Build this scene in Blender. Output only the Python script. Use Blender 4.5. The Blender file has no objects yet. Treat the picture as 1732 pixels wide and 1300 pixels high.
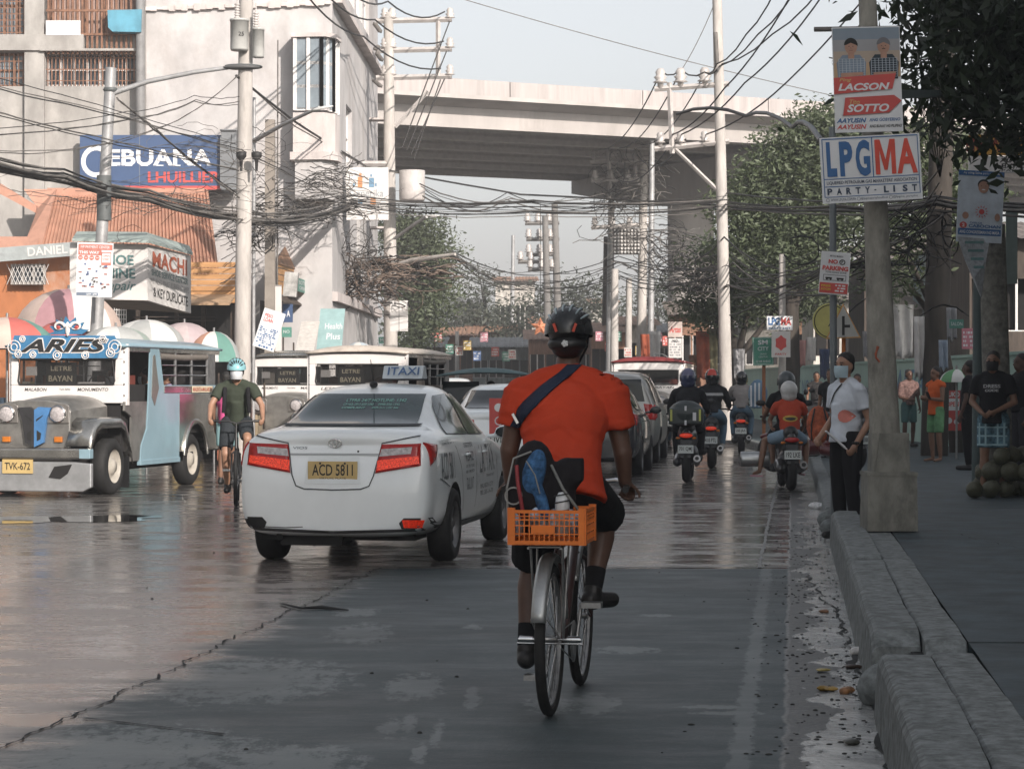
import bpy, bmesh, math, random
import numpy as np
from mathutils import Vector as V, Matrix as M, Quaternion as Q
from mathutils.bvhtree import BVHTree
random.seed(7)
R = math.radians
SC = bpy.context.scene
C = SC.collection
F = 3900.0; H = 1.45                     # focal length in photo pixels, eye height
# ---------------------------------------------------------------- camera, light, exposure
cam_d = bpy.data.cameras.new('camera'); cam = bpy.data.objects.new('camera', cam_d); C.objects.link(cam)
cam_d.sensor_width = 36; cam_d.lens = F / 1732 * 36; cam_d.clip_end = 3000; cam_d.clip_start = .1
cam.location = (0, 0, H); cam.rotation_euler = (R(90), 0, 0)
SC.camera = cam
TOSUN = V((math.sin(R(29)) * math.cos(R(25)), -math.cos(R(29)) * math.cos(R(25)), math.sin(R(25))))
sun_d = bpy.data.lights.new('sun', 'SUN'); sun_d.energy = 4.2; sun_d.angle = R(.6); sun_d.color = (1, .91, .83)
sun = bpy.data.objects.new('sun', sun_d); C.objects.link(sun); sun.rotation_euler = TOSUN.to_track_quat('Z', 'Y').to_euler()
W = bpy.data.worlds.new('World'); SC.world = W; W.use_nodes = True
wn = W.node_tree; bg = wn.nodes['Background']
sky = wn.nodes.new('ShaderNodeTexSky'); sky.sky_type = 'NISHITA'; sky.sun_disc = False
sky.sun_elevation = R(25); sky.sun_rotation = R(151); sky.dust_density = 2.0; sky.air_density = 1.0; sky.ozone_density = 1.0
hs = wn.nodes.new('ShaderNodeHueSaturation'); hs.inputs['Saturation'].default_value = .3
wn.links.new(sky.outputs[0], hs.inputs['Color']); wn.links.new(hs.outputs[0], bg.inputs['Color'])
bg.inputs['Strength'].default_value = .118
SC.view_settings.view_transform = 'Standard'; SC.view_settings.look = 'None'
SC.view_settings.exposure = 0.62; SC.view_settings.gamma = 1.0
SC.cycles.max_bounces = 6; SC.cycles.diffuse_bounces = 3; SC.cycles.glossy_bounces = 3; SC.cycles.transmission_bounces = 4
SC.cycles.transparent_max_bounces = 8; SC.cycles.volume_bounces = 0; SC.cycles.caustics_reflective = False
SC.cycles.caustics_refractive = False; SC.cycles.use_denoising = True
# ---------------------------------------------------------------- picture pixels -> places in the street
def P(x, y, Y): return V(((x - 866) * Y / F, Y, H + (650 - y) * Y / F))
def G(x, y, z=0.0):
    Y = (H - z) * F / (y - 650); return V(((x - 866) * Y / F, Y, z))
# ---------------------------------------------------------------- materials
MATS = {}
def mat(name, col=None, rough=.6, metal=0, var=.15, scale=5, bump=0, spec=.5, coat=0, emit=0, dirt=0, dcol=(.06, .05, .045), stretch=(1, 1, 1), alpha=1, trans=0):
    if name in MATS: return MATS[name]
    m = bpy.data.materials.new(name); m.use_nodes = True; MATS[name] = m
    nt = m.node_tree; b = nt.nodes['Principled BSDF']; L = nt.links.new
    b.inputs['Roughness'].default_value = rough; b.inputs['Metallic'].default_value = metal
    b.inputs['Specular IOR Level'].default_value = spec; b.inputs['Coat Weight'].default_value = coat
    b.inputs['Alpha'].default_value = alpha; b.inputs['Transmission Weight'].default_value = trans
    c = (*col, 1)
    b.inputs['Base Color'].default_value = c
    if emit:
        b.inputs['Emission Color'].default_value = c; b.inputs['Emission Strength'].default_value = emit
    if var or bump or dirt:
        tc = nt.nodes.new('ShaderNodeTexCoord'); mp = nt.nodes.new('ShaderNodeMapping'); mp.inputs['Scale'].default_value = stretch
        L(tc.outputs['Object'], mp.inputs[0])
        n = nt.nodes.new('ShaderNodeTexNoise'); n.inputs['Scale'].default_value = scale; n.inputs['Detail'].default_value = 6
        n.inputs['Roughness'].default_value = .65; L(mp.outputs[0], n.inputs['Vector'])
        mx = nt.nodes.new('ShaderNodeMix'); mx.data_type = 'RGBA'
        mx.inputs[6].default_value = (*[v * (1 - var) for v in col], 1); mx.inputs[7].default_value = (*[min(1, v * (1 + var)) for v in col], 1)
        rp = nt.nodes.new('ShaderNodeMapRange'); rp.inputs[1].default_value = .35; rp.inputs[2].default_value = .65
        L(n.outputs[0], rp.inputs[0]); L(rp.outputs[0], mx.inputs[0]); out = mx.outputs[2]
        if dirt:
            n2 = nt.nodes.new('ShaderNodeTexNoise'); n2.inputs['Scale'].default_value = scale * .45; n2.inputs['Detail'].default_value = 10
            n2.inputs['Roughness'].default_value = .72; L(mp.outputs[0], n2.inputs['Vector'])
            r2 = nt.nodes.new('ShaderNodeMapRange'); r2.inputs[1].default_value = .68 - .3 * dirt; r2.inputs[2].default_value = .75; r2.inputs[4].default_value = min(1, .5 + dirt)
            L(n2.outputs[0], r2.inputs[0])
            m2 = nt.nodes.new('ShaderNodeMix'); m2.data_type = 'RGBA'; m2.inputs[7].default_value = (*dcol, 1)
            L(out, m2.inputs[6]); L(r2.outputs[0], m2.inputs[0]); out = m2.outputs[2]
            if rough < .5:
                m3 = nt.nodes.new('ShaderNodeMix'); m3.inputs[2].default_value = rough; m3.inputs[3].default_value = .8
                L(r2.outputs[0], m3.inputs[0]); L(m3.outputs[0], b.inputs['Roughness'])
        L(out, b.inputs['Base Color'])
        if bump:
            bp = nt.nodes.new('ShaderNodeBump'); bp.inputs['Strength'].default_value = bump; bp.inputs['Distance'].default_value = .02
            L(n.outputs[0], bp.inputs['Height']); L(bp.outputs[0], b.inputs['Normal'])
    return m
def leafmat(name, col, var=.4):
    if name in MATS: return MATS[name]
    m = mat(name, col, .55, var=var, scale=1.3); nt = m.node_tree; b = nt.nodes['Principled BSDF']
    tr = nt.nodes.new('ShaderNodeBsdfTranslucent'); tr.inputs[0].default_value = (col[0] * 1.5, col[1] * 1.6, col[2], 1)
    mx = nt.nodes.new('ShaderNodeMixShader'); mx.inputs[0].default_value = .25
    nt.links.new(b.outputs[0], mx.inputs[1]); nt.links.new(tr.outputs[0], mx.inputs[2]); nt.links.new(mx.outputs[0], nt.nodes['Material Output'].inputs[0])
    return m
# ---------------------------------------------------------------- text outlines from the built-in font
TXT = {}
def text_mesh(s, bold=0., shear=0.):
    k = (s, bold, shear)
    if k not in TXT:
        cu = bpy.data.curves.new('t', 'FONT'); cu.body = s; cu.size = 1; cu.offset = bold; cu.shear = shear; cu.resolution_u = 3
        o = bpy.data.objects.new('t', cu); TS.collection.objects.link(o); TS.view_layers[0].update()
        me = bpy.data.meshes.new_from_object(o.evaluated_get(TS.view_layers[0].depsgraph))
        vs = [v.co.copy() for v in me.vertices]; fs = [tuple(p.vertices) for p in me.polygons]
        x0 = min(v.x for v in vs); x1 = max(v.x for v in vs); y0 = min(v.y for v in vs); y1 = max(v.y for v in vs)
        TXT[k] = ([((v.x - x0) / (x1 - x0), (v.y - y0) / (y1 - y0)) for v in vs], fs)
        bpy.data.objects.remove(o); bpy.data.curves.remove(cu); bpy.data.meshes.remove(me)
    return TXT[k]
TS = bpy.data.scenes.new('work')         # a side scene in which modifiers are evaluated; removed at the end
# ---------------------------------------------------------------- mesh builder
def frame(d):
    d = V(d).normalized(); u = V((0, 0, 1)) if abs(d.z) < .95 else V((1, 0, 0))
    a = d.cross(u).normalized(); b = a.cross(d).normalized(); return a, b
class MB:
    def __init__(s): s.v = []; s.f = []; s.mi = []; s.sm = []; s.T = M.Identity(4); s.mats = []; s.cur = 0
    def use(s, m):
        if m not in s.mats: s.mats.append(m)
        s.cur = s.mats.index(m); return s
    def add(s, vs, fs, smooth=False):
        b = len(s.v); s.v += [s.T @ V(v) for v in vs]
        for f in fs: s.f.append(tuple(i + b for i in f)); s.mi.append(s.cur); s.sm.append(smooth)
        return s
    def box(s, c, d, rz=0, rot=None):
        x, y, z = d[0] / 2, d[1] / 2, d[2] / 2
        m = M.Translation(V(c)) @ (rot.to_4x4() if rot else M.Rotation(rz, 4, 'Z'))
        vs = [m @ V((a * x, b * y, e * z)) for a in (-1, 1) for b in (-1, 1) for e in (-1, 1)]
        return s.add(vs, [(0, 1, 3, 2), (4, 6, 7, 5), (0, 4, 5, 1), (2, 3, 7, 6), (0, 2, 6, 4), (1, 5, 7, 3)])
    def tube(s, pts, r, n=8, caps=True, smooth=True, flat=1.0):
        pts = [V(p) for p in pts]; k = len(pts); rs = r if isinstance(r, (list, tuple)) else [r] * k
        vs = []; a = None
        for i, p in enumerate(pts):
            d = (pts[min(i + 1, k - 1)] - pts[max(i - 1, 0)]).normalized()
            if a is None: a, b = frame(d)
            else:
                a = (a - d * a.dot(d)).normalized(); b = a.cross(d).normalized()
            for j in range(n):
                t = 2 * math.pi * j / n; vs.append(p + a * (math.cos(t) * rs[i]) + b * (math.sin(t) * rs[i] * flat))
        fs = [(i * n + j, i * n + (j + 1) % n, (i + 1) * n + (j + 1) % n, (i + 1) * n + j) for i in range(k - 1) for j in range(n)]
        s.add(vs, fs, smooth)
        if caps: s.add(vs[:n] + vs[-n:], [tuple(range(n))[::-1], tuple(range(n, 2 * n))])
        return s
    def lathe(s, prof, c=(0, 0, 0), ax='Z', n=20, smooth=True, a0=0, a1=2 * math.pi):
        vs = []; full = abs(a1 - a0 - 2 * math.pi) < 1e-6; m = n if full else n + 1
        for r, h in prof:
            for j in range(m):
                t = a0 + (a1 - a0) * j / n; x, y = math.cos(t) * r, math.sin(t) * r
                q = {'Z': (x, y, h), 'X': (h, x, y), 'Y': (x, h, y)}[ax]; vs.append(V(c) + V(q))
        fs = [(i * m + j, i * m + (j + 1) % m, (i + 1) * m + (j + 1) % m, (i + 1) * m + j) for i in range(len(prof) - 1) for j in range(n)]
        return s.add(vs, fs, smooth)
    def prism(s, poly, ax, a, b, smooth=False):
        n = len(poly); g = {'x': lambda p, h: (h, p[0], p[1]), 'y': lambda p, h: (p[0], h, p[1]), 'z': lambda p, h: (p[0], p[1], h)}[ax]
        s.add([g(p, a) for p in poly] + [g(p, b) for p in poly], [tuple(range(n)), tuple(range(n, 2 * n))[::-1]])
        return s.add([g(p, a) for p in poly] + [g(p, b) for p in poly], [(i, n + i, n + (i + 1) % n, (i + 1) % n) for i in range(n)], smooth)
    def ell(s, c, r, n=12, rot=None):
        if not isinstance(r, (list, tuple)): r = (r, r, r)
        vs = []; k = max(4, n // 2)
        for i in range(k + 1):
            t = math.pi * i / k
            for j in range(n):
                q = V((math.sin(t) * math.cos(2 * math.pi * j / n) * r[0], math.sin(t) * math.sin(2 * math.pi * j / n) * r[1], math.cos(t) * r[2]))
                vs.append(V(c) + ((rot @ q) if rot else q))
        return s.add(vs, [(i * n + j, (i + 1) * n + j, (i + 1) * n + (j + 1) % n, i * n + (j + 1) % n) for i in range(k) for j in range(n)], True)
    def cap(s, p0, r0, p1, r1, n=12):
        p0, p1 = V(p0), V(p1); d = p1 - p0; l = d.length
        if l < 1e-5: return s.ell(p0, r0, n)
        d /= l; pts = []; rs = []
        for i in range(4): t = math.pi / 2 * (1 - i / 4); pts.append(p0 - d * r0 * math.sin(t)); rs.append(max(1e-4, r0 * math.cos(t)))
        pts += [p0, p1]; rs += [r0, r1]
        for i in range(1, 5): t = math.pi / 2 * i / 4; pts.append(p1 + d * r1 * math.sin(t)); rs.append(max(1e-4, r1 * math.cos(t)))
        return s.tube(pts, rs, n)
    def slab(s, q, t, back=None):
        q = [V(p) for p in q]; nrm = (q[1] - q[0]).cross(q[-1] - q[0]).normalized()
        if back is not None: nrm = V(back)
        w = [p + nrm * t for p in q]; n = len(q)
        return s.add(q + w, [tuple(range(n)), tuple(range(n, 2 * n))[::-1]] + [(i, n + i, n + (i + 1) % n, (i + 1) % n) for i in range(n)])
    def text(s, t, x0, x1, z0, z1, y=0., bold=.0, shear=0., depth=None):
        vs, fs = text_mesh(t, bold, shear)
        return s.add([(x0 + (x1 - x0) * u, y, z0 + (z1 - z0) * w) for u, w in vs], fs)
    def poly(s, pts, y=0.): return s.add([(p[0], y, p[1]) for p in pts], [tuple(range(len(pts)))])
    def disc(s, x, z, rx, rz=None, y=0., n=20): return s.poly([(x + rx * math.cos(2 * math.pi * i / n), z + (rz or rx) * math.sin(2 * math.pi * i / n)) for i in range(n)], y)
    def rect(s, x0, x1, z0, z1, y=0.): return s.poly([(x0, z0), (x1, z0), (x1, z1), (x0, z1)], y)
    def mesh(s, name='m'):
        me = bpy.data.meshes.new(name); me.from_pydata([tuple(v) for v in s.v], [], s.f)
        for m in s.mats: me.materials.append(m)
        me.polygons.foreach_set('material_index', s.mi); me.polygons.foreach_set('use_smooth', s.sm); me.update(); return me
    def build(s, name, parent=None, m=None, bevel=0, weld=False):
        if m: s.mats = [m] if not s.mats else s.mats
        me = s.mesh(name)
        if weld or bevel:
            b = bmesh.new(); b.from_mesh(me); bmesh.ops.remove_doubles(b, verts=b.verts, dist=1e-5); b.to_mesh(me); b.free()
        o = bpy.data.objects.new(name, me); C.objects.link(o)
        if parent: o.parent = parent
        if bevel:
            bv = o.modifiers.new('b', 'BEVEL'); bv.width = bevel; bv.segments = 2; bv.limit_method = 'ANGLE'
        return o
def evaluate(me, *mods):
    """mesh after the given modifiers [(type, {props})]"""
    o = bpy.data.objects.new('w', me); TS.collection.objects.link(o)
    for t, d in mods:
        md = o.modifiers.new(t, t)
        for k, v in d.items(): setattr(md, k, v)
    TS.view_layers[0].update()
    r = bpy.data.meshes.new_from_object(o.evaluated_get(TS.view_layers[0].depsgraph)); bpy.data.objects.remove(o); return r
def blob(mb, name, parent, m, vox=.012, sm=4, deci=0):
    """fuse overlapping closed shapes into one continuous skin"""
    mods = [('REMESH', dict(mode='VOXEL', voxel_size=vox, use_smooth_shade=True)), ('SMOOTH', dict(factor=.5, iterations=sm))]
    if deci: mods.append(('DECIMATE', dict(ratio=deci)))
    me = evaluate(mb.mesh(), *mods); me.materials.clear(); me.materials.append(m); me.name = name
    me.polygons.foreach_set('use_smooth', [True] * len(me.polygons))
    o = bpy.data.objects.new(name, me); C.objects.link(o)
    if parent: o.parent = parent
    return o
# ---------------------------------------------------------------- things
def tag(o, label, cat, group=None):
    o['label'] = label; o['category'] = cat
    if group: o['group'] = group
    return o
def thing(name, label, cat, loc=(0, 0, 0), rz=0., group=None):
    o = bpy.data.objects.new(name, None); C.objects.link(o); o.location = loc; o.rotation_euler = (0, 0, rz); o.empty_display_size = .2
    return tag(o, label, cat, group)
def struct(mb, name, **k):
    o = mb.build(name, **k); o['kind'] = 'structure'; return o
def copy_tree(o, parent=None):
    c = o.copy(); C.objects.link(c); c.parent = parent
    for ch in o.children: copy_tree(ch, c)
    return c
def heading(dx, dy): return math.atan2(-dx, dy)      # local +Y onto (dx, dy)
def project(poly_v, faces, bvh, axis, sign, off, rot=None, maxd=9):
    """drape flat outline points on a body: cast along an axis, keep 'off' clear of the skin"""
    out = []
    for v in poly_v:
        o = V(v); d = V((0, 0, 0)); d[axis] = -sign; o = o.copy(); o[axis] = sign * 8
        h = bvh.ray_cast(o, d)
        if h[0] is None: out.append(None); continue
        p = h[0].copy() + (h[1] * off if h[1][axis] * sign > 0 else -h[1] * off); out.append(p)
    return out
def decal(bvh, poly, axis, sign, name, parent, m, off=.004, step=.06, base=0., thick=0):
    """poly: 2D outline seen along 'axis' (0: (y,z), 1: (x,z), 2: (x,y)); cut to a fine grid and draped on the skin"""
    b = bmesh.new()
    mk = {0: lambda p: (base, p[0], p[1]), 1: lambda p: (p[0], base, p[1]), 2: lambda p: (p[0], p[1], base)}[axis]
    polys = poly if isinstance(poly[0][0], (list, tuple)) else [poly]; poly = [p for q in polys for p in q]
    for q in polys: b.faces.new([b.verts.new(mk(p)) for p in q])
    bmesh.ops.remove_doubles(b, verts=b.verts[:], dist=1e-5); bmesh.ops.triangulate(b, faces=b.faces[:])
    ax2 = [i for i in range(3) if i != axis]
    for k, a in enumerate(ax2):
        lo = min(p[k] for p in poly); hi = max(p[k] for p in poly); t = math.ceil(lo / step) * step
        while t < hi:
            co = V((0, 0, 0)); co[a] = t; no = V((0, 0, 0)); no[a] = 1
            bmesh.ops.bisect_plane(b, geom=b.verts[:] + b.edges[:] + b.faces[:], plane_co=co, plane_no=no); t += step
    pts = project([v.co for v in b.verts], None, bvh, axis, sign, off)
    for v, p in zip(b.verts[:], pts):
        if p is None: b.verts.remove(v)
        else: v.co = p
    for f in b.faces: f.smooth = True
    bmesh.ops.recalc_face_normals(b, faces=b.faces[:])
    if thick:
        me0 = bpy.data.meshes.new('x'); b.to_mesh(me0); b.free(); me0.materials.append(m)
        me = evaluate(me0, ('SOLIDIFY', dict(thickness=thick, offset=0)))
    else:
        me = bpy.data.meshes.new(name); b.to_mesh(me); b.free(); me.materials.append(m)
    me.name = name; o = bpy.data.objects.new(name, me); C.objects.link(o); o.parent = parent; return o
def text_on(bvh, t, axis, sign, a0, a1, z0, z1, name, parent, m, off=.005, bold=.01, shear=0, flip=False):
    vs, fs = text_mesh(t, bold, shear)
    mb = MB(); mb.use(m); pts = []
    for u, w in vs:
        a = a0 + (a1 - a0) * u; z = z0 + (z1 - z0) * w; pts.append({0: (0, a, z), 1: (a, 0, z)}[axis])
    pj_ = project(pts, None, bvh, axis, sign, off); mb.add([p or V((0, 0, 0)) for p in pj_], [f for f in fs if all(pj_[i] for i in f)]); return mb.build(name, parent)
# ================================================================ road surface
WORN = [(700, 1160, 0.36, 1.17), (1010, 1190, 0.26, 0.91), (930, 1190, 0.29, 0.65), (610, 1070, 0.45, 1.3), (420, 1150, 1.17, 2.08), (180, 1275, 1.43, 1.82), (490, 1292, 0.65, 1.17), (600, 1035, 0.39, 0.65), (1060, 1098, 0.45, 0.45), (800, 1060, 0.16, 0.39), (800, 960, 0.26, 0.39), (1110, 1040, 0.26, 0.26), (1200, 1195, 0.39, 0.16), (1230, 1205, 0.39, 0.16), (660, 1230, 0.13, 0.65), (800, 1180, 0.1, 0.91), (690, 1225, 0.08, 0.78), (710, 1275, 0.08, 0.65), (740, 1240, 0.07, 0.91)]
def road_material():
    m = bpy.data.materials.new('wet_road'); m.use_nodes = True; nt = m.node_tree; b = nt.nodes['Principled BSDF']; L = nt.links.new
    geo = nt.nodes.new('ShaderNodeNewGeometry'); sp = nt.nodes.new('ShaderNodeSeparateXYZ'); L(geo.outputs['Position'], sp.inputs[0]); X, Y = sp.outputs[0], sp.outputs[1]
    def mt(op, a, c=None, d=None, clamp=False):
        n = nt.nodes.new('ShaderNodeMath'); n.operation = op; n.use_clamp = clamp
        for i, q in enumerate((a, c, d)):
            if q is None: continue
            if isinstance(q, (int, float)): n.inputs[i].default_value = q
            else: L(q, n.inputs[i])
        return n.outputs[0]
    def noise(sc, det=6, ro=.6, st=(1, 1, 1)):
        mp = nt.nodes.new('ShaderNodeMapping'); mp.inputs['Scale'].default_value = st; L(geo.outputs['Position'], mp.inputs[0])
        n = nt.nodes.new('ShaderNodeTexNoise'); n.inputs['Scale'].default_value = sc; n.inputs['Detail'].default_value = det; n.inputs['Roughness'].default_value = ro
        L(mp.outputs[0], n.inputs[0]); return n.outputs[0]
    def ramp(v, a, c, o0=0., o1=1.):
        n = nt.nodes.new('ShaderNodeMapRange'); n.interpolation_type = 'SMOOTHSTEP'
        for i, q in enumerate((v, a, c, o0, o1)):
            if isinstance(q, (int, float)): n.inputs[i].default_value = q
            else: L(q, n.inputs[i])
        return n.outputs[0]
    def mixc(f, a, c):
        n = nt.nodes.new('ShaderNodeMix'); n.data_type = 'RGBA'
        if isinstance(f, float): n.inputs[0].default_value = f
        else: L(f, n.inputs[0])
        for i, q in ((6, a), (7, c)):
            if isinstance(q, tuple): n.inputs[i].default_value = (*q, 1)
            else: L(q, n.inputs[i])
        return n.outputs[2]
    def mixf(f, a, c):
        n = nt.nodes.new('ShaderNodeMix'); L(f, n.inputs[0])
        for i, q in ((2, a), (3, c)):
            if isinstance(q, (int, float)): n.inputs[i].default_value = q
            else: L(q, n.inputs[i])
        return n.outputs[0]
    big = noise(.35, 5, .6); mid = noise(2.2, 8, .7); fine = noise(38, 5, .7); streak = noise(1.5, 9, .74, (.7, 1.7, 1)); tiny = noise(140, 3, .6)
    crk = mt('SUBTRACT', X, mt('MULTIPLY_ADD', Y, .102, -2.92))           # right of the long joint > 0
    edge = mt('SUBTRACT', X, mt('MULTIPLY_ADD', Y, .122, -.14))            # right of the edge line > 0
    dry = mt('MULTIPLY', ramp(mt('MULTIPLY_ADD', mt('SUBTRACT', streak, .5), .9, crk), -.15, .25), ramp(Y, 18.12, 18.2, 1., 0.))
    scal = noise(1.3, 6, .62, (1.6, 1., 1))
    gut = ramp(mt('MULTIPLY_ADD', mt('SUBTRACT', mid, .5), .10, edge), .09, .12)
    water_glare = mt('MULTIPLY', gut, ramp(mt('MULTIPLY_ADD', mt('SUBTRACT', scal, .5), .95, mt('MULTIPLY_ADD', mt('SUBTRACT', mid, .5), .25, edge)), .25, .28))
    dryroad = mt('MULTIPLY', dry, mt('SUBTRACT', 1., gut))
    cdry = mixc(ramp(mid, .3, .7), (.030, .048, .054), (.058, .084, .090))
    cdry = mixc(mt('MULTIPLY', ramp(streak, .6, .72), .45), cdry, (.085, .095, .095))
    cdry = mixc(mt('MULTIPLY', ramp(tiny, .35, .6), .5), cdry, (.016, .022, .025))
    cdry = mixc(mt('MULTIPLY', ramp(fine, .5, .7), .55), cdry, (.09, .10, .10))
    wp = None; grain = noise(9., 8, .78, (1.3, .55, 1))
    for (px_, py_, w, h) in WORN:
        g = G(px_, py_); dx = mt('MULTIPLY_ADD', X, 2 / w, -2 * g.x / w); dy = mt('MULTIPLY_ADD', Y, 2 / h, -2 * g.y / h)
        e = mt('SUBTRACT', 1., mt('SQRT', mt('ADD', mt('MULTIPLY', dx, dx), mt('MULTIPLY', dy, dy)))); wp = e if wp is None else mt('MAXIMUM', wp, e)
    worn = ramp(mt('ADD', mt('MULTIPLY', wp, .55), mt('MULTIPLY', mt('SUBTRACT', grain, .5), 2.2)), .02, .30)
    worn = mt('MULTIPLY', worn, ramp(wp, -.15, .2))
    ln_ = mt('SUBTRACT', .062, mt('ABSOLUTE', mt('ADD', edge, .07)))
    ln_ = mt('MULTIPLY', ramp(mt('ADD', mt('MULTIPLY', ln_, 9.), mt('MULTIPLY', mt('SUBTRACT', grain, .5), 1.6)), .08, .3), ramp(ln_, -.004, .008))
    worn = mt('MAXIMUM', worn, mt('MULTIPLY', ln_, .8))
    cdry = mixc(mt('MULTIPLY', worn, .75), cdry, (.185, .205, .205))
    cdry = mixc(mt('MULTIPLY', ramp(big, .45, .65), .5), cdry, (.02, .026, .028))
    cwet = mixc(ramp(streak, .35, .68), (.05, .048, .046), (.14, .128, .118))
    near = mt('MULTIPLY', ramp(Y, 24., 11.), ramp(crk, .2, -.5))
    cwet = mixc(mt('MULTIPLY', near, .65), cwet, mixc(ramp(streak, .3, .7), (.36, .30, .27), (.56, .47, .425)))  # near-left concrete lightened further, painting in the reflection of the lit buildings
    cg = mixc(ramp(fine, .45, .6), (.018, .02, .021), (.06, .058, .05))
    cg = mixc(water_glare, cg, mixc(ramp(mid, .4, .62), (.26, .27, .265), (.50, .50, .48)))  # pale colour of the gutter water paints in the reflected sky
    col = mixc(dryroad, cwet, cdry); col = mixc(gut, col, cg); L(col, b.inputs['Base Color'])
    rw = mixf(ramp(streak, .42, .6), .10, .34)
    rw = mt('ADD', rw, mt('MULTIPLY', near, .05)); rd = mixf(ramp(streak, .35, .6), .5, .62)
    ro = mixf(dryroad, rw, rd); ro = mixf(gut, ro, mixf(water_glare, .45, .14)); L(ro, b.inputs['Roughness'])
    b.inputs['Specular IOR Level'].default_value = .5
    hgt = mt('ADD', mt('MULTIPLY', fine, mixf(dryroad, .1, 1.)), mt('MULTIPLY', streak, mixf(dryroad, .3, .3)))
    hgt = mt('ADD', hgt, mt('MULTIPLY', mt('MULTIPLY', gut, mid), 4.))
    bp = nt.nodes.new('ShaderNodeBump'); bp.inputs['Strength'].default_value = .4; bp.inputs['Distance'].default_value = .012
    L(hgt, bp.inputs['Height']); L(bp.outputs[0], b.inputs['Normal']); return m
mb = MB(); mb.use(mat('far_ground', (.12, .11, .1), .9, scale=.2))
mb.add([(-1500, -400, -.03), (1500, -400, -.03), (1500, 2500, -.03), (-1500, 2500, -.03)], [(0, 1, 2, 3)]); struct(mb, 'ground')
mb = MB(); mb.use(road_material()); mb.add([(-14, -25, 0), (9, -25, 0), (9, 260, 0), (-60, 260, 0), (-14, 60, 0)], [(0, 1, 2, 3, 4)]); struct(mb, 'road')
def kerb_x(Y):
    if Y < 42: return .37 + .12 * Y
    if Y < 75: return 5.41
    return 5.41 - (Y - 75) * .05
# ---- kerb stones with a broken stretch
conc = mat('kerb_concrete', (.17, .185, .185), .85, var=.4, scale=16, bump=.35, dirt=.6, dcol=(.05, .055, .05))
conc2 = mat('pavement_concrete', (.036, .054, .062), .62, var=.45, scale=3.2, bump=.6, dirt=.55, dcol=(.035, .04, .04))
gap = mat('dark_gap', (.012, .013, .013), .95, var=0)
rr = random.Random(3)
from mathutils import noise as NZ
def kerb_run(name, y0, y1, top, wid, off=0., prof=None, step=.07):
    mb = MB(); mb.use(conc); n = int((y1 - y0) / step); rows = []
    prof = prof or [(0, -.02), (.01, top * .3), (.014, top * .6), (.02, top * .86), (.035, top * .96), (.055, top), (wid * .4, top), (wid * .6, top), (wid * .8, top), (wid - .004, top), (wid, top - .006), (wid + .001, -.02)]
    # kerb face has several levels so that chips show
    vs = []
    for i in range(n + 1):
        y = y0 + (y1 - y0) * i / n
        end = min(i, n - i)
        for j, (px_, pz) in enumerate(prof):
            q = V((px_ * 4 + 9.1, y * 2.2, pz * 6)); nn = NZ.noise(V((px_ * 2, y * .9, pz * 2))) * .010 + NZ.noise(q * 1.3) * .004
            dz = (nn if pz > .05 else 0) - (.03 * max(0, 2 - end) if pz > .05 else 0) - max(0, NZ.noise(V((y * 1.3, 7, j * .3))) - .35) * .10 * (1 if 2 < j < 7 else 0)
            vs.append((kerb_x(y) + off + px_ + (nn * .8 if j else 0), y, pz + dz))
    m = len(prof)
    mb.add(vs, [(i * m + j, (i + 1) * m + j, (i + 1) * m + j + 1, i * m + j + 1) for i in range(n) for j in range(m - 1)], False)
    mb.add(vs[:m] + vs[-m:], [tuple(range(m)), tuple(range(m, 2 * m))[::-1]])
    return struct(mb, name)
kerb_run('kerb', 2, 10.15, .285, .25); kerb_run('kerb', 10.8, 15.4, .285, .25); kerb_run('kerb', 15.42, 21.2, .30, .25)
sp_ = [(0, .2), (.003, .262), (.015, .272), (.06, .275), (.12, .275), (.17, .275), (.19, .274), (.198, .265), (.2, .1)]
kerb_run('kerb_strip', 2, 10.3, .275, .20, off=.256, prof=sp_); kerb_run('kerb_strip', 10.5, 21.1, .275, .2, off=.256, prof=sp_)
kerb_run('kerb', 24.3, 42, .16, .2); kerb_run('kerb', 42.05, 74, .16, .2); 
# ---- pavement slabs (right) and the ramp down to the far pavement
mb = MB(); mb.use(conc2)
def pave(y0, y1, z0, z1, o=.455, xr=14):
    n = max(1, int((y1 - y0) / 1.5)); k = 16; vs = []
    for i in range(n + 1):
        y = y0 + (y1 - y0) * i / n
        for j in range(k + 1):
            x = kerb_x(y) + o + (xr - kerb_x(y) - o) * (j / k) ** 1.3
            vs.append((x, y, z0 + (z1 - z0) * i / n + NZ.noise(V((x * .8, y * .5, 3))) * .012 * (0 < j)))
    mb.add(vs, [(i * (k + 1) + j, i * (k + 1) + j + 1, (i + 1) * (k + 1) + j + 1, (i + 1) * (k + 1) + j) for i in range(n) for j in range(k)], True)
    mb.add([(kerb_x(y0) + o, y0, z0), (xr, y0, z0), (xr, y0, -.01), (kerb_x(y0) + o, y0, -.01)], [(0, 1, 2, 3)])
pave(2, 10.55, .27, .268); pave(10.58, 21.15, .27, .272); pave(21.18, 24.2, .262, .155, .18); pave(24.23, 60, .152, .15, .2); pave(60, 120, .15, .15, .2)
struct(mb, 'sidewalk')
mb = MB(); mb.use(gap)
for (a, c, z) in ((2, 21.2, .2),):
    mb.add([(kerb_x(a) + .2, a, z), (kerb_x(c) + .2, c, z), (14, c, z), (14, a, z)], [(0, 1, 2, 3)])
struct(mb, 'sidewalk_bed')
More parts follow.
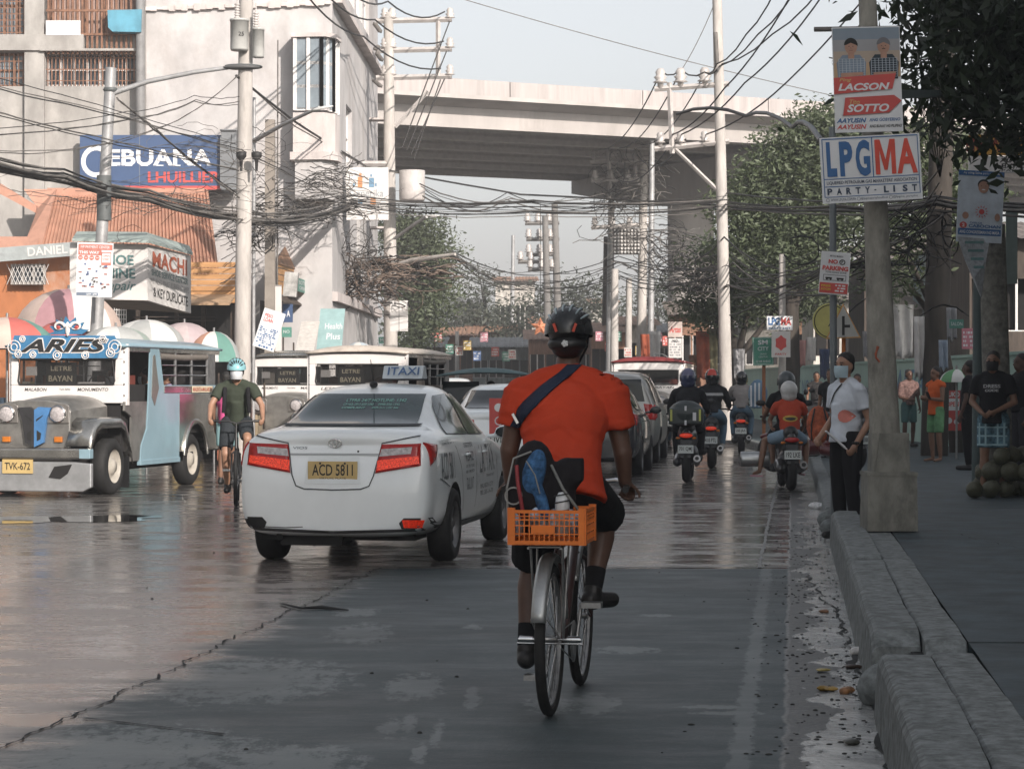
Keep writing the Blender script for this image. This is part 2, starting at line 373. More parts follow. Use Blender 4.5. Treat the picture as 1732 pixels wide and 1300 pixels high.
# broken lumps of concrete where the kerb is missing
for i, (x, y, z, s, lb) in enumerate(((1.72, 10.47, .07, .16, 'mossy lump of concrete in the break of the near kerb'), (1.93, 10.3, .1, .13, 'smaller chipped lump of concrete behind the mossy one in the kerb break'),
                             (3.08, 22.3, .07, .11, 'pale broken kerb block lying past the end of the high kerb'), (3.22, 23.4, .08, .13, 'weathered kerb block beside the legs of the man in white'))):
    mb = MB(); mb.ell((0, 0, 0), (s, s * .9, s * .8)); mb.box((s * .2, 0, -s * .1), (s * 1.5, s * 1.3, s), .3)
    o = blob(mb, 'concrete_lump', None, conc, .02, 2); o.location = (x, y, z); tag(o, lb, 'concrete lump', 'broken concrete along the kerb')
# left pavement
mb = MB(); mb.use(mat('left_pavement', (.22, .2, .18), .8, scale=2, dirt=.3)); mb.box((-16, 60, .06), (16.2, 60, .14)); struct(mb, 'far_side_pavement')
# ---- worn paint
paint = mat('worn_paint', (.20, .215, .215), .75, var=.3, scale=30)
mb = MB(); mb.use(paint)
def flakes(mb, x, y, w, h, n, seed, z=.004):
    """worn paint: many ragged flakes inside an oval, given in metres on the road"""
    r = random.Random(seed)
    for i in range(n):
        a = r.uniform(0, 6.28); q = math.sqrt(r.random()); cx = x + math.cos(a) * q * w / 2; cy = y + math.sin(a) * q * h / 2
        ln = r.uniform(.015, .10) * (1.3 - q); hw = r.uniform(.004, .022) * (1.3 - q); k = 6
        pts = [(cx + math.cos(2 * math.pi * j / k) * ln * r.uniform(.5, 1.2), cy + math.sin(2 * math.pi * j / k) * hw * r.uniform(.4, 1.3) * 3, z + i * 1e-6) for j in range(k)]
        mb.add(pts, [tuple(range(k))])
def edge_seg(y0, y1, w=.13, miss=.2, seed=1):
    r = random.Random(seed); y = y0
    while y < y1:
        s = r.uniform(.04, .12); xx = .92 + .122 * (y - 8.7)
        if r.random() > miss:
            a = r.uniform(0, .25) * w; c = w - r.uniform(0, .3) * w
            mb.add([(xx - w + a + r.uniform(-.01, .01), y, .004), (xx - w + c, y, .004), (xx - w + c + r.uniform(-.02, .02) + .122 * s, y + s, .004), (xx - w + a + .122 * s, y + s, .004)], [(0, 1, 2, 3)])
        y += s
# long ragged joint, cross crack, thin bright line where the wet concrete begins, joint right of the edge line
mb = MB(); mb.use(mat('crack_dark', (.022, .024, .025), .9, var=.4, scale=20))
def crack(p, q, w, seed, z=.006, jit=.03, step=.12):
    r = random.Random(seed); p = V(p); q = V(q); d = (q - p); n = int(d.length / step) + 1; s = d.normalized().cross(V((0, 0, 1))); a = []; b_ = []
    off = 0
    for i in range(n + 1):
        off = off * .7 + r.uniform(-jit, jit); c = p + d * (i / n) + s * off; ww = w * r.uniform(.15, 1.2)
        a.append((c.x - s.x * ww, c.y - s.y * ww, z)); b_.append((c.x + s.x * ww, c.y + s.y * ww, z))
    mb.add(a + b_, [(i, i + 1, n + 2 + i, n + 1 + i) for i in range(n)])
crack((-2.45, 5, 0), (-1.05, 18.2, 0), .008, 1, jit=.02, step=.06)
a, c = G(145, 1215), G(380, 1242); crack(a, c, .012, 2, jit=.01)
crack((.95 + .2, 6.5, 0), (1.66 + .2, 12.6, 0), .022, 3, jit=.03); crack((1.67 + .2, 12.6, 0), (2.25, 17.5, 0), .01, 4)
crack((-.9, 18.2, 0), (2.3, 18.2, 0), .02, 5, z=.007, jit=.01)
crack((3.1, 14.2, .285), (8, 15.4, .285), .01, 6, z=.292)
crack((4.2, 11.2, .285), (3.4, 18.5, .285), .005, 16, z=.292, jit=.05); crack((2.4, 9.2, .285), (6, 8.1, .285), .012, 17, z=.290, jit=.04)
struct(mb, 'road_crack')
mb = MB(); mb.use(mat('pale_joint', (.17, .17, .165), .5)); crack((-.2, 18.26, 0), (2.2, 18.24, 0), .03, 8, z=.008, jit=.01); crack((1.95, 18.2, 0), (4.9, 42, 0), .02, 11, z=.005, jit=.004); struct(mb, 'road_joint')
# puddle on the left lane
mb = MB(); mb.use(mat('puddle_water', (.012, .012, .012), .02, var=0))
for (px_, py_, w, h) in ((95, 878, 1.2, .5), (210, 874, .5, .3), (20, 882, .5, .3)):
    g = G(px_, py_); mb.add([(g.x + math.cos(t / 16 * 6.283) * w * rr.uniform(.7, 1), g.y + math.sin(t / 16 * 6.283) * h * rr.uniform(.6, 1) * 1.5, .004 + .0004 * px_ / 100) for t in range(16)], [tuple(range(16))])
struct(mb, 'puddle')
# strip of rubber on the road
o = MB(); o.use(mat('torn_rubber', (.012, .012, .013), .8)); g0, g1, g2, g3 = G(476, 1020, .01), G(510, 1028, .015), G(545, 1026, .015), G(588, 1031, .01)
o.tube([g0, g1, g2, g3], [.012, .02, .035, .012], 8, flat=.35); tag(o.build('rubber_strip'), 'black strip of torn rubber lying on the road by the long joint', 'rubber strip')
# litter along the gutter
lit = [((.62, .6, .58), 'crumpled white plastic cup lying at the break of the kerb', 1462, 1108, .09), ((.28, .17, .03), 'yellow brown fruit peel in the near gutter', 1400, 1168, .06), ((.25, .12, .05), 'brown sodden wrapper floating in the gutter', 1425, 1172, .07),
       ((.05, .03, .02), 'dark rotten fruit in the gutter beside the plastic cup', 1443, 1130, .05), ((.35, .28, .1), 'tan leaf lying in the gutter', 1390, 1136, .05), ((.6, .6, .6), 'white plastic bag lying by the kerb end', 1378, 860, .16),
       ((.2, .1, .05), 'rusty brown scrap in the far gutter', 1394, 1036, .05), ((.05, .05, .04), 'black clod of mud lowest in the gutter', 1447, 1258, .06)]
for i, (c, lb, x, y, s) in enumerate(lit):
    g = G(x, y); r = random.Random(i); mb = MB()
    for k in range(4): mb.ell((r.uniform(-s, s) * .5, r.uniform(-s, s) * .4, s * .2), (s * r.uniform(.3, .7), s * r.uniform(.3, .6), s * r.uniform(.15, .35)), 8)
    o = blob(mb, 'litter', None, mat('litter_%d' % i, c, .5, scale=30, var=.4), .012, 1); o.location = g; tag(o, lb, 'litter', 'litter in the gutter')
mb = MB(); mb.use(mat('grit', (.03, .03, .028), .7, scale=40, var=.5))
for i in range(700):
    y = rr.uniform(6, 24) ** 1; x = kerb_x(y) - abs(rr.gauss(0, .3)) - .02; s = rr.uniform(.003, .011)
    mb.ell((x, y, s * .2), (s * rr.uniform(.7, 1.6), s, s * .5), 6)
for i in range(60):
    x = rr.uniform(-5, 1.5); y = rr.uniform(7, 26); s = rr.uniform(.004, .012); mb.ell((x, y, 0), (s, s, s * .8), 6)
o = mb.build('gravel'); o['kind'] = 'stuff'; o['label'] = 'black grit and small stones scattered in the gutter and on the road'; o['category'] = 'grit'
# ================================================================ flyover
fc = mat('flyover_concrete', (.44, .41, .39), .85, var=.14, scale=.8, dirt=.4, dcol=(.25, .23, .21), stretch=(1, 1, .25))
fp = mat('parapet_concrete', (.43, .39, .375), .85, var=.15, scale=1.5, dirt=.5, dcol=(.26, .24, .23), stretch=(2.5, 2.5, .18))
fy = thing('flyover', 'pale concrete road flyover crossing high above the street', 'flyover', (-4.57, 74, 0), math.atan2(7.6, 15.8))
L0, L1 = -40, 60
mb = MB(); mb.use(fc); mb.prism([(0, 10.93), (0, 10.8), (.9, 10.62), (17.1, 10.62), (18, 10.8), (18, 10.93)], 'x', L0, L1); mb.build('deck', fy)
for yy in (0, 17.75):
    mb = MB(); mb.use(fp)
    for k in range(20): mb.box((L0 + 2.5 + 5 * k, yy + .125, 11.18), (4.97, .25, .5 if k % 2 else .505))
    mb.build('parapet', fy)
for k in range(6):
    yy = 1.3 + k * 3.1; mb = MB(); mb.use(mat('bounce_lit_concrete', (.62, .58, .55), .85, var=.1) if k else fc)  # inner girders made paler to stand in for bounced light
    mb.prism([(yy - .12, 10.62), (yy - .12, 10.2), (yy - .2, 10.1), (yy - .2, 9.93), (yy + .2, 9.93), (yy + .2, 10.1), (yy + .12, 10.2), (yy + .12, 10.62)] if k else [(.9, 10.62), (.95, 9.95), (1.6, 9.95), (1.6, 10.62)], 'x', L0, L1); mb.build('girder', fy)
mb = MB(); mb.use(fc)
for s0 in (16.0,): mb.prism([(.9, 9.92), (17, 9.92), (17, 9.4), (11, 8.5), (7, 8.5), (.9, 9.4)], 'x', s0, s0 + 2.2)
mb.build('pier_cap', fy)
mb = MB(); mb.use(fc); mb.lathe([(.9, -.1), (.9, 8.52)], (17.1, 9, 0), n=28); mb.build('pier', fy)
mb = MB(); mb.use(fc); mb.prism([(.9, 9.92), (17, 9.92), (17, 9.4), (11, 8.5), (7, 8.5), (.9, 9.4)], 'x', 38, 40.2); mb.build('pier_cap', fy)
mb = MB(); mb.use(fc); mb.lathe([(1.15, -.1), (1.15, 8.52)], (39.1, 9, 0), n=28); mb.build('pier', fy)
# ================================================================ walls with openings
def wall(mb, x0, x1, z0, z1, holes=(), depth=.25, back=.3):
    """front sheet in the local XZ plane (facing -Y) with openings and their reveals"""
    xs = sorted({x0, x1, *[h[0] for h in holes], *[h[1] for h in holes]}); zs = sorted({z0, z1, *[h[2] for h in holes], *[h[3] for h in holes]})
    for a, b_ in zip(xs, xs[1:]):
        for c, d in zip(zs, zs[1:]):
            mx, mz = (a + b_) / 2, (c + d) / 2
            if not any(h[0] < mx < h[1] and h[2] < mz < h[3] for h in holes): mb.add([(a, 0, c), (b_, 0, c), (b_, 0, d), (a, 0, d)], [(0, 1, 2, 3)])
    for h in holes:
        a, b_, c, d = h; mb.add([(a, 0, c), (b_, 0, c), (b_, 0, d), (a, 0, d), (a, depth, c), (b_, depth, c), (b_, depth, d), (a, depth, d)], [(0, 1, 5, 4), (1, 2, 6, 5), (2, 3, 7, 6), (3, 0, 4, 7)])
glass = mat('window_glass', (.05, .06, .07), .12, var=.3, scale=1.5)
pale_glass = mat('pale_glass', (.22, .26, .29), .2, var=.25, scale=1)
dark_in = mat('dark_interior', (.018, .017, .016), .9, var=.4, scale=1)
rust = mat('rusty_iron', (.20, .10, .06), .75, var=.35, scale=8)
whitef = mat('white_frame', (.66, .64, .62), .6, var=.1, scale=4, dirt=.1, dcol=(.3, .28, .25))
def window(par, x0, x1, z0, z1, nx, nz, fm=whitef, gm=glass, y=.18, fw=.05, bars=0, bm=rust, mesh_=0, rnd=None):
    mb = MB(); mb.use(fm)
    w = MB(); w.use(gm)
    mb.box(((x0 + x1) / 2, y, z0 + fw / 2), (x1 - x0, .06, fw)); mb.box(((x0 + x1) / 2, y, z1 - fw / 2), (x1 - x0, .06, fw))
    for i in range(nx + 1): mb.box((x0 + fw / 2 + (x1 - x0 - fw) * i / nx, y + .002, (z0 + z1) / 2), (fw, .055, z1 - z0 - 2 * fw))
    for k in range(1, nz):
        for i in range(nx):
            a = x0 + fw + (x1 - x0 - fw) * i / nx; b_ = x0 + (x1 - x0 - fw) * (i + 1) / nx; mb.box(((a + b_) / 2, y + .003, z0 + (z1 - z0) * k / nz), (b_ - a, .045, fw * .8))
    f = mb.build('window', par)
    w.box(((x0 + x1) / 2, y + .04, (z0 + z1) / 2), (x1 - x0, .01, z1 - z0)); w.build('pane', f)
    if bars or mesh_:
        g = MB(); g.use(bm)
        for i in range(bars): g.box((x0 + (x1 - x0) * (i + .5) / bars, y - .12, (z0 + z1) / 2), (.022, .02, z1 - z0))
        for i in range(mesh_): g.box(((x0 + x1) / 2, y - .13, z0 + (z1 - z0) * (i + .5) / mesh_), (x1 - x0, .008, .02))
        g.build('grille', f)
    return f
# ---- grey weathered block
gw = mat('grey_render', (.36, .345, .325), .9, var=.25, scale=1.2, bump=.5, dirt=.62, dcol=(.15, .14, .13), stretch=(1, 1, .5))
gb = thing('apartment_block', 'grey stained concrete block with rusty grilled windows at the far left', 'building', (-10.9, 49.6, 0))
s = 49.6 / F
def bx(x): return (x - 866) * s + 10.9
def bz(y): return H + (650 - y) * s
holes = [(bx(-60), bx(50), bz(60), bz(-45)), (bx(80), bx(236), bz(60), bz(-45)), (bx(-60), bx(50), bz(146), bz(89)), (bx(77), bx(236), bz(146), bz(88))]
mb = MB(); mb.use(gw); wall(mb, bx(-120), bx(245), -.1, 15, holes); mb.add([(bx(245), 0, -.1), (bx(245), 6, -.1), (bx(245), 6, 15), (bx(245), 0, 15)], [(0, 1, 2, 3)])
mb.box((bx(60), -.06, 7), (.42, .14, 16)); mb.box((bx(40), -.1, bz(74)), (bx(245) - bx(-120) - 2, .2, .34)); mb.box((bx(156), -.09, bz(86.5)), (bx(243) - bx(72), .26, .05))
mb.build('wall', gb)
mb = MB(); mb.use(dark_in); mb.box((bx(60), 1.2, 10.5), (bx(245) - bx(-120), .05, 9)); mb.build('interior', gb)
window(gb, *holes[0], 5, 2, rust, pale_glass, mesh_=10, bars=16); window(gb, holes[2][0], holes[2][1], holes[2][2], holes[2][3], 4, 2, rust, pale_glass, bars=14, mesh_=2)
f = window(gb, *holes[3], 7, 2, whitef, glass, bars=24, mesh_=3)
f = window(gb, *holes[1], 5, 1, rust, mat('pink_curtain', (.42, .3, .26), .8, stretch=(8, 1, .3), scale=2, var=.4), bars=0)
mb = MB(); mb.use(rust)
for i in range(19): mb.box((bx(84 + i * 8.2), -.12, bz(10)), (.045, .03, 2.1))
for y in (60, 20, -20): mb.box((bx(160), -.14, bz(y)), (bx(240) - bx(80), .03, .05))
mb.build('balcony_grille', gb)
mb = MB(); mb.use(mat('pale_board', (.62, .6, .6), .8)); mb.box((bx(110), -.19, bz(50)), (.74, .04, .32)); mb.build('board', gb)
mb = MB(); mb.use(mat('blue_sheet', (.09, .28, .38), .6, scale=3, var=.2)); mb.prism([(bx(188), bz(23)), (bx(189), bz(52)), (bx(196), bz(59)), (bx(244), bz(60)), (bx(245), bz(22))], 'y', -.45, -.15); mb.build('blue_panel', gb)
mb = MB(); mb.use(mat('grey_pipe', (.2, .2, .2), .6)); mb.tube([(bx(241), -.3, 0), (bx(241), -.3, 14)], .1); mb.build('drain_pipe', gb)
# ---- white corner building
ww = mat('white_render', (.46, .445, .44), .85, var=.16, scale=1.3, bump=.8, dirt=.58, dcol=(.34, .31, .295), stretch=(1, 1, .7))
ws = mat('stained_render', (.55, .5, .48), .9, var=.15, scale=2, bump=.5, dirt=.5, dcol=(.24, .2, .17), stretch=(1, 1, .4))
wb = thing('corner_building', 'white rendered corner building with a glazed corner bay above the shops', 'building', (-7.3, 49.8, 0))
s = 49.8 / F
def cx_(x): return (x - 866) * s + 7.3
mb = MB(); mb.use(ww); wall(mb, cx_(243), cx_(562), -.1, 15); xc = cx_(562); wn_ = 12.4
nrow = [(1.2, 2.6, bz(112), bz(20)), (3.3, 4.9, bz(112), bz(20))]
side_holes = [(3.2, 4.7, 5.9, 7.9), (6.0, 7.0, 3.7, 6.9), (1.0, 3.2, 10.4, 12.0), (3.6, 5.4, 10.4, 12.0), (5.8, 7.6, 10.4, 12.), (8.0, 9.6, 10.4, 12.)]
mb.T = M.Translation((xc, 0, 0)) @ M.Rotation(R(88.8), 4, 'Z'); wall(mb, 0, wn_, -.1, 15, side_holes)
mb.T = M.Identity(4); mb.build('wall', wb)
side = bpy.data.objects.new('side_facade', None)
sf = MB(); sf.T = M.Identity(4); sf.use(ws)
sf.box((6.2, -.1, 9.75), (12.4, .24, .12)); sf.box((6.2, -.28, 12.25), (12.6, .6, .14)); sf.box((6.2, -.05, 3.35), (12.4, .14, .2))
for i in range(4): sf.box((9.9 + i * .02, -.2 - .01 * i, 8.3 - i * 1.4), (.5, .4, .05))
so = sf.build('side_cornice', wb); so.location = (xc, 0, 0); so.rotation_euler = (0, 0, R(88.8))
for i, h in enumerate(side_holes):
    f = window(wb, *h, 3 if i != 1 else 2, 3 if i < 2 else 2, whitef, pale_glass if i != 1 else glass, y=.12); f.location = so.location; f.rotation_euler = so.rotation_euler
mb = MB(); mb.use(mat('red_curtain', (.3, .08, .05), .8)); mb.box((6.25, .14, 5), (.35, .02, 2.2)); o = mb.build('curtain', wb); o.location = so.location; o.rotation_euler = so.rotation_euler
mb = MB(); mb.use(ws)                                         # cornice and the stained body under the bay
for i in range(30): mb.box((cx_(250) + i * .134, -.03 - rr.uniform(0, .03), bz(16 - i * .35)), (.136, .1, rr.uniform(.05, .16)))
plan = [(cx_(500), 0), (cx_(503), -.55), (cx_(548), -.62), (cx_(566), -.3), (cx_(570), .3)]
def bay(mb, z0, z1, o=0., ins=0): 
    p = [(x + (o if i > 1 else -o), y - o) for i, (x, y) in enumerate(plan)] + [(cx_(540), .5)]; mb.prism(p, 'z', z0, z1)
mb.build('cornice', wb)
for z0_, z1_, o_ in ((262, 196, .04), (275, 262, .1), (70, 63, .08)): mb = MB(); mb.use(ws); bay(mb, bz(z0_), bz(z1_), o_); mb.build('bay_base', wb)
mb = MB(); mb.use(ww); bay(mb, bz(340), bz(275), 0); mb.build('bay_wall', wb)
mb = MB(); mb.use(whitef)
zz = [bz(190), bz(152), bz(113), bz(70)]
segs = [(plan[1], plan[2], 2), (plan[2], plan[3], 2), (plan[3], plan[4], 2)]
gp = MB(); gp.use(pale_glass)
for (a, b_, n) in segs:
    a, b_ = V((*a, 0)), V((*b_, 0)); nn = (b_ - a).normalized().cross(V((0, 0, 1)))
    for z in zz:
        mb.slab([a + V((0, 0, z - .03)), b_ + V((0, 0, z - .03)), b_ + V((0, 0, z + .035)), a + V((0, 0, z + .035))], .06, back=-nn)
    for i in range(n + 1): c = a.lerp(b_, i / n); mb.box((c.x, c.y, (zz[0] + zz[3]) / 2), (.075, .075, zz[3] - zz[0] + .05))
    gp.slab([a + V((0, 0, zz[0])), b_ + V((0, 0, zz[0])), b_ + V((0, 0, zz[3])), a + V((0, 0, zz[3]))], .01, back=-nn)
mb.T = M.Identity(4); f = mb.build('bay_window', wb); gp.build('pane', f)
ob = thing('sky_blocker_building', 'unseen grey building added left of the camera to cut the sky light', 'building', (-17, -4, 0))  # unseen block, added to dim the sky light on the street
mb = MB(); mb.use(mat('blocker_render', (.2, .2, .19), .9, dirt=.3)); mb.T = M.Rotation(R(90), 4, 'Z'); hl = [(-24 + i * 4, -21.5 + i * 4, z, z + 1.6) for i in range(12) for z in (1.2, 4.6, 8.0)]; wall(mb, -28, 28, 0, 13, hl); mb.T = M.Identity(4); mb.box((-5, 0, 6.5), (9.3, 55.9, 12.99)); mb.build('wall', ob)
mb = MB(); mb.use(glass); [mb.box((-.28, (h[0] + h[1]) / 2, (h[2] + h[3]) / 2), (.02, 2.5, 1.6)) for h in hl]; mb.build('window', ob)
# ---- unseen building added right of the camera, sized to shade the near road
sb = thing('shading_building', 'unseen concrete building added beside the pavement to shade the near road', 'building', (7.2, 0, 0))
mb = MB(); mb.use(mat('shade_render', (.3, .29, .27), .9, dirt=.3)); mb.T = M.Rotation(R(-90), 4, 'Z')
hl = [(-30 + i * 3.2, -28.2 + i * 3.2, z, z + 1.5) for i in range(13) for z in (1.2, 4.4, 7.6)]
wall(mb, -31, 14, 0, 10.4, hl); mb.T = M.Identity(4); mb.box((5, 8.5, 5.2), (9.4, 44.9, 10.39)); mb.build('wall', sb)
mb = MB(); mb.use(glass)
for h in hl: mb.box((.28, -(h[0] + h[1]) / 2, (h[2] + h[3]) / 2), (.02, 1.8, 1.5))
mb.build('window', sb)
# ================================================================ people
SKIN = mat('skin', (.20, .105, .065), .5, var=.12, scale=12); SKIN2 = mat('skin_light', (.34, .19, .125), .5, var=.1, scale=12); SKIN3 = mat('skin_dark', (.095, .05, .033), .5, var=.12, scale=12)
HAIR = mat('black_hair', (.012, .011, .010), .55, var=.4, scale=60, bump=.6)
def cloth(name, col, rough=.85, scale=3.5, var=.12): return mat(name, col, rough, var=var, scale=scale, bump=.9, spec=.2)
BLACK = cloth('black_cloth', (.014, .014, .016)); DARKSHOE = mat('dark_shoe', (.015, .014, .014), .5, var=.2)
STAND = dict(pel=(0, 0, .95), che=(0, 0, 1.25), nec=(0, .0, 1.44), hed=(0, -.02, 1.585), shL=(.175, 0, 1.385), shR=(-.175, 0, 1.385), elL=(.225, .02, 1.12), elR=(-.225, .02, 1.12),
             wrL=(.235, -.06, .88), wrR=(-.235, -.06, .88), hiL=(.085, 0, .92), hiR=(-.085, 0, .92), knL=(.10, -.02, .50), knR=(-.10, -.02, .50), anL=(.10, .02, .085), anR=(-.10, .02, .085), toL=(.125, -.15, .03), toR=(-.125, -.15, .03))
def obasis(z, x):
    z = V(z).normalized(); y = z.cross(V(x)).normalized(); x = y.cross(z).normalized(); return M((x, y, z)).transposed()
def hand(mb, w, d, pn, side, curl=.35, k=1., fr=.0085):
    """palm, four fingers and a thumb; d = pointing direction, pn = palm normal, side = +1/-1 where the thumb leaves"""
    w = V(w); d = V(d).normalized(); pn = (V(pn) - d * V(pn).dot(d)).normalized(); ac = d.cross(pn).normalized() * side
    rot = M((ac, pn, d)).transposed(); mb.ell(w + d * .045 * k, (.040 * k, .017 * k, .055 * k), 12, rot); mb.cap(w - d * .02, .024 * k, w + d * .03 * k, .027 * k, 8)
    for i, (o, ln) in enumerate(((.029, .9), (.0098, 1.0), (-.0098, .95), (-.029, .75))):
        p = w + d * .085 * k + ac * o * k - d * abs(o) * .25; a = curl * (.6 + .15 * i); dd = d.copy()
        for sgl in (.036, .026, .02):
            dd = (dd * math.cos(a) + pn * math.sin(a)).normalized() if sgl == .036 else (Q(ac.cross(V((0, 0, 0))) if 0 else (d.cross(pn)), a) @ dd)
            q = p + dd * sgl * ln * k; mb.cap(p, fr * k, q, fr * .92 * k, 8); p = q; a = curl * 1.25
    p = w + d * .02 * k + ac * .03 * k; dd = (d * .55 + ac * .75 + pn * .35).normalized()
    for sgl in (.038, .03): q = p + dd * sgl * k; mb.cap(p, fr * 1.15 * k, q, fr * k, 8); p = q; dd = (dd + d * .5 + pn * curl).normalized()
def person(label, loc, rz, J=None, k=1., skin=SKIN, top=None, sleeve=.6, sleeve2=0., hem=-.02, bottom=None, leg=1., shoes=DARKSHOE, sandals=None, hair=True, helmet=None, mask=None, yaw=0., pitch=0., fat=1.,
           vox=.011, curl=(.4, .4), hd=None, group=None, bare=False, longhair=False, name='person', loose=1.0, mask_z=0):
    j = {a: V(b) * k for a, b in {**STAND, **(J or {})}.items()}
    t = thing(name, label, 'person', loc, rz, group)
    ax = (j['shL'] - j['shR']).normalized(); up = (j['nec'] - j['pel']).normalized()
    def torso(mb, g):
        r1 = obasis(j['nec'] - j['che'], ax); r0 = obasis(j['che'] - j['pel'], ax)
        mb.ell(j['che'] + (j['nec'] - j['che']) * .1, ((.158 * fat + g) * k, (.108 * fat + g) * k, (.19 + g) * k), 16, r1)
        mb.ell(j['pel'].lerp(j['che'], .45), ((.138 * fat + g) * k, (.10 * fat + g) * k, (.19 + g) * k), 16, r0)
        mb.cap(j['shL'] + (j['nec'] - j['che']).normalized() * .005, (.052 + g * .6) * k, j['shR'], (.052 + g * .6) * k)
        nk = j['nec'] + up * .005 * k
        for q in 'LR': mb.cap(j['sh' + q], (.05 + g * .5) * k, nk, (.056 + g * .4) * k); mb.cap(j['sh' + q].lerp(nk, .45) + up * .012, (.05 + g * .5) * k, nk, (.056 + g * .4) * k)
    def pelvis(mb, g): mb.ell(j['pel'] - up * .01 * k, ((.152 * fat + g) * k, (.11 * fat + g) * k, (.12 + g * .5) * k), 16, obasis(j['che'] - j['pel'], ax))
    b = MB(); torso(b, 0); pelvis(b, 0)
    b.cap(j['nec'] - up * .03, .06 * k, j['hed'] - V((0, 0, .04)) * k, .052 * k)
    hr = M.Rotation(yaw, 3, 'Z') @ M.Rotation(pitch, 3, 'X'); hc = j['hed']
    def hp(x, y, z): return hc + hr @ (V((x, y, z)) * k)
    b.ell(hc + hr @ V((0, .01, .02)) * k, (.076 * k, .095 * k, .105 * k), 16, hr); b.ell(hp(0, -.028, -.045), (.057 * k, .064 * k, .07 * k), 14, hr)
    b.cap(hp(0, -.088, .015), .010 * k, hp(0, -.105, -.018), .015 * k, 8); b.cap(hp(-.03, -.078, .04), .011 * k, hp(.03, -.078, .04), .011 * k, 8)
    b.ell(hp(0, -.088, -.055), (.026 * k, .012 * k, .010 * k), 8, hr)
    for sx in (-1, 1): b.ell(hp(sx * .078, .01, 0), (.010 * k, .02 * k, .032 * k), 8, hr)
    for q in 'LR':
        b.cap(j['sh' + q], .05 * k * fat, j['el' + q], .036 * k * fat); b.cap(j['el' + q], .038 * k * fat, j['wr' + q], .026 * k * fat)
        d = j['wr' + q] - j['el' + q]; s_ = 1 if q == 'L' else -1
        pn = V((-s_, 0, .1)); dd = d
        if hd and q in hd: dd, pn = V(hd[q][0]), V(hd[q][1])
        hand(b, j['wr' + q], dd, pn, s_ * (1 if not (hd and q in hd and len(hd[q]) > 2) else hd[q][2]), curl[0 if q == 'L' else 1], k, fr=max(.0085, vox * .78))
        b.cap(j['hi' + q], .082 * k * fat, j['kn' + q], .052 * k * fat)
        cf = j['kn' + q].lerp(j['an' + q], .3); b.cap(j['kn' + q], .052 * k, cf, .054 * k * fat); b.cap(cf, .054 * k * fat, j['an' + q], .033 * k)
        b.cap(j['an' + q] - V((0, 0, .03)) * k, .032 * k, j['to' + q] + V((0, 0, .005)), .026 * k)
    blob(b, 'body', t, skin, vox, 3)
    if top and not bare:
        c = MB(); torso(c, .018 * loose)
        hz = j['pel'] + up * hem * k; c.tube([j['che'], j['pel'].lerp(j['che'], .4), hz], [.15 * k * fat, .152 * k * fat, .168 * k * fat * loose], 20, flat=.74) if abs(ax.z) < .3 and up.z > .9 else c.ell(j['pel'] + up * .02, (.165 * k * fat, .13 * k * fat, .13 * k), 16, obasis(j['che'] - j['pel'], ax))
        for q in 'LR':
            if sleeve > 0:
                e = j['sh' + q].lerp(j['el' + q], min(sleeve, 1)); c.ell(j['sh' + q] - V((0, 0, .012)), .06 * k * fat, 12)
                c.tube([j['sh' + q], j['sh' + q].lerp(e, .3), e], [.066 * k * fat, .07 * k * fat, (.066 if sleeve < 1 else .052) * k * fat * loose], 14)
            if sleeve2 > 0:
                c.ell(j['el' + q], .052 * k * fat); e = j['el' + q].lerp(j['wr' + q], sleeve2); c.tube([j['el' + q], e], [.052 * k * fat, .04 * k * fat], 12)
        so_ = blob(c, 'shirt', t, top, vox * 1.1, 3)
        if vox < .0105:                                                     # creases pulling across the cloth
            for v in so_.data.vertices:
                q = v.co; w_ = NZ.noise(q * 5) * .5; a = NZ.noise(V((q.x * 3 + w_, q.y * 3, q.z * 17 + q.x * 9 * (1 if q.x > 0 else -1) + w_ * 3))); b2 = NZ.noise(V((q.x * 9, q.y * 9, q.z * 4 + 7)))
                v.co += v.normal * (.025 * max(0, a) ** 1.2 - .005 * max(0, -b2) + .003 * b2) * min(1, max(.25, 1.5 - abs(q.z - 1.1) * 1.6))
    if bottom:
        c = MB(); pelvis(c, .014)
        for q in 'LR':
            kn, an = j['kn' + q], j['an' + q]; lf = min(leg * 2, 1)
            e = j['hi' + q].lerp(kn, lf); c.tube([j['hi' + q], j['hi' + q].lerp(e, .5), e], [.098 * k * fat, .094 * k * fat, (.085 if leg <= .5 else .066) * k * fat], 14); c.ell(j['hi' + q], .098 * k * fat)
            if leg > .5:
                c.ell(kn, .067 * k); e = kn.lerp(an, (leg - .5) * 2); c.tube([kn, kn.lerp(e, .4), e], [.066 * k, .064 * k * fat, .05 * k], 14)
        blob(c, 'trousers' if leg > .6 else 'shorts', t, bottom, vox * 1.1, 3)
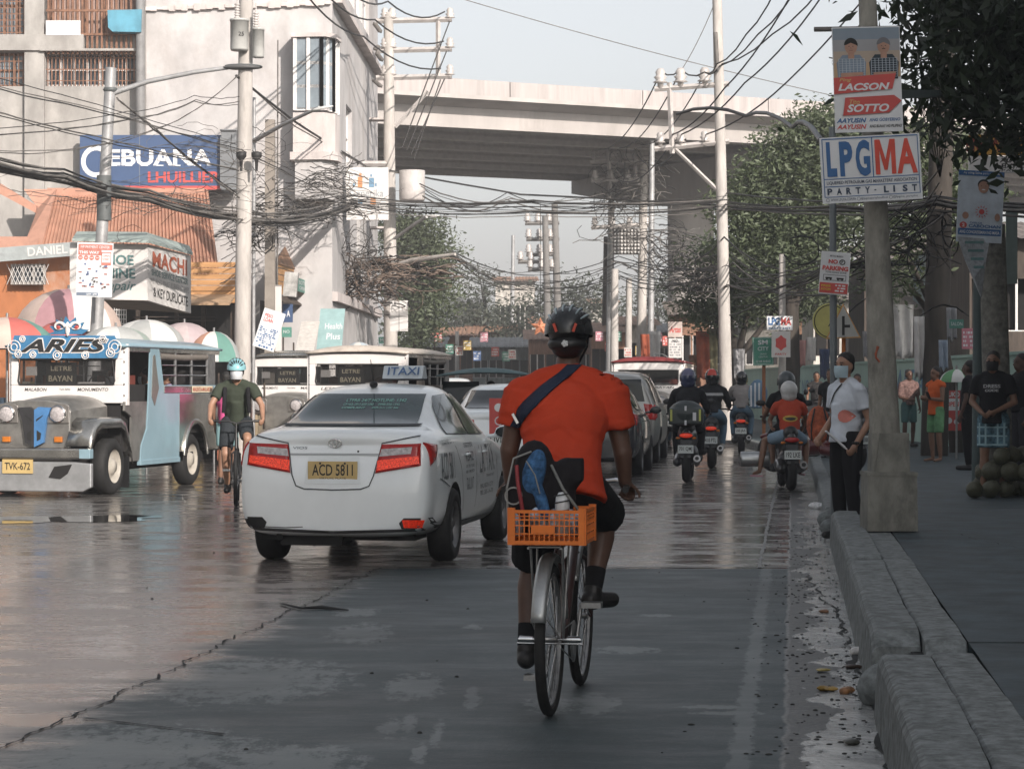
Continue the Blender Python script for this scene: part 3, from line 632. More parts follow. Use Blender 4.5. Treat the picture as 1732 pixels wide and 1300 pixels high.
    for q in 'LR':
        if shoes:
            c = MB(); a, e = j['an' + q], j['to' + q]; f = (e - a); f.z = 0; f = f.normalized() if f.length > .01 else V((0, -1, 0))
            c.cap(a - V((0, 0, .045)) * k - f * .025 * k, .044 * k, e - V((0, 0, -.012)), .038 * k); c.cap(a - V((0, 0, .0)), .043 * k, a - V((0, 0, .05)) * k, .045 * k)
            lo = min(a.z, e.z) 
            blob(c, 'shoe', t, shoes, vox, 2)
        elif sandals:
            c = MB(); c.use(sandals); a, e = j['an' + q], j['to' + q]; f = (e - a).normalized()
            rot = obasis(V((0, 0, 1)).cross(V((1, 0, 0))) if 0 else V((0, 0, 1)), (1, 0, 0)); m_ = a.lerp(e, .55); c.T = M.Translation((m_.x, m_.y, min(a.z - .08 * k, e.z) - .012)) @ M.Rotation(math.atan2(-(e - a).x, (e - a).y), 4, 'Z')
            c.prism([(.04 * math.sin(i / 14 * 6.283) * (1.1 if math.cos(i / 14 * 6.283) > 0 else .85) * k, .135 * k * math.cos(i / 14 * 6.283)) for i in range(14)], 'z', -.012, .006); c.build('sandal', t)
    if hair and not helmet:
        c = MB(); c.ell(hp(0, .03, .062), (.081 * k, .093 * k, .082 * k), 16, hr); c.ell(hp(0, .05, 0), (.074 * k, .06 * k, .07 * k), 14, hr)
        if longhair: c.cap(hp(0, .06, .03), .07 * k, hp(0, .085, -.14), .06 * k)
        blob(c, 'hair', t, HAIR, vox, 1)
    if mask:
        c = MB(); c.use(mask); vs = []; n = 10
        for i in range(6):
            for q in range(n + 1):
                a = -1.25 + 2.5 * q / n; z = .012 - i * .022; bul = 1 + .16 * math.sin(math.pi * min(1, (i + .8) / 5.5)); vs.append(hp(math.sin(a) * .077 * (1 - .04 * max(0, i - 2)), -.004 - math.cos(a) * .098 * bul * (1 if i < 5 else .93), z))
        c.add(vs, [(i * (n + 1) + q, i * (n + 1) + q + 1, (i + 1) * (n + 1) + q + 1, (i + 1) * (n + 1) + q) for i in range(5) for q in range(n)], True); c.build('face_mask', t)
    if not helmet or helmet[0] == 'cycle':
        for sx in (-1, 1):
            c = MB(); c.use(mat('eye', (.01, .008, .007), .2, var=0)); c.ell(hp(sx * .031, -.088, .017), (.013 * k, .006 * k, .006 * k), 8, hr); c.build('eye', t)
            c = MB(); c.use(HAIR); c.cap(hp(sx * .02, -.093, .042), .0045 * k, hp(sx * .045, -.083, .042), .004 * k, 6); c.build('eyebrow', t)
    if helmet and helmet[0] == 'full':
        c = MB(); c.ell(hp(0, .012, .03), (.128 * k, .15 * k, .14 * k), 18, hr); c.ell(hp(0, -.045, -.07), (.105 * k, .105 * k, .075 * k), 14, hr); c.ell(hp(0, .03, -.05), (.115 * k, .11 * k, .10 * k), 14, hr)
        h = blob(c, 'helmet', t, helmet[1], .01, 2)
        c = MB(); c.use(mat('visor', (.01, .01, .012), .08, var=0)); vs = []
        for i in range(5):
            for q in range(13): a = -1.3 + 2.6 * q / 12; z = .065 - i * .024; vs.append(hp(math.sin(a) * .13, .012 - math.cos(a) * .156, z))
        c.add(vs, [(i * 13 + q, i * 13 + q + 1, (i + 1) * 13 + q + 1, (i + 1) * 13 + q) for i in range(4) for q in range(12)], True); c.build('visor', h)
        if len(helmet) > 2:
            c = MB(); c.use(helmet[2]); vs = []
            for i in range(6):
                for q in range(9): a = math.pi / 2 + (q - 4) * .17; e = .15 + i * .2 ; vs.append(hp(.131 * math.cos(a) * math.cos(e), .012 + .153 * math.sin(a) * math.cos(e), .03 + .143 * math.sin(e)))
            c.add(vs, [(i * 9 + q, i * 9 + q + 1, (i + 1) * 9 + q + 1, (i + 1) * 9 + q) for i in range(5) for q in range(8)], True); c.build('stripe', h)
    if helmet and helmet[0] == 'cycle':
        shell = MB(); shell.use(helmet[1]); NU, NV = 28, 12; vs = []
        def dome(a, e, g=0):                                               # a round, e up from the rim
            return hp(math.cos(a) * (.113 + g) * math.cos(e), .012 + math.sin(a) * (.145 + g) * math.cos(e) , .034 + (.122 + g) * math.sin(e) + (.012 * math.sin(a) * math.cos(e)))
        for i in range(NV + 1):
            for q in range(NU): vs.append(dome(q / NU * 6.283, -.12 + (math.pi / 2 + .12) * i / NV))
        fs = [(i * NU + q, i * NU + (q + 1) % NU, (i + 1) * NU + (q + 1) % NU, (i + 1) * NU + q) for i in range(NV) for q in range(NU)]
        shell.add(vs, fs, True); h = shell.build('helmet', t)
        c = MB(); c.use(helmet[2])                                         # long vents fore and aft
        for i in range(-3, 4):
            for (f0, f1) in ((.42, .95), (1.12, 1.75), (1.95, 2.55)):
                vs = []
                for q in range(7):
                    f = f0 + (f1 - f0) * q / 6; w_ = .115 * math.sin(math.pi * min(.97, max(.1, (q + .3) / 6.6))) 
                    for sd in (-w_, w_):
                        ph = i * .36 + sd; vs.append(hp(math.sin(ph) * .115 * math.sin(f), .012 - math.cos(f) * .147, .036 + math.cos(ph) * .125 * math.sin(f)))
                c.add(vs, [(2 * q, 2 * q + 1, 2 * q + 3, 2 * q + 2) for q in range(6)], True)
        c.build('vents', h)
        c = MB(); c.use(helmet[2]); c.ell(hp(0, .012, .045), (.098 * k, .13 * k, .088 * k), 18, hr); c.ell(hp(0, .055, -.02), (.082 * k, .085 * k, .07 * k), 14, hr); c.build('helmet_liner', h)
        c = MB(); c.use(BLACK)
        for sx in (-1, 1): c.tube([hp(sx * .09, .0, .04), hp(sx * .083, -.01, -.03), hp(sx * .035, -.04, -.115)], .006 * k, 6)
        c.build('strap', h)
    return t, j, hp
def backset(t, name, m, prim):
    mb = MB(); mb.use(m); prim(mb); return mb.build(name, t)
# ================================================================ bicycles
TYRE = mat('tyre_rubber', (.012, .012, .012), .75, var=.3, scale=20); CHROME = mat('chrome', (.62, .62, .62), .22, 1, var=.15, scale=9); STEEL = mat('dull_steel', (.34, .34, .34), .42, .9, var=.25, scale=12, dirt=.2, dcol=(.12, .08, .06))
BLK = mat('black_plastic', (.012, .012, .013), .42, var=.25, scale=9)
def bike_wheel(par, c, r=.335, tyre_r=.024, spokes=28, rim=STEEL):
    c = V(c); w = MB(); w.use(TYRE); w.lathe([(r - tyre_r + tyre_r * math.cos(a), tyre_r * math.sin(a)) for a in [q / 10 * 6.283 for q in range(11)]], c, 'X', 40); o = w.build('wheel', par)
    w = MB(); w.use(rim); w.lathe([(r - .052, -.011), (r - .036, -.013), (r - .036, .013), (r - .052, .011), (r - .052, -.011)], c, 'X', 40, False); w.lathe([(.022, -.035), (.014, -.03), (.014, .03), (.022, .035)], c, 'X', 12); w.build('rim', o)
    w = MB(); w.use(CHROME)
    for i in range(spokes):
        a = i / spokes * 6.283; s = .03 if i % 2 else -.03; a2 = a + (.35 if (i // 2) % 2 else -.35)
        w.tube([c + V((s, math.cos(a2) * .02, math.sin(a2) * .02)), c + V((0, math.cos(a) * (r - .045), math.sin(a) * (r - .045)))], .0014, 4, False)
    w.build('spokes', o)
    return o
def bicycle(label, loc, rz, frame_m, fender=None, wb=1.07, r=.335, bars='swept', rack=False, pegs=False, cy=.44, crank=1.2, barz=1.0):
    t = thing('bicycle', label, 'bicycle', loc, rz)
    bike_wheel(t, (0, 0, r), r); bike_wheel(t, (0, wb, r), r)
    bb = V((0, cy, .28)); st = V((0, cy - .16, .80)); hd0 = V((0, wb - .21, .68)); hd1 = V((0, wb - .25, .86)); f = MB(); f.use(frame_m)
    f.tube([bb, st], .016); f.tube([bb, hd0], .019); f.tube([st - V((0, -.02, .07)), hd1 - V((0, 0, .03))], .016); f.tube([hd0, hd1], .02)
    for s in (-1, 1):
        f.tube([bb + V((s * .03, 0, 0)), V((s * .055, 0, r))], .009); f.tube([st - V((0, 0, .05)), V((s * .05, .06, r + .12)), V((s * .055, 0, r))], .008)
        f.tube([hd0 - V((0, 0, .02)), V((s * .05, wb - .16, .62)), V((s * .05, wb - .06, .45)), V((s * .05, wb, r))], .011)
    f.build('frame', t)
    f = MB(); f.use(BLK); f.tube([st, st + V((0, -.02, .07))], .013); f.cap(st + V((0, .1, .11)), .03, st + V((0, -.04, .11)), .05); f.ell(st + V((0, -.09, .12)), (.09, .08, .045)); blob(f, 'saddle', t, BLK, .01, 2)
    f = MB(); f.use(CHROME if bars == 'swept' else BLK); hz = V((0, wb - .27, barz - .04)); f.tube([hd1, hz], .012)
    w_ = .27 if bars == 'swept' else .33
    gr = MB(); gr.use(BLK)
    for s in (-1, 1):
        if bars == 'swept': pts = [hz, hz + V((s * .08, .05, .02)), hz + V((s * .2, .02, .04)), hz + V((s * w_, -.08, .03)), hz + V((s * (w_ + .01), -.30, .01))]
        else: pts = [hz, hz + V((s * .1, 0, .03)), hz + V((s * w_, -.03, .03))]
        f.tube(pts, .011); d = (pts[-1] - pts[-2]).normalized(); gr.tube([pts[-1] - d * .12, pts[-1] + d * .01], .016)
    h = f.build('handlebar', t); gr.build('grips', h)
    f = MB(); f.use(STEEL)
    for s in (-1, 1):
        a = crank + (0 if s > 0 else math.pi); p0 = bb + V((s * .06, 0, 0)); p1 = p0 + V((s * .015, math.cos(a) * .17, math.sin(a) * .17)); f.tube([p0, p1], .01); f.box(p1 + V((s * .05, 0, 0)), (.09, .08, .025))
    f.tube([bb - V((.07, 0, 0)), bb + V((.07, 0, 0))], .012); f.lathe([(.095, .045), (.095, .05), (.02, .05), (.02, .045)], bb, 'X', 24)
    f.tube([bb + V((.047, 0, .09)), V((.047, 0, r + .035))], .004, 4); f.tube([bb + V((.047, 0, -.09)), V((.047, 0, r - .035))], .004, 4); f.build('crankset', t)
    if fender:
        for cyy, a0, a1 in ((0, .15, 2.85), (wb, .55, 2.6)):
            f = MB(); f.use(fender); prof = [(r + .03, -.032), (r + .04, -.02), (r + .043, 0), (r + .04, .02), (r + .03, .032)]; n = 22; vs = []
            for i in range(n + 1):
                a = a0 + (a1 - a0) * i / n
                for rr_, x in prof: vs.append((x, cyy + rr_ * math.cos(a), r + rr_ * math.sin(a)))
            m = len(prof); f.add(vs, [(i * m + q, i * m + q + 1, (i + 1) * m + q + 1, (i + 1) * m + q) for i in range(n) for q in range(m - 1)], True)
            o = f.build('mudguard', t); sd = o.modifiers.new('s', 'SOLIDIFY'); sd.thickness = .002
            f = MB(); f.use(STEEL)
            for s in (-1, 1): f.tube([V((s * .05, cyy, r)), V((s * .034, cyy - (r + .03) * .92, r + .12))], .003, 5)
            f.build('stay', o)
    if rack:
        f = MB(); f.use(STEEL)
        for s in (-1, 1):
            f.tube([V((s * .07, .32, .76)), V((s * .07, -.17, .745))], .006); f.tube([V((s * .07, -.1, .745)), V((s * .06, 0, r))], .006); f.tube([V((s * .07, .1, .745)), V((s * .06, 0, r))], .005)
        for y in (-.17, -.05, .08, .2, .32): f.tube([V((-.07, y, .75)), V((.07, y, .75))], .005)
        f.build('rear_rack', t)
    if pegs:
        f = MB(); f.use(CHROME); f.tube([V((-.14, -.005, r)), V((.14, -.005, r))], .007); f.tube([V((-.145, 0, r - .018)), V((.145, 0, r - .018))], .005)
        for s in (-1, 1): f.tube([V((s * .075, 0, r)), V((s * .135, 0, r))], .016)
        f.build('foot_pegs', t)
    return t
# ================================================================ the cyclist in the orange shirt
d0 = heading(.156, .988); R0 = V((.166, 10.1, 0))
bicycle('silver mudguarded roadster bicycle ridden by the man in the orange shirt', R0, d0, mat('maroon_frame', (.06, .03, .028), .35, coat=.3), mat('silver_mudguard', (.36, .37, .37), .38, .7, dirt=.25, dcol=(.1, .09, .08), scale=8), wb=1.06, rack=True, pegs=True, crank=1.25)
orange = cloth('orange_cotton', (.47, .05, .02), scale=2.6)
# the figure faces -Y in its own space, so turn it half round
J = dict(pel=(0, -.34, 1.0), che=(0, -.44, 1.26), nec=(0, -.54, 1.49), hed=(-.005, -.60, 1.655), shL=(.205, -.52, 1.42), shR=(-.205, -.52, 1.42), elL=(.262, -.52, 1.15), elR=(-.262, -.53, 1.14), wrL=(.265, -.57, 1.0), wrR=(-.268, -.58, 1.0),
         hiL=(.10, -.38, .96), hiR=(-.10, -.38, .96), knL=(.165, -.60, .63), knR=(-.15, -.78, .84), anL=(.175, -.46, .24), anR=(-.115, -.62, .50), toL=(.20, -.60, .165), toR=(-.185, -.76, .43))
skd = mat('cyclist_skin', (.105, .055, .038), .5, var=.12, scale=12)
pt, pj, hp = person('cyclist in an orange T-shirt and black helmet seen from behind on the silver bicycle', R0, d0 + math.pi, J, 1.0, skd, top=orange, sleeve=.62, hem=-.08, bottom=BLACK, leg=.5, shoes=DARKSHOE, helmet=('cycle', mat('helmet_shell', (.02, .022, .024), .25, var=.1), BLK),
       fat=1.2, vox=.008, curl=(1.0, 1.0), hd={'L': ((.12, -1, -.5), (-.2, .1, -1)), 'R': ((-.12, -1, -.5), (.2, .1, -1))}, loose=1.05)
# helmet: pale highlights on the ribs, red pads, white badge
def hdet(mb): mb.use(mat('helmet_grey', (.30, .36, .38), .4));
mb = MB(); mb.use(mat('helmet_grey', (.30, .36, .38), .4))
for i in (-3, -2, -1, 0, 1, 2):
    mb.tube([hp(math.sin((i + .5) * .36) * .116 * math.sin(a), .012 - math.cos(a) * .147, .037 + math.cos((i + .5) * .36) * .127 * math.sin(a)) for a in [1.2 + 1.1 * q / 7 for q in range(8)]], [.003, .005, .006, .006, .006, .006, .005, .003], 6)
mb.build('helmet_highlight', pt)
mb = MB(); mb.use(mat('helmet_red', (.5, .05, .02), .4))
for sx in (-1, 1): mb.box(hp(sx * .045, .148, .055), (.012, .01, .04), rot=M.Rotation(sx * .35, 3, 'Y'))
mb.build('helmet_pad', pt)
mb = MB(); mb.use(mat('badge_white', (.6, .62, .62), .5))
for i in range(5): a = i * 1.2566; mb.ell(hp(math.cos(a) * .009, .146, -.018 + math.sin(a) * .009), (.008, .004, .008), 8)
mb.ell(hp(0, .146, -.018), (.006, .006, .006), 8); mb.build('helmet_badge', pt)
mb = MB(); mb.ell(hp(0, .06, -.02), (.093, .088, .045), 16); mb.build('helmet_cradle', pt, BLK)
# socks
for q in 'LR':
    mb = MB(); mb.tube([pj['an' + q] + (pj['kn' + q] - pj['an' + q]) * .02, pj['an' + q] + (pj['kn' + q] - pj['an' + q]) * .27], [.042, .046], 14); mb.build('sock', pt, BLACK)
# strap over the back, cut to lie on the shirt
shirt = [c for c in pt.children if c.name.startswith('shirt')][0]
bv = BVHTree.FromPolygons([v.co for v in shirt.data.vertices], [tuple(p.vertices) for p in shirt.data.polygons])
navy = cloth('navy_webbing', (.018, .026, .05), .7)
decal(bv, [(-.075, 1.535), (-.01, 1.535), (.20, 1.345), (.245, 1.26), (.25, 1.13), (.205, 1.13), (.195, 1.25), (.16, 1.30)], 1, 1, 'bag_strap', pt, navy, off=.007, step=.03, thick=.006)
decal(bv, [(-.075, 1.53), (-.01, 1.53), (0, 1.6), (-.05, 1.6)], 2, 1, 'bag_strap', pt, navy, off=.007, step=.03, thick=.006)
mb = MB(); mb.use(CHROME); mb.box((.213, -.385, 1.295), (.012, .02, .05), rot=M.Rotation(.5, 3, 'Y')); mb.build('strap_buckle', pt)
# ---- orange crate tied on the rear rack, with a bag, bottle and stick
bf = M.Translation(R0) @ M.Rotation(d0, 4, 'Z')
def onbike(o): o.matrix_world = bf; return o
oc = mat('orange_crate_plastic', (.72, .17, .015), .45, var=.1)
ct = thing('crate', 'orange plastic lattice crate tied on the rear rack of the bicycle', 'crate', (0, 0, 0)); onbike(ct)
X0, X1, Y0, Y1, Z0, Z1 = -.145, .180, -.22, .14, .765, .912
def lattice(a0, a1, ax, pos):
    mb = MB(); mb.use(oc); q = (lambda a, z, da, dz, t=.006: mb.box((a, pos, z), (da, t, dz))) if ax == 'x' else (lambda a, z, da, dz, t=.006: mb.box((pos, a, z), (t, da, dz)))
    for z, hh in ((Z0 + .008, .016), (Z1 - .007, .014), (Z0 + .045, .005), (Z0 + .08, .005), (Z0 + .105, .006), (Z0 + .12, .004), (Z0 + .135, .004)): q((a0 + a1) / 2, z, a1 - a0, hh, .008 if hh > .01 else .006)
    n = 15
    for i in range(1, n): q(a0 + (a1 - a0) * i / n, (Z0 + Z1) / 2, .005, Z1 - Z0, .0055)
    for a in (a0 + .012, a1 - .012): q(a, (Z0 + Z1) / 2 + .003, .026, Z1 - Z0 + .012, .016)
    return mb
lattice(X0, X1, 'x', Y0).build('end_panel', ct); lattice(X0, X1, 'x', Y1).build('end_panel', ct); lattice(Y0, Y1, 'y', X0).build('side_panel', ct); lattice(Y0, Y1, 'y', X1).build('side_panel', ct)
mb = MB(); mb.use(oc); mb.box(((X0 + X1) / 2, (Y0 + Y1) / 2, Z0), (X1 - X0 - .01, Y1 - Y0 - .01, .008)); mb.box((0, Y0 - .004, Z0 + .063), (.10, .004, .03)); mb.build('crate_base', ct)
mb = MB()
for i in range(7): mb.ell((-.13 + .042 * i, -.09 + .05 * (i % 2), .845 + .015 * (i % 3)), (.035, .09, .06), 10)
o = blob(mb, 'plastic_bag', None, mat('blue_white_plastic', (.42, .50, .60), .3, var=.6, scale=22), .01, 1); onbike(o); tag(o, 'pale blue plastic bag stuffed inside the orange crate', 'plastic bag')
bg_ = thing('backpack', 'black and blue backpack standing in the orange crate behind the rider', 'backpack', (0, 0, 0)); onbike(bg_)
mb = MB(); mb.ell((-.085, -.07, .97), (.095, .09, .17), 18); mb.ell((-.06, -.06, 1.08), (.09, .085, .13), 18); mb.ell((.05, -.05, .98), (.075, .08, .12), 14); mb.ell((.085, -.05, 1.06), (.07, .065, .075), 14); mb.box((.12, -.05, 1.08), (.07, .08, .1)); blob(mb, 'bag_body', bg_, cloth('bag_black', (.016, .014, .016)), .01, 3)
mb = MB(); mb.ell((-.055, -.118, 1.06), (.052, .055, .115), 16, M.Rotation(.25, 3, 'Y')); mb.ell((-.02, -.128, .95), (.028, .04, .10), 12, M.Rotation(-.3, 3, 'Y')); blob(mb, 'blue_panel', bg_, cloth('bag_blue', (.05, .13, .27), var=.5, scale=30), .008, 2)
mb = MB(); mb.use(mat('bag_red', (.22, .02, .025), .6)); mb.tube([(-.125, -.145, 1.10), (-.115, -.17, 1.02), (-.10, -.172, .94), (-.09, -.165, .87)], .009, 8); mb.build('piping', bg_)
mb = MB(); mb.use(mat('grey_cord', (.25, .25, .24), .6))
mb.lathe([(.032, -.002), (.036, .003), (.04, -.002)], (-.135, -.165, .97), 'Y', 20); mb.tube([(-.165, -.12, .80), (-.172, -.12, 1.0), (-.14, -.13, 1.13), (-.06, -.15, 1.16)], .005, 6); mb.tube([(-.08, -.165, 1.12), (-.04, -.175, 1.06), (-.02, -.165, .98)], .003, 6); mb.build('cord', bg_)
o = MB(); o.use(mat('bottle_white', (.55, .57, .58), .4)); o.lathe([(0, .80), (.03, .80), (.032, .93), (.028, .965), (.015, .985), (0, .987)], (.075, -.15, 0), 'Z', 16)
o.use(BLK)
for z in (.90, .94, .97): o.tube([(.043, -.175, z), (.075, -.184, z + .006), (.107, -.17, z + .012)], .003, 5)
o = onbike(o.build('bottle')); tag(o, 'white bottle with black cord upright in the orange crate', 'bottle')
o = MB(); o.use(mat('grey_stick', (.16, .16, .15), .5)); o.tube([(.02, -.10, 1.10), (.08, -.16, 1.0), (.16, -.19, .90), (.168, -.1, .80)], .0065, 8); o = onbike(o.build('bungee_cord')); tag(o, 'grey elastic cord stretched from the backpack over the crate rim', 'cord')
# ================================================================ cars
RED_LAMP = mat('red_lamp', (.32, .012, .01), .15, var=.2, scale=40, emit=.05); RED_LIT = mat('lit_red_lamp', (.8, .045, .015), .25, var=.75, scale=90, emit=.22)
CLEAR = mat('clear_lamp', (.45, .42, .42), .15, var=.3, scale=30); AMBER = mat('amber_lamp', (.55, .17, .02), .25, var=.2)
CARGLASS = mat('car_glass', (.012, .016, .017), .05, var=0, spec=.35); PLATE_Y = mat('plate_yellow', (.55, .40, .17), .5, var=.08); PLATE_W = mat('plate_white', (.62, .66, .64), .5, var=.05); INK = mat('black_ink', (.015, .015, .015), .6, var=0)
WHEELBLK = mat('steel_wheel_grey', (.16, .16, .165), .45, .6, var=.2)
SEDAN = [(0, .745, .30, .60, .88, .68, .93, .42, .955, .965), (.07, .815, .24, .60, .96, .71, 1.045, .5, 1.075, 1.085), (.45, .845, .22, .60, 1.0, .70, 1.09, .55, 1.11, 1.12), (.78, .85, .22, .6, 1.0, .68, 1.09, .58, 1.12, 1.13),
         (1.35, .855, .2, .6, .98, .73, 1.05, .565, 1.365, 1.40), (1.65, .855, .2, .6, .97, .735, 1.03, .575, 1.41, 1.455), (2.1, .855, .2, .6, .96, .735, 1.02, .575, 1.425, 1.475), (2.6, .85, .2, .6, .95, .73, 1.0, .555, 1.385, 1.44),
         (3.3, .845, .2, .58, .93, .70, .98, .6, 1.02, 1.04), (3.9, .82, .2, .55, .82, .66, .9, .5, .93, .95), (4.3, .72, .24, .5, .66, .6, .74, .45, .77, .78), (4.42, .5, .3, .48, .55, .45, .62, .3, .63, .64)]
SUV = [(0, .74, .34, .7, 1.02, .70, 1.08, .56, 1.40, 1.44), (.10, .84, .28, .68, 1.05, .77, 1.12, .62, 1.56, 1.62), (.45, .88, .25, .66, 1.06, .79, 1.12, .64, 1.62, 1.68), (1.2, .89, .25, .66, 1.05, .79, 1.11, .65, 1.65, 1.71), (2.2, .89, .25, .66, 1.04, .79, 1.10, .64, 1.63, 1.70),
       (2.75, .885, .25, .66, 1.03, .78, 1.09, .62, 1.56, 1.63), (3.4, .875, .25, .66, 1.01, .75, 1.07, .66, 1.12, 1.14), (4.0, .85, .26, .64, .95, .71, 1.02, .55, 1.05, 1.07), (4.45, .76, .3, .6, .82, .62, .9, .45, .93, .94), (4.6, .55, .36, .55, .66, .48, .72, .3, .73, .74)]
def car_shell(st, sx, paintm, arches, lv=3):
    mb = MB(); mb.use(paintm); n = len(st); vs = []
    for (y, w, zb, zm, ze, fx, fz, gx, gz, hz_) in st:
        half = [(0, zb), (w * .55, zb), (w * .93, zb + .02), (w, zm * .6 + zb * .4), (w, zm + .12), (w * .985, ze), (fx, fz), (gx, gz), (gx * .55, (gz + hz_ * 2) / 3), (0, hz_)]
        yo = [0] * 4 + ([.0, .08, .10, .12, .12, .12] if y == 0 else [0] * 6)
        for (x, z), o in zip(half, yo): vs.append((x * sx, y + o, z))
        for (x, z), o in list(zip(half, yo))[1:-1][::-1]: vs.append((-x * sx, y + o, z))
    m = 18
    fs = [(i * m + j, i * m + (j + 1) % m, (i + 1) * m + (j + 1) % m, (i + 1) * m + j) for i in range(n - 1) for j in range(m)]
    for e, fl in ((0, False), ((n - 1) * m, True)):
        for j in range(9):
            q = [e + j, e + j + 1, e + (m - j - 1) % m, e + (m - j) % m]
            q = list(dict.fromkeys(q)); fs.append(tuple(q[::-1] if not fl else q))
    mb.add(vs, fs, True); me = evaluate(mb.mesh(), ('SUBSURF', dict(levels=lv, render_levels=lv)))
    b = bmesh.new(); b.from_mesh(me); bmesh.ops.recalc_face_normals(b, faces=b.faces); b.to_mesh(me); b.free()
    bvh = BVHTree.FromPolygons([v.co for v in me.vertices], [tuple(p.vertices) for p in me.polygons])
    c = MB(); c.use(BLK)
    for (y, r) in arches:
        for s in (-1, 1): c.lathe([(0, s * .50), (r, s * .50), (r, s * 1.2), (0, s * 1.2)], (0, y, .31), 'X', 32, False)
    cut = c.mesh(); b = bmesh.new(); b.from_mesh(cut); bmesh.ops.remove_doubles(b, verts=b.verts, dist=1e-4); bmesh.ops.recalc_face_normals(b, faces=b.faces); b.to_mesh(cut); b.free()
    co = bpy.data.objects.new('cut', cut); TS.collection.objects.link(co)
    me.materials.append(BLK)
    res = evaluate(me, ('BOOLEAN', dict(operation='DIFFERENCE', solver='EXACT', object=co))); bpy.data.objects.remove(co)
    return res, bvh
def car_wheel(par, x, y, r=.30, w=.19, rim=WHEELBLK, s=1):
    mb = MB(); mb.use(TYRE); mb.lathe([(r * .64, -w / 2), (r * .93, -w / 2), (r, -w * .36), (r, w * .36), (r * .93, w / 2), (r * .64, w / 2), (r * .64, -w / 2)], (x, y, r), 'X', 36); o = mb.build('wheel', par)
    mb = MB(); mb.use(rim); sx = s; mb.lathe([(r * .65, sx * w * .5), (r * .6, sx * w * .42), (r * .56, sx * w * .2)], (x, y, r), 'X', 28)
    mb.lathe([(0, sx * w * .36), (r * .16, sx * w * .36), (r * .18, sx * w * .2)], (x, y, r), 'X', 16)
    for i in range(7): a = i / 7 * 6.283; mb.box((x + sx * w * .25, y + math.cos(a) * r * .36, r + math.sin(a) * r * .36), (.02, r * .5, r * .13), rot=M.Rotation(a, 3, 'X'))
    mb.build('rim', o)
    mb = MB(); mb.use(BLK); mb.lathe([(0, sx * w * .05), (r * .62, sx * w * .05)], (x, y, r), 'X', 24); mb.build('brake_disc', o); return o
def ribbon(pts, w):
    a = []; b = []
    for i, p in enumerate(pts):
        p = V((*p, 0)); d = (V((*pts[min(i + 1, len(pts) - 1)], 0)) - V((*pts[max(i - 1, 0)], 0))).normalized(); s = V((-d.y, d.x, 0)) * w; a.append((p + s)[:2]); b.append((p - s)[:2])
    return [[tuple(a[i]), tuple(a[i + 1]), tuple(b[i + 1]), tuple(b[i])] for i in range(len(a) - 1)]
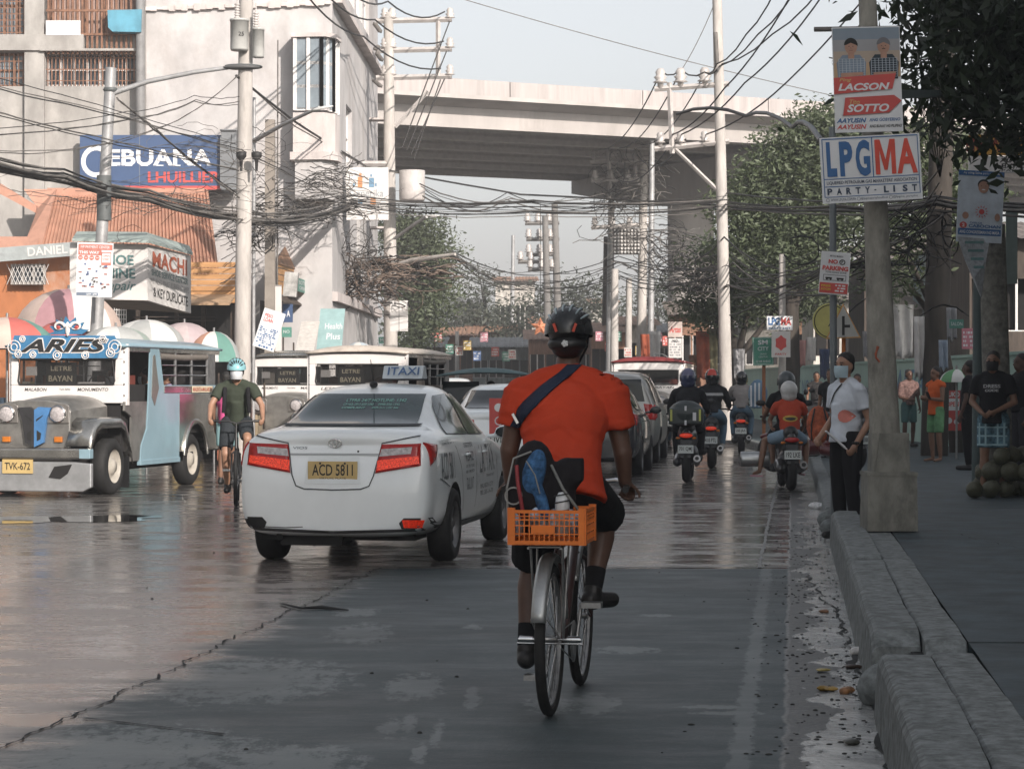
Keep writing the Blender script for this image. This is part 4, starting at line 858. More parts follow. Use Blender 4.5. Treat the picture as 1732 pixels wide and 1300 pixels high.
def car(label, loc, rz, st=SEDAN, sx=1., paintm=None, arches=((.95, .34), (3.5, .34)), windows=None, rear=None, lamps=True, plate=None, group=None, lit=False, wheel=.30, name='car', glassm=CARGLASS):
    t = thing(name, label, 'car', loc, rz, group); me, bvh = car_shell(st, sx, paintm, arches)
    me.name = 'body'; me.polygons.foreach_set('use_smooth', [True] * len(me.polygons)); o = bpy.data.objects.new('body', me); C.objects.link(o); o.parent = t
    for (y, r) in arches:
        for s in (-1, 1): car_wheel(t, s * (.755 * sx + .0), y, wheel, s=s)
    sed = st is SEDAN
    rw = rear or ([(-.56, 1.125), (.56, 1.125), (.49, 1.365), (-.49, 1.365)] if sed else [(-.62, 1.14), (.62, 1.14), (.54, 1.54), (-.54, 1.54)])
    decal(bvh, [(x * sx, z) for x, z in rw], 1, -1, 'rear_window', t, glassm, step=.04, off=.008)
    fw = [(-.6, 1.06), (.6, 1.06), (.5, 1.38), (-.5, 1.38)] if sed else [(-.66, 1.16), (.66, 1.16), (.55, 1.55), (-.55, 1.55)]
    decal(bvh, [(x * sx, z) for x, z in fw], 1, 1, 'windscreen', t, glassm, step=.06, off=.01)
    ws_ = windows or ([[(1.02, 1.04), (1.93, 1.02), (1.93, 1.365), (1.5, 1.35), (1.28, 1.26)], [(1.99, 1.02), (3.02, 1.0), (2.62, 1.31), (2.35, 1.36), (1.99, 1.37)]] if sed else
                      [[(.35, 1.12), (1.0, 1.12), (1.0, 1.56), (.45, 1.54)], [(1.06, 1.12), (1.9, 1.11), (1.9, 1.57), (1.06, 1.57)], [(1.96, 1.11), (3.05, 1.1), (2.6, 1.5), (1.96, 1.56)]])
    for s in (-1, 1):
        for w in ws_: decal(bvh, w, 0, s, 'side_window', t, glassm, step=.045, off=.01)
        for y0 in ((1.96,) if sed else (1.93,)): decal(bvh, ribbon([(y0, .98), (y0 + .01, .6), (y0 + .0, .3)], .004), 0, s, 'door_seam', t, INK, off=.002, step=.1)
        decal(bvh, ribbon([(1.05, .98), (1.25, .75), (1.38, .4), (1.4, .3), (3.1, .28), (3.12, .6), (3.05, .98)], .004), 0, s, 'door_seam', t, INK, off=.002, step=.1)
        for y0 in (1.5, 2.35):
            mb = MB(); mb.use(paintm); h = bvh.ray_cast(V((s * 3, y0, .86)), V((-s, 0, 0)))[0]; mb.cap(h + V((s * .02, -.08, 0)), .012, h + V((s * .02, .08, 0)), .012, 8); mb.build('door_handle', t)
        mb = MB(); yy = 2.95 if sed else 2.95; zz_ = 1.02 if sed else 1.12; mb.ell((s * (.90 * sx + .05), yy, zz_), (.10, .045, .065), 14); mb.cap((s * .78 * sx, yy, zz_ - .04), .02, (s * .9 * sx, yy, zz_ - .03), .02); o_ = blob(mb, 'wing_mirror', t, paintm, .012, 2)
        mb = MB(); mb.use(CARGLASS); mb.ell((s * (.90 * sx + .05), yy - .045, zz_), (.085, .006, .05), 14); mb.build('mirror_glass', o_)
    if plate:
        h = bvh.ray_cast(V((0, -3, plate[3])), V((0, 1, 0)))[0]; mb = MB(); mb.use(plate[0]); mb.T = M.Translation((0, h.y - .012, plate[3])); mb.box((0, 0, 0), (.40, .012, .155)); mb.use(INK)
        mb.text(plate[1], -.165, .165, -.035, .055, -.0075, .012)
        if plate[2]: mb.text(plate[2], -.11, .11, -.062, -.048, -.0075)
        for x in (-.1, .1): mb.disc(x, .062, .009, y=-.0075)
        mb.build('number_plate', t)
    if lamps:
        for s in (-1, 1):
            if sed:
                decal(bvh, [(s * .40 * sx, .975), (s * .725 * sx, .98), (s * .735 * sx, .81), (s * .36 * sx, .75)], 1, -1, 'tail_lamp', t, RED_LAMP, off=.008, step=.05, thick=.012)
                decal(bvh, [(s * .372 * sx, .845), (s * .715 * sx, .885), (s * .72 * sx, .825), (s * .372 * sx, .765)], 1, -1, 'lit_segment', t, RED_LIT if lit else RED_LAMP, off=.017, step=.05)
                decal(bvh, [(s * .40 * sx, .935), (s * .66 * sx, .955), (s * .65 * sx, .90), (s * .385 * sx, .875)], 1, -1, 'clear_segment', t, CLEAR, off=.017, step=.05)
                decal(bvh, [(.12, .985), (.36, .965), (.30, .91), (.24, .86), (.12, .81)], 0, s, 'lamp_side', t, RED_LAMP, off=.006, step=.04, thick=.012)
            else:
                decal(bvh, [(s * .60 * sx, 1.10), (s * .80 * sx, 1.08), (s * .82 * sx, .80), (s * .66 * sx, .82)], 1, -1, 'tail_lamp', t, RED_LAMP, off=.008, step=.06, thick=.01)
                decal(bvh, [(.1, 1.08), (.26, 1.04), (.24, .85), (.1, .82)], 0, s, 'lamp_side', t, RED_LAMP, off=.006, step=.05, thick=.01)
            for o2, f in ((1, 1),):
                yf = st[-1][0]; decal(bvh, [(s * .42 * sx, .74), (s * .66 * sx, .76), (s * .7 * sx, .62), (s * .44 * sx, .6)], 1, 1, 'headlamp', t, CLEAR, off=.006, step=.06)
    return t, bvh
# ---- the white taxi
white = mat('white_car_paint', (.80, .84, .85), .28, var=.04, scale=2, coat=.6, dirt=.3, dcol=(.52, .53, .51))
td = heading(math.sin(R(9)), math.cos(R(9)))
SX = .955
tx, tb = car('white taxi sedan with lit red tail lamps and yellow plate braking beside the cyclist', (-1.42, 18.2, 0), td, SEDAN, SX, white, plate=(PLATE_Y, 'ACD 5811', 'VIRTUAL PLATE', .765), lit=True, name='taxi', glassm=mat('taxi_glass', (.03, .05, .055), .08, var=.25, scale=2, spec=.35))
def dk(poly, n, m, ax=1, s=-1, off=.005, step=.05, **k):
    f = SX if ax == 1 else 1
    pl = [[(p[0] * f, p[1]) for p in q] for q in poly] if isinstance(poly[0][0], (list, tuple)) else [(p[0] * f, p[1]) for p in poly]
    return decal(tb, pl, ax, s, n, tx, m, off=off, step=step, **k)
SEAM = mat('panel_gap', (.05, .055, .06), .8, var=0)
dk(ribbon([(-.70, 1.04), (-.40, .985), (-.345, .73), (-.31, .65), (-.24, .625), (0, .618), (.24, .625), (.31, .65), (.345, .73), (.40, .985), (.70, 1.04)], .005), 'boot_seam', SEAM, step=.04)
dk(ribbon([(-.385, .895), (.385, .895)], .008), 'boot_crease', mat('crease_grey', (.36, .38, .39), .5, var=0), step=.05)
dk([(-.24, .665), (-.215, .875), (.215, .875), (.24, .665)], 'plate_recess', mat('recess_white', (.70, .74, .75), .4, var=.04), step=.05, off=.0035)
dk(ribbon([(-.6, 1.118), (.6, 1.118)], .008), 'window_seal', SEAM, step=.05, off=.008)
for s in (-1, 1):
    dk([(s * .80, .40), (s * .80, .315), (s * .58, .315), (s * .56, .36), (s * .60, .40)], 'bumper_vent', mat('vent_black', (.02, .02, .02), .6), step=.05, off=.004)
    dk([(s * .76, .385), (s * .735, .325), (s * .60, .325), (s * .585, .385)], 'reflector', mat('reflector_red', (.62, .03, .01), .2, var=.4, scale=40, emit=.15) if s > 0 else BLK, step=.05, off=.008)
dk(ribbon([(-.78, .31), (-.5, .30), (0, .285), (.5, .30), (.8, .31)], .011), 'bumper_lip', mat('lip_dark', (.04, .04, .042), .6), step=.05, off=.004)
dk(ribbon([(-.62, .325), (-.4, .318), (-.25, .325)], .003), 'scratch', INK, step=.05, off=.005)
mb = MB(); mb.use(CHROME); hb = tb.ray_cast(V((0, -3, 1.0)), V((0, 1, 0)))[0]                      # round emblem
for (rx, rz_, cz) in ((.052, .034, 0), (.017, .033, 0), (.036, .016, .012)):
    mb.tube([(math.cos(i / 24 * 6.283) * rx, hb.y - .006, .985 + cz + math.sin(i / 24 * 6.283) * rz_) for i in range(25)], .0045, 6, False)
mb.build('emblem', tx)
text_on(tb, 'VIOS', 1, -1, -.36 * SX, -.235 * SX, .935, .955, 'badge_lettering', tx, mat('badge_grey', (.22, .24, .25), .35, .6, var=0), bold=.01)
mb = MB(); mb.use(INK); mb.ell((.19, tb.ray_cast(V((.19, -3, .92)), V((0, 1, 0)))[0].y, .92), .009, 10); mb.build('boot_lock', tx)
greent = mat('window_lettering', (.20, .42, .36), .5, var=.1)
for (s_, a, b_, z0, z1) in (('LTFRB 24/7 HOTLINE: 1342', -.16, .37, 1.295, 1.32), ('CP NO. 0917-550-1342', -.17, .10, 1.265, 1.283), ('0998-550-1342', .14, .33, 1.265, 1.283), ('COMPLAINT', -.17, .04, 1.238, 1.255), ('8529-7111 LOC 844', .10, .33, 1.238, 1.255)):
    text_on(tb, s_, 1, -1, a * SX, b_ * SX, z0, z1, 'window_lettering', tx, greent, bold=.012, off=.012)
sidet = mat('door_lettering', (.16, .17, .18), .6, var=.2)
for (s_, y0, y1, z0, z1, bo) in (('ACD 5811', .42, .95, .68, .90, .0), ('1342', 1.48, 1.82, .80, .88, .01), ('LTFRB HOTLINE', 1.44, 1.86, .915, .94, .01), ('CP 0917-550', 1.44, 1.84, .745, .77, .005), ('NO. 1342 8529', 1.44, 1.84, .70, .725, .005), ('TAXI UNIT', 1.46, 1.8, .56, .66, 0), ('LA. TAXI', 2.15, 2.95, .68, .92, .0),
                              ('TRANSPORT', 2.45, 2.9, .63, .655, .005), ('MALABON CITY', 2.15, 2.85, .54, .58, 0), ('TEL 285-14-78', 2.15, 2.85, .48, .52, 0), ('ACD5811', .58, .98, .985, 1.0, .01), ('COMMUTER SAFE', .56, .98, .962, .978, .005)):
    text_on(tb, s_, 0, 1, y0, y1, z0, z1, 'door_lettering', tx, sidet, bold=bo)
dk([(1.44, .945), (1.88, .945), (1.88, .952), (1.44, .952)], 'door_rule', sidet, ax=0, s=1, off=.004, step=.1)
dk(ribbon([(.35, .70), (.55, .66), (.72, .62)], .004), 'bumper_seam', SEAM, ax=0, s=1)
dk([(1.35, .235), (3.1, .235), (3.1, .30), (1.35, .30)], 'side_skirt', mat('skirt_grey', (.34, .36, .36), .5), ax=0, s=1, off=.01, step=.1)
mb = MB(); mb.use(INK); mb.ell((0, 1.52, 1.45), (.035, .07, .03), 12); mb.tube([(0, 1.53, 1.46), (0.0, 1.40, 1.66)], [.006, .003], 6); mb.build('aerial', tx)
sgn = thing('taxi_sign', 'grey and white roof lamp reading TAXI on top of the taxi', 'roof sign'); sgn.parent = None
sgn.matrix_world = M.Translation((-1.42, 18.2, 0)) @ M.Rotation(td, 4, 'Z')
mb = MB(); mb.use(mat('sign_lamp', (.50, .55, .58), .4, var=.1)); mb.prism([(2.04, 1.50), (2.12, 1.615), (2.2, 1.615), (2.28, 1.50)], 'x', -.04, .32); mb.build('sign_case', sgn, bevel=.008)
mb = MB(); mb.use(mat('sign_blue', (.06, .12, .24), .5)); mb.T = M.Translation((.14, 2.025, 1.515)) @ M.Rotation(R(-35), 4, 'X'); mb.text('ITAXI', -.13, .15, .02, .105, -.004, .015); mb.build('sign_lettering', sgn)
mb = MB(); mb.use(BLK)
for y in (2.05, 2.27): mb.tube([(-.05, y, 1.493), (.33, y, 1.493)], .009)
mb.build('sign_rails', sgn)
mb = MB(); mb.use(mat('dark_underside', (.012, .012, .012), .9)); mb.box((0, 2.2, .235), (1.25, 4.0, .05)); mb.box((-.2, .3, .22), (.5, .35, .1)); mb.tube([(-.45, .08, .24), (-.45, .6, .24)], .03); mb.build('underbody', tx)
# ---- line of cars beyond the cyclist
black = mat('black_car_paint', (.03, .03, .035), .25, var=.1, coat=.6); silver = mat('silver_car_paint', (.30, .30, .29), .3, .5, var=.05, coat=.5); red_p = mat('dark_red_paint', (.12, .02, .02), .3, coat=.5)
fd = heading(.12, 1)
def at_ground(x, Y): return ((x - 866) * Y / F, Y, 0)
car('black hatchback directly beyond the cyclist, its flank and mirror showing', at_ground(990, 36), heading(.12, 1), SEDAN, .98, black, plate=(PLATE_W, 'NDB 4417', None, .7))
car('silver tall wagon in the queue right behind the black hatchback', at_ground(1034, 42), heading(.12, 1), SUV, .97, silver, arches=((.9, .36), (3.6, .36)), wheel=.33, plate=(PLATE_W, 'ZKM 281', None, .75))
t, b_ = car('white hatchback almost hidden between the taxi and the cyclist', at_ground(850, 31), heading(.03, 1), SEDAN, .98, white, plate=(PLATE_W, 'UVI 953', None, .7))
far_cars = [('white van far ahead behind the taxi roof', 770, 88, SUV, white), ('pale car parked in the distance left of the cyclist', 815, 96, SEDAN, mat('pale_car', (.5, .5, .48), .3)), ('small grey car in the far queue behind the jeep roof', 790, 74, SEDAN, silver),
            ('dark red car in the far queue just right of the cyclist', 1090, 62, SUV, red_p)]
for lb, x, Y, stt, m_ in far_cars: car(lb, at_ground(x, Y), math.pi + heading(.0, 1) if x < 800 else heading(.08, 1), stt, 1, m_, arches=((.9, .36), (3.5, .36)))
# ================================================================ jeepneys
SILV = mat('polished_steel', (.50, .49, .46), .26, .95, var=.25, scale=3, dirt=.3, dcol=(.22, .19, .15)); GREYM = mat('brushed_grey', (.34, .33, .31), .36, .7, var=.25, scale=4)
SKYB = mat('sky_blue_paint', (.24, .36, .42), .38, var=.08, scale=2, coat=.3, dirt=.12, dcol=(.12, .2, .24)); WHP = mat('jeep_white', (.74, .71, .69), .45, var=.06, dirt=.1, dcol=(.4, .36, .33))
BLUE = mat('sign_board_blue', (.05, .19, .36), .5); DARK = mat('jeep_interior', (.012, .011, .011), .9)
def arch_poly(y0, y1, z0, z1, cy, cz, r):
    """side panel outline (y,z) with a wheel opening cut from its lower edge"""
    a0 = math.asin(max(-1, min(1, (z0 - cz) / r))); p = [(y0, z0)]
    for i in range(15): a = math.pi - a0 + (2 * a0 - math.pi) * i / 14; p.append((cy + r * math.cos(a), cz + r * math.sin(a)))
    return p + [(y1, z0), (y1, z1), (y0, z1)]
def jeepney(label, loc, rz, roofm, sidem, faces, hero=False, group=None, blank=False):
    """front at y = 0 looking along -Y, body runs back along +Y"""
    t = thing('jeepney', label, 'jeepney', loc, rz, group); W2 = .82
    def B(name, m, *boxes, bev=.006, par=None):
        mb = MB(); mb.use(m)
        for b in boxes: mb.box(*b)
        return mb.build(name, par or t, bevel=bev)
    # grille plate, bonnet, wings
    mb = MB(); mb.use(GREYM); mb.prism([(-.50, .62), (.50, .62), (.52, 1.10), (.46, 1.20), (.2, 1.245), (-.2, 1.245), (-.46, 1.20), (-.52, 1.10)], 'y', .12, .18); mb.build('grille_plate', t, bevel=.012)
    mb = MB(); mb.use(GREYM); n = 12; vs = []
    for y, w, z in ((.18, .48, 1.24), (.5, .51, 1.27), (1.15, .60, 1.31)):
        for i in range(n + 1): a = -1 + 2 * i / n; vs.append((a * w, y, z - .13 * abs(a) ** 3 - (.02 if abs(a) > .98 else 0)))
        
    mb.add(vs, [(i * (n + 1) + j, i * (n + 1) + j + 1, (i + 1) * (n + 1) + j + 1, (i + 1) * (n + 1) + j) for i in range(2) for j in range(n)], True)
    for s in (-1, 1): mb.add([(s * .48, .18, 1.10), (s * .6, 1.15, 1.16), (s * .6, 1.15, .8), (s * .48, .18, .8)], [(0, 1, 2, 3)])
    mb.build('bonnet', t)
    for s in (-1, 1):
        mb = MB(); mb.use(SILV); w = []                      # wing: flat top then drop, swept round the wheel
        prof = [(.02, .66), (.10, .82), (.22, .97), (.36, 1.02), (1.05, 1.02), (1.2, .97), (1.33, .8), (1.42, .55), (1.45, .42)]
        vs = []
        for (y, z) in prof: vs += [(s * .5, y, z), (s * .80, y, z), (s * .84, y, z - .03), (s * .845, y, z - .14 if z > .6 else z - .02)]
        mb.add(vs, [(i * 4 + j, i * 4 + j + 1, (i + 1) * 4 + j + 1, (i + 1) * 4 + j) for i in range(len(prof) - 1) for j in range(3)], True); o = mb.build('wing', t); sd = o.modifiers.new('s', 'SOLIDIFY'); sd.thickness = .012
        mb = MB(); mb.use(CHROME); mb.lathe([(.10, -.03), (.115, -.02), (.115, .01), (.10, .02)], (s * .355, .1, 1.07), 'Y', 24)
        o = mb.build('headlamp', t); mb = MB(); mb.use(CLEAR); mb.lathe([(0, -.035), (.06, -.03), (.1, -.01)], (s * .355, .1, 1.07), 'Y', 24); mb.build('lens', o)
        mb = MB(); mb.use(mat('lamp_bezel', (.33, .31, .29), .35, .7)); mb.prism([(s * .355 + x, z) for x, z in ((-.15, .95), (.15, .95), (.15, 1.17), (.10, 1.2), (-.10, 1.2), (-.15, 1.17))], 'y', .098, .122); mb.build('lamp_bezel', t, bevel=.006)
        B('indicator', AMBER, ((s * .36, .10, .74), (.11, .03, .07)))
        for y, r, st_ in ((1.0 - .08, .37, s), (3.85, .37, s)):
            x = s * .70; mb = MB(); mb.use(TYRE); w = .2; mb.lathe([(r * .6, -w / 2), (r * .9, -w / 2), (r, -w * .34), (r, w * .34), (r * .9, w / 2), (r * .6, w / 2), (r * .6, -w / 2)], (x, y, r), 'X', 36); o = mb.build('wheel', t)
            mb = MB(); mb.use(mat('cream_wheel', (.42, .39, .34), .5, dirt=.3)); mb.lathe([(r * .61, s * .10), (r * .57, s * .085), (r * .5, s * .04), (r * .3, s * .05), (r * .22, s * .1), (0, s * .105)], (x, y, r), 'X', 24); mb.build('rim', o)
        B('door_pillar', WHP, ((s * .80, 1.28, 1.56), (.09, .10, .78)), ((s * .835, 1.27, 1.62), (.03, .05, .74)))
        mb = MB(); mb.use(INK)
        for z in (1.3, 1.45, 1.6, 1.75, 1.88): mb.lathe([(0, -.004), (.018, 0)], (s * .80, 1.227, z), 'Y', 10)
        mb.build('pillar_holes', t)
        # side panels
        mb = MB(); mb.use(GREYM if sidem is SKYB else sidem); mb.prism([(1.42, .42), (1.44, 1.02), (1.2, 1.1), (1.2, 1.22), (2.0, 1.22), (1.95, .85), (1.75, .62), (1.72, .42)], 'x', s * .80, s * .83); mb.build('front_panel', t)
        mb = MB(); mb.use(sidem); mb.prism([(1.74, .42), (1.77, .62), (1.97, .84), (2.03, 1.22), (2.10, 1.96), (2.42, 1.96), (2.60, 1.44), (4.75, 1.44), (4.75, 1.32), (3.22, 1.30), (3.2, .36)], 'x', s * W2, s * (W2 + .022)); mb.build('side_panel', t)
        mb = MB(); mb.use(SILV if sidem is SKYB else sidem); mb.prism(arch_poly(3.205, 4.85, .50, 1.315, 3.85, .44, .46), 'x', s * (W2 + .003), s * (W2 + .028)); o = mb.build('rear_panel', t)
        mb = MB(); mb.use(SILV); mb.tube([(s * (W2 + .04), 3.85 + math.cos(a) * .48, .44 + math.sin(a) * .48) for a in [math.pi * i / 16 for i in range(17)]], .04, 8, flat=.6); mb.build('arch_trim', o)
        B('sill', sidem, ((s * (W2 + .01), 2.45, .39), (.06, 1.5, .07))); B('waist_band', SILV if hero else sidem, ((s * (W2 + .026), 3.6, 1.38), (.012, 2.0, .10)))
        B('cant_rail', SILV, ((s * W2, 3.1, 1.93), (.04, 3.6, .08)))
        for y in (2.5, 3.1, 3.75, 4.55): B('window_post', STEEL, ((s * W2, y, 1.67), (.03, .06 if y < 4 else .35, .46)))
        mb = MB(); mb.use(CHROME)
        for z in (1.58, 1.72): mb.tube([(s * (W2 + .02), 2.55, z), (s * (W2 + .02), 3.07, z)], .009, 6); mb.tube([(s * (W2 + .02), 3.15, z), (s * (W2 + .02), 4.35, z)], .009, 6)
        mb.build('window_rail', t)
        mb = MB(); mb.use(mat('rolled_curtain', (.17, .15, .13), .7, scale=14, bump=.8)); mb.tube([(s * (W2 - .02), 2.5, 1.84), (s * (W2 - .02), 3.4, 1.83), (s * (W2 - .02), 4.4, 1.85)], .05, 8); mb.build('rolled_blind', t)
        if hero: mb = MB(); mb.use(mat('mirror_tint', (.25, .24, .22), .3, .5)); mb.prism([(2.13, 1.28), (2.18, 1.84), (2.25, 1.86), (2.40, 1.4), (2.24, 1.16)], 'x', s * (W2 + .021), s * (W2 + .03)); mb.build('side_glass', t)
    # cab front
    mb = MB(); mb.use(WHP); wz0, wz1 = 1.45, 1.78
    mb.prism([(-.80, 1.2), (.80, 1.2), (.80, 1.44), (-.80, 1.44)], 'y', 1.19, 1.24); mb.prism([(-.80, 1.785), (.80, 1.785), (.80, 1.96), (-.80, 1.96)], 'y', 1.19, 1.24)
    for s in (-1, 1): mb.prism([(s * .68, 1.4405), (s * .80, 1.4405), (s * .80, 1.7845), (s * .70, 1.7845)], 'y', 1.19, 1.24)
    o = mb.build('windscreen_frame', t, bevel=.01)
    mb = MB(); mb.use(mat('seal_rubber', (.02, .02, .02), .6)); pts = [(-.67, wz0), (.67, wz0), (.69, 1.5), (.66, wz1), (-.66, wz1), (-.69, 1.5), (-.67, wz0)]; mb.tube([(x, 1.185, z) for x, z in pts], .012, 6, False); mb.build('seal', o)
    mb = MB(); mb.use(mat('jeep_glass', (.03, .03, .03), .06, var=0, alpha=.35)); mb.prism([(-.68, 1.442), (.68, 1.442), (.68, 1.782), (-.68, 1.782)], 'y', 1.21, 1.214); mb.build('windscreen', t)
    mb = MB(); mb.use(DARK); mb.box((0, 2.0, 1.0), (1.5, 1.5, .9)); mb.box((0, 4.3, 1.2), (1.5, .9, .9)); mb.box((0, 4.8, 1.3), (1.55, .04, 1.3)); mb.box((0, 3, .42), (1.5, 3.7, .12)); mb.box((0, 1.0, .55), (.9, 1.6, .5)); mb.build('cabin_floor', t)
    mb = MB(); mb.use(mat('jeep_seat_red', (.14, .03, .02), .7)); 
    for x in (-.4, .4): mb.box((x, 1.95, 1.35), (.5, .14, .45))
    mb.build('seat', t)
    mb = MB(); mb.use(BLK); mb.tube([(.38 + math.cos(a) * .17, 1.42, 1.42 + math.sin(a) * .17) for a in [i / 16 * 6.283 for i in range(17)]], .012, 6, False); mb.build('steering_wheel', t)
    # roof
    mb = MB(); mb.use(roofm); n = 10; vs = []; ys = (1.12, 1.3, 3, 4.8, 4.98)
    for k, y in enumerate(ys):
        for i in range(n + 1): a = -1 + 2 * i / n; vs.append((a * .86, y, 1.975 + (.12 if 0 < k < 4 else .03) * (1 - abs(a) ** 2.6)))
    mb.add(vs, [(i * (n + 1) + j, i * (n + 1) + j + 1, (i + 1) * (n + 1) + j + 1, (i + 1) * (n + 1) + j) for i in range(4) for j in range(n)], True); o = mb.build('roof', t); sd = o.modifiers.new('s', 'SOLIDIFY'); sd.thickness = .03; sd.offset = -1
    # bumper and valance
    mb = MB(); mb.use(SILV); mb.prism([(-.92, .50), (.92, .50), (.90, .63), (-.90, .63)], 'y', -.20, -.10); mb.build('bumper', t, bevel=.02)
    if hero:
        for s in (-1, 1): B('bumper_end', SKYB, ((s * .85, -.153, .565), (.15, .112, .12)))
        mb = MB(); mb.use(mat('valance_paint', (.42, .43, .44), .3, .5)); mb.prism([(-.92, .14), (-.80, .08), (.80, .08), (.92, .14), (.92, .44), (.68, .46), (-.68, .46), (-.92, .44)], 'y', -.16, -.08); o = mb.build('valance', t, bevel=.015)
        mb = MB(); mb.use(DARK)
        for s in (-1, 1): mb.prism([(s * .34, .26), (s * .42, .40), (s * .66, .43), (s * .60, .31), (s * .5, .24)], 'y', -.168, -.158)
        mb.build('vent', o)
    mb = MB(); mb.use(PLATE_Y); mb.T = M.Translation((-.08, -.175, .40)); mb.box((0, 0, 0), (.42, .012, .18)); mb.use(INK); mb.text(faces['plate'], -.175, .175, -.045, .05, -.008, .012); mb.build('number_plate', t)
    # destination lettering
    mb = MB(); mb.use(INK); mb.T = M.Translation((0, 1.186, 0)); mb.text(faces['left'], -.60, -.28, 1.36, 1.405, 0, .01, .2); mb.text(faces['right'], .16, .60, 1.36, 1.405, 0, .01, .2); mb.text('Turn Safely', -.1, .06, 1.365, 1.40, 0); mb.build('lettering', t)
    mb = MB(); mb.use(mat('dash_board_black', (.02, .02, .02), .6)); mb.box((-.12, 1.3, 1.60), (.44, .01, .30)); mb.use(mat('sign_letters_cream', (.75, .68, .5), .6)); mb.T = M.Translation((-.12, 1.293, 1.6)); mb.text(faces['d1'], -.15, .15, .035, .10, 0, .02); mb.text(faces['d2'], -.18, .16, -.11, -.03, 0, .02)
    mb.use(WHP); mb.T = M.Identity(4); mb.box((-.55, 1.3, 1.63), (.16, .01, .12)); mb.box((.32, 1.28, 1.47), (.36, .08, .025)); mb.build('route_board', t)
    for z in ((2.9, 3.6) if 1 else ()): pass
    return t
jd = heading(.215, .976)
JL = V((-6.23, 29.75, 0))
jp = jeepney('sky blue and white jeepney headed ARIES with a ram crest, facing the camera', JL, jd, SKYB, SKYB, dict(plate='TVK-672', left='MALABON', right='MONUMENTO', d1='LETRE', d2='BAYAN'), hero=True)
# header board with scrollwork and the ram crest
mb = MB(); mb.use(BLUE); mb.T = M.Translation((0, 1.12, 0)); mb.prism([(-.74, 1.80), (.74, 1.80), (.78, 1.92), (.70, 2.10), (-.72, 2.11), (-.78, 1.92)], 'y', 0, .05)
mb.use(WHP)
for x, z, r in ((-.72, 1.95, .09), (.72, 1.95, .09), (.66, 1.87, .06), (-.45, 1.85, .045), (-.1, 1.84, .06), (.3, 1.84, .05), (-.66, 1.86, .05), (.55, 2.05, .05), (-.6, 2.06, .04)):
    for rr_ in (r, r * .5): mb.tube([(x + math.cos(i / 14 * 6.283) * rr_, -.006, z + math.sin(i / 14 * 6.283) * rr_) for i in range(15)], .008, 5, False)
mb.text('ARIES', -.66, .64, 1.865, 2.075, -.006, .06, .35); mb.use(INK); mb.text('ARIES', -.64, .62, 1.88, 2.06, -.010, .035, .35); mb.build('header_board', jp)
mb = MB(); mb.use(mat('crest_blue', (.04, .17, .32), .5)); mb.T = M.Translation((.06, 1.10, 0)); pts = []
for i in range(14): a = math.pi * (i / 13); r = (.30 if i % 2 else .2); pts.append((math.cos(a) * r, 2.12 + math.sin(a) * r * .8))
mb.prism(pts[::-1], 'y', 0, .03)
mb.use(WHP); mb.ell((0, -.01, 2.19), (.035, .02, .10), 10)
for s in (-1, 1):
    mb.tube([(s * (.03 + .045 * (1 - math.cos(a)) + .05 * math.sin(a / 2) * (1.6 - a / 7)), -.012, 2.22 + .055 * math.sin(a) * (1.2 - a / 8)) for a in [i * .42 for i in range(14)]], [.026 - .0015 * i for i in range(14)], 7)
mb.use(mat('horn_red', (.4, .06, .05), .6))
for s in (-1, 1): mb.ell((s * .13, -.015, 2.21), (.035, .015, .03), 8)
mb.build('crest', jp)
mb = MB(); bl_ = mat('shield_blue', (.07, .20, .42), .4); mb.use(bl_); mb.T = M.Translation((.04, .06, 0))         # faceted two-tone shield badge
mb.prism([(0, .64), (.13, .70), (.17, 1.0), (.23, 1.15), (.06, 1.16), (0, 1.12)], 'y', 0, .05); mb.use(mat('shield_dark', (.03, .03, .032), .4)); mb.prism([(0, .64), (0, 1.12), (-.06, 1.16), (-.23, 1.15), (-.17, 1.0), (-.13, .70)], 'y', .004, .05)
mb.use(INK)
for s in (-1, 1): mb.poly([(s * .03, 1.0), (s * .13, 1.06), (s * .12, 1.04), (s * .03, .97)], -.003); mb.poly([(s * .04, .86), (s * .1, .82), (s * .09, .74), (s * .04, .72)], -.004)
mb.build('shield_badge', jp)
mb = MB(); mb.use(mat('side_lettering', (.62, .55, .40), .6)); mb.T = M.Translation((.861, 0, 0)) @ M.Rotation(R(90), 4, 'Z'); mb.box((4.1, .0, 1.38), (.85, .006, .095)); mb.use(mat('red_letters', (.4, .08, .04), .6)); mb.text('MALINTA-MALABON', 3.7, 4.5, 1.35, 1.41, -.005, .02); mb.build('side_lettering', jp)
mb = MB(); mb.use(SILV); mb.box((.2, 4.95, .62), (1.7, .2, .25)); mb.box((.72, 5.0, .5), (.4, .35, .05)); mb.tube([(.86, 4.9, 1.0), (.93, 5.02, .95), (.93, 5.05, .65)], .02, 6); mb.build('rear_step', jp)
mb = MB(); mb.use(BLK); mb.box((.62, 1.35, .28), (.42, .02, .42)); mb.build('mudflap', jp)
mb = MB(); mb.use(DARK); mb.box((0, 2.6, .35), (.9, 3.6, .14)); mb.tube([(-.6, 3.85, .38), (.6, 3.85, .38)], .06); mb.tube([(-.6, .92, .38), (.6, .92, .38)], .05); mb.build('chassis', jp)
def seated(y=1.9): return None
SIT = dict(pel=(0, 0, .12), che=(0, .02, .42), nec=(0, 0, .61), hed=(0, -.03, .75), shL=(.175, 0, .555), shR=(-.175, 0, .555), elL=(.22, -.1, .30), elR=(-.22, -.1, .30), wrL=(.15, -.33, .32), wrR=(-.15, -.33, .32),
           hiL=(.09, -.02, .10), hiR=(-.09, -.02, .10), knL=(.12, -.42, .12), knR=(-.12, -.42, .12), anL=(.12, -.42, -.3), anR=(-.12, -.42, -.3), toL=(.12, -.55, -.34), toR=(-.12, -.55, -.34))
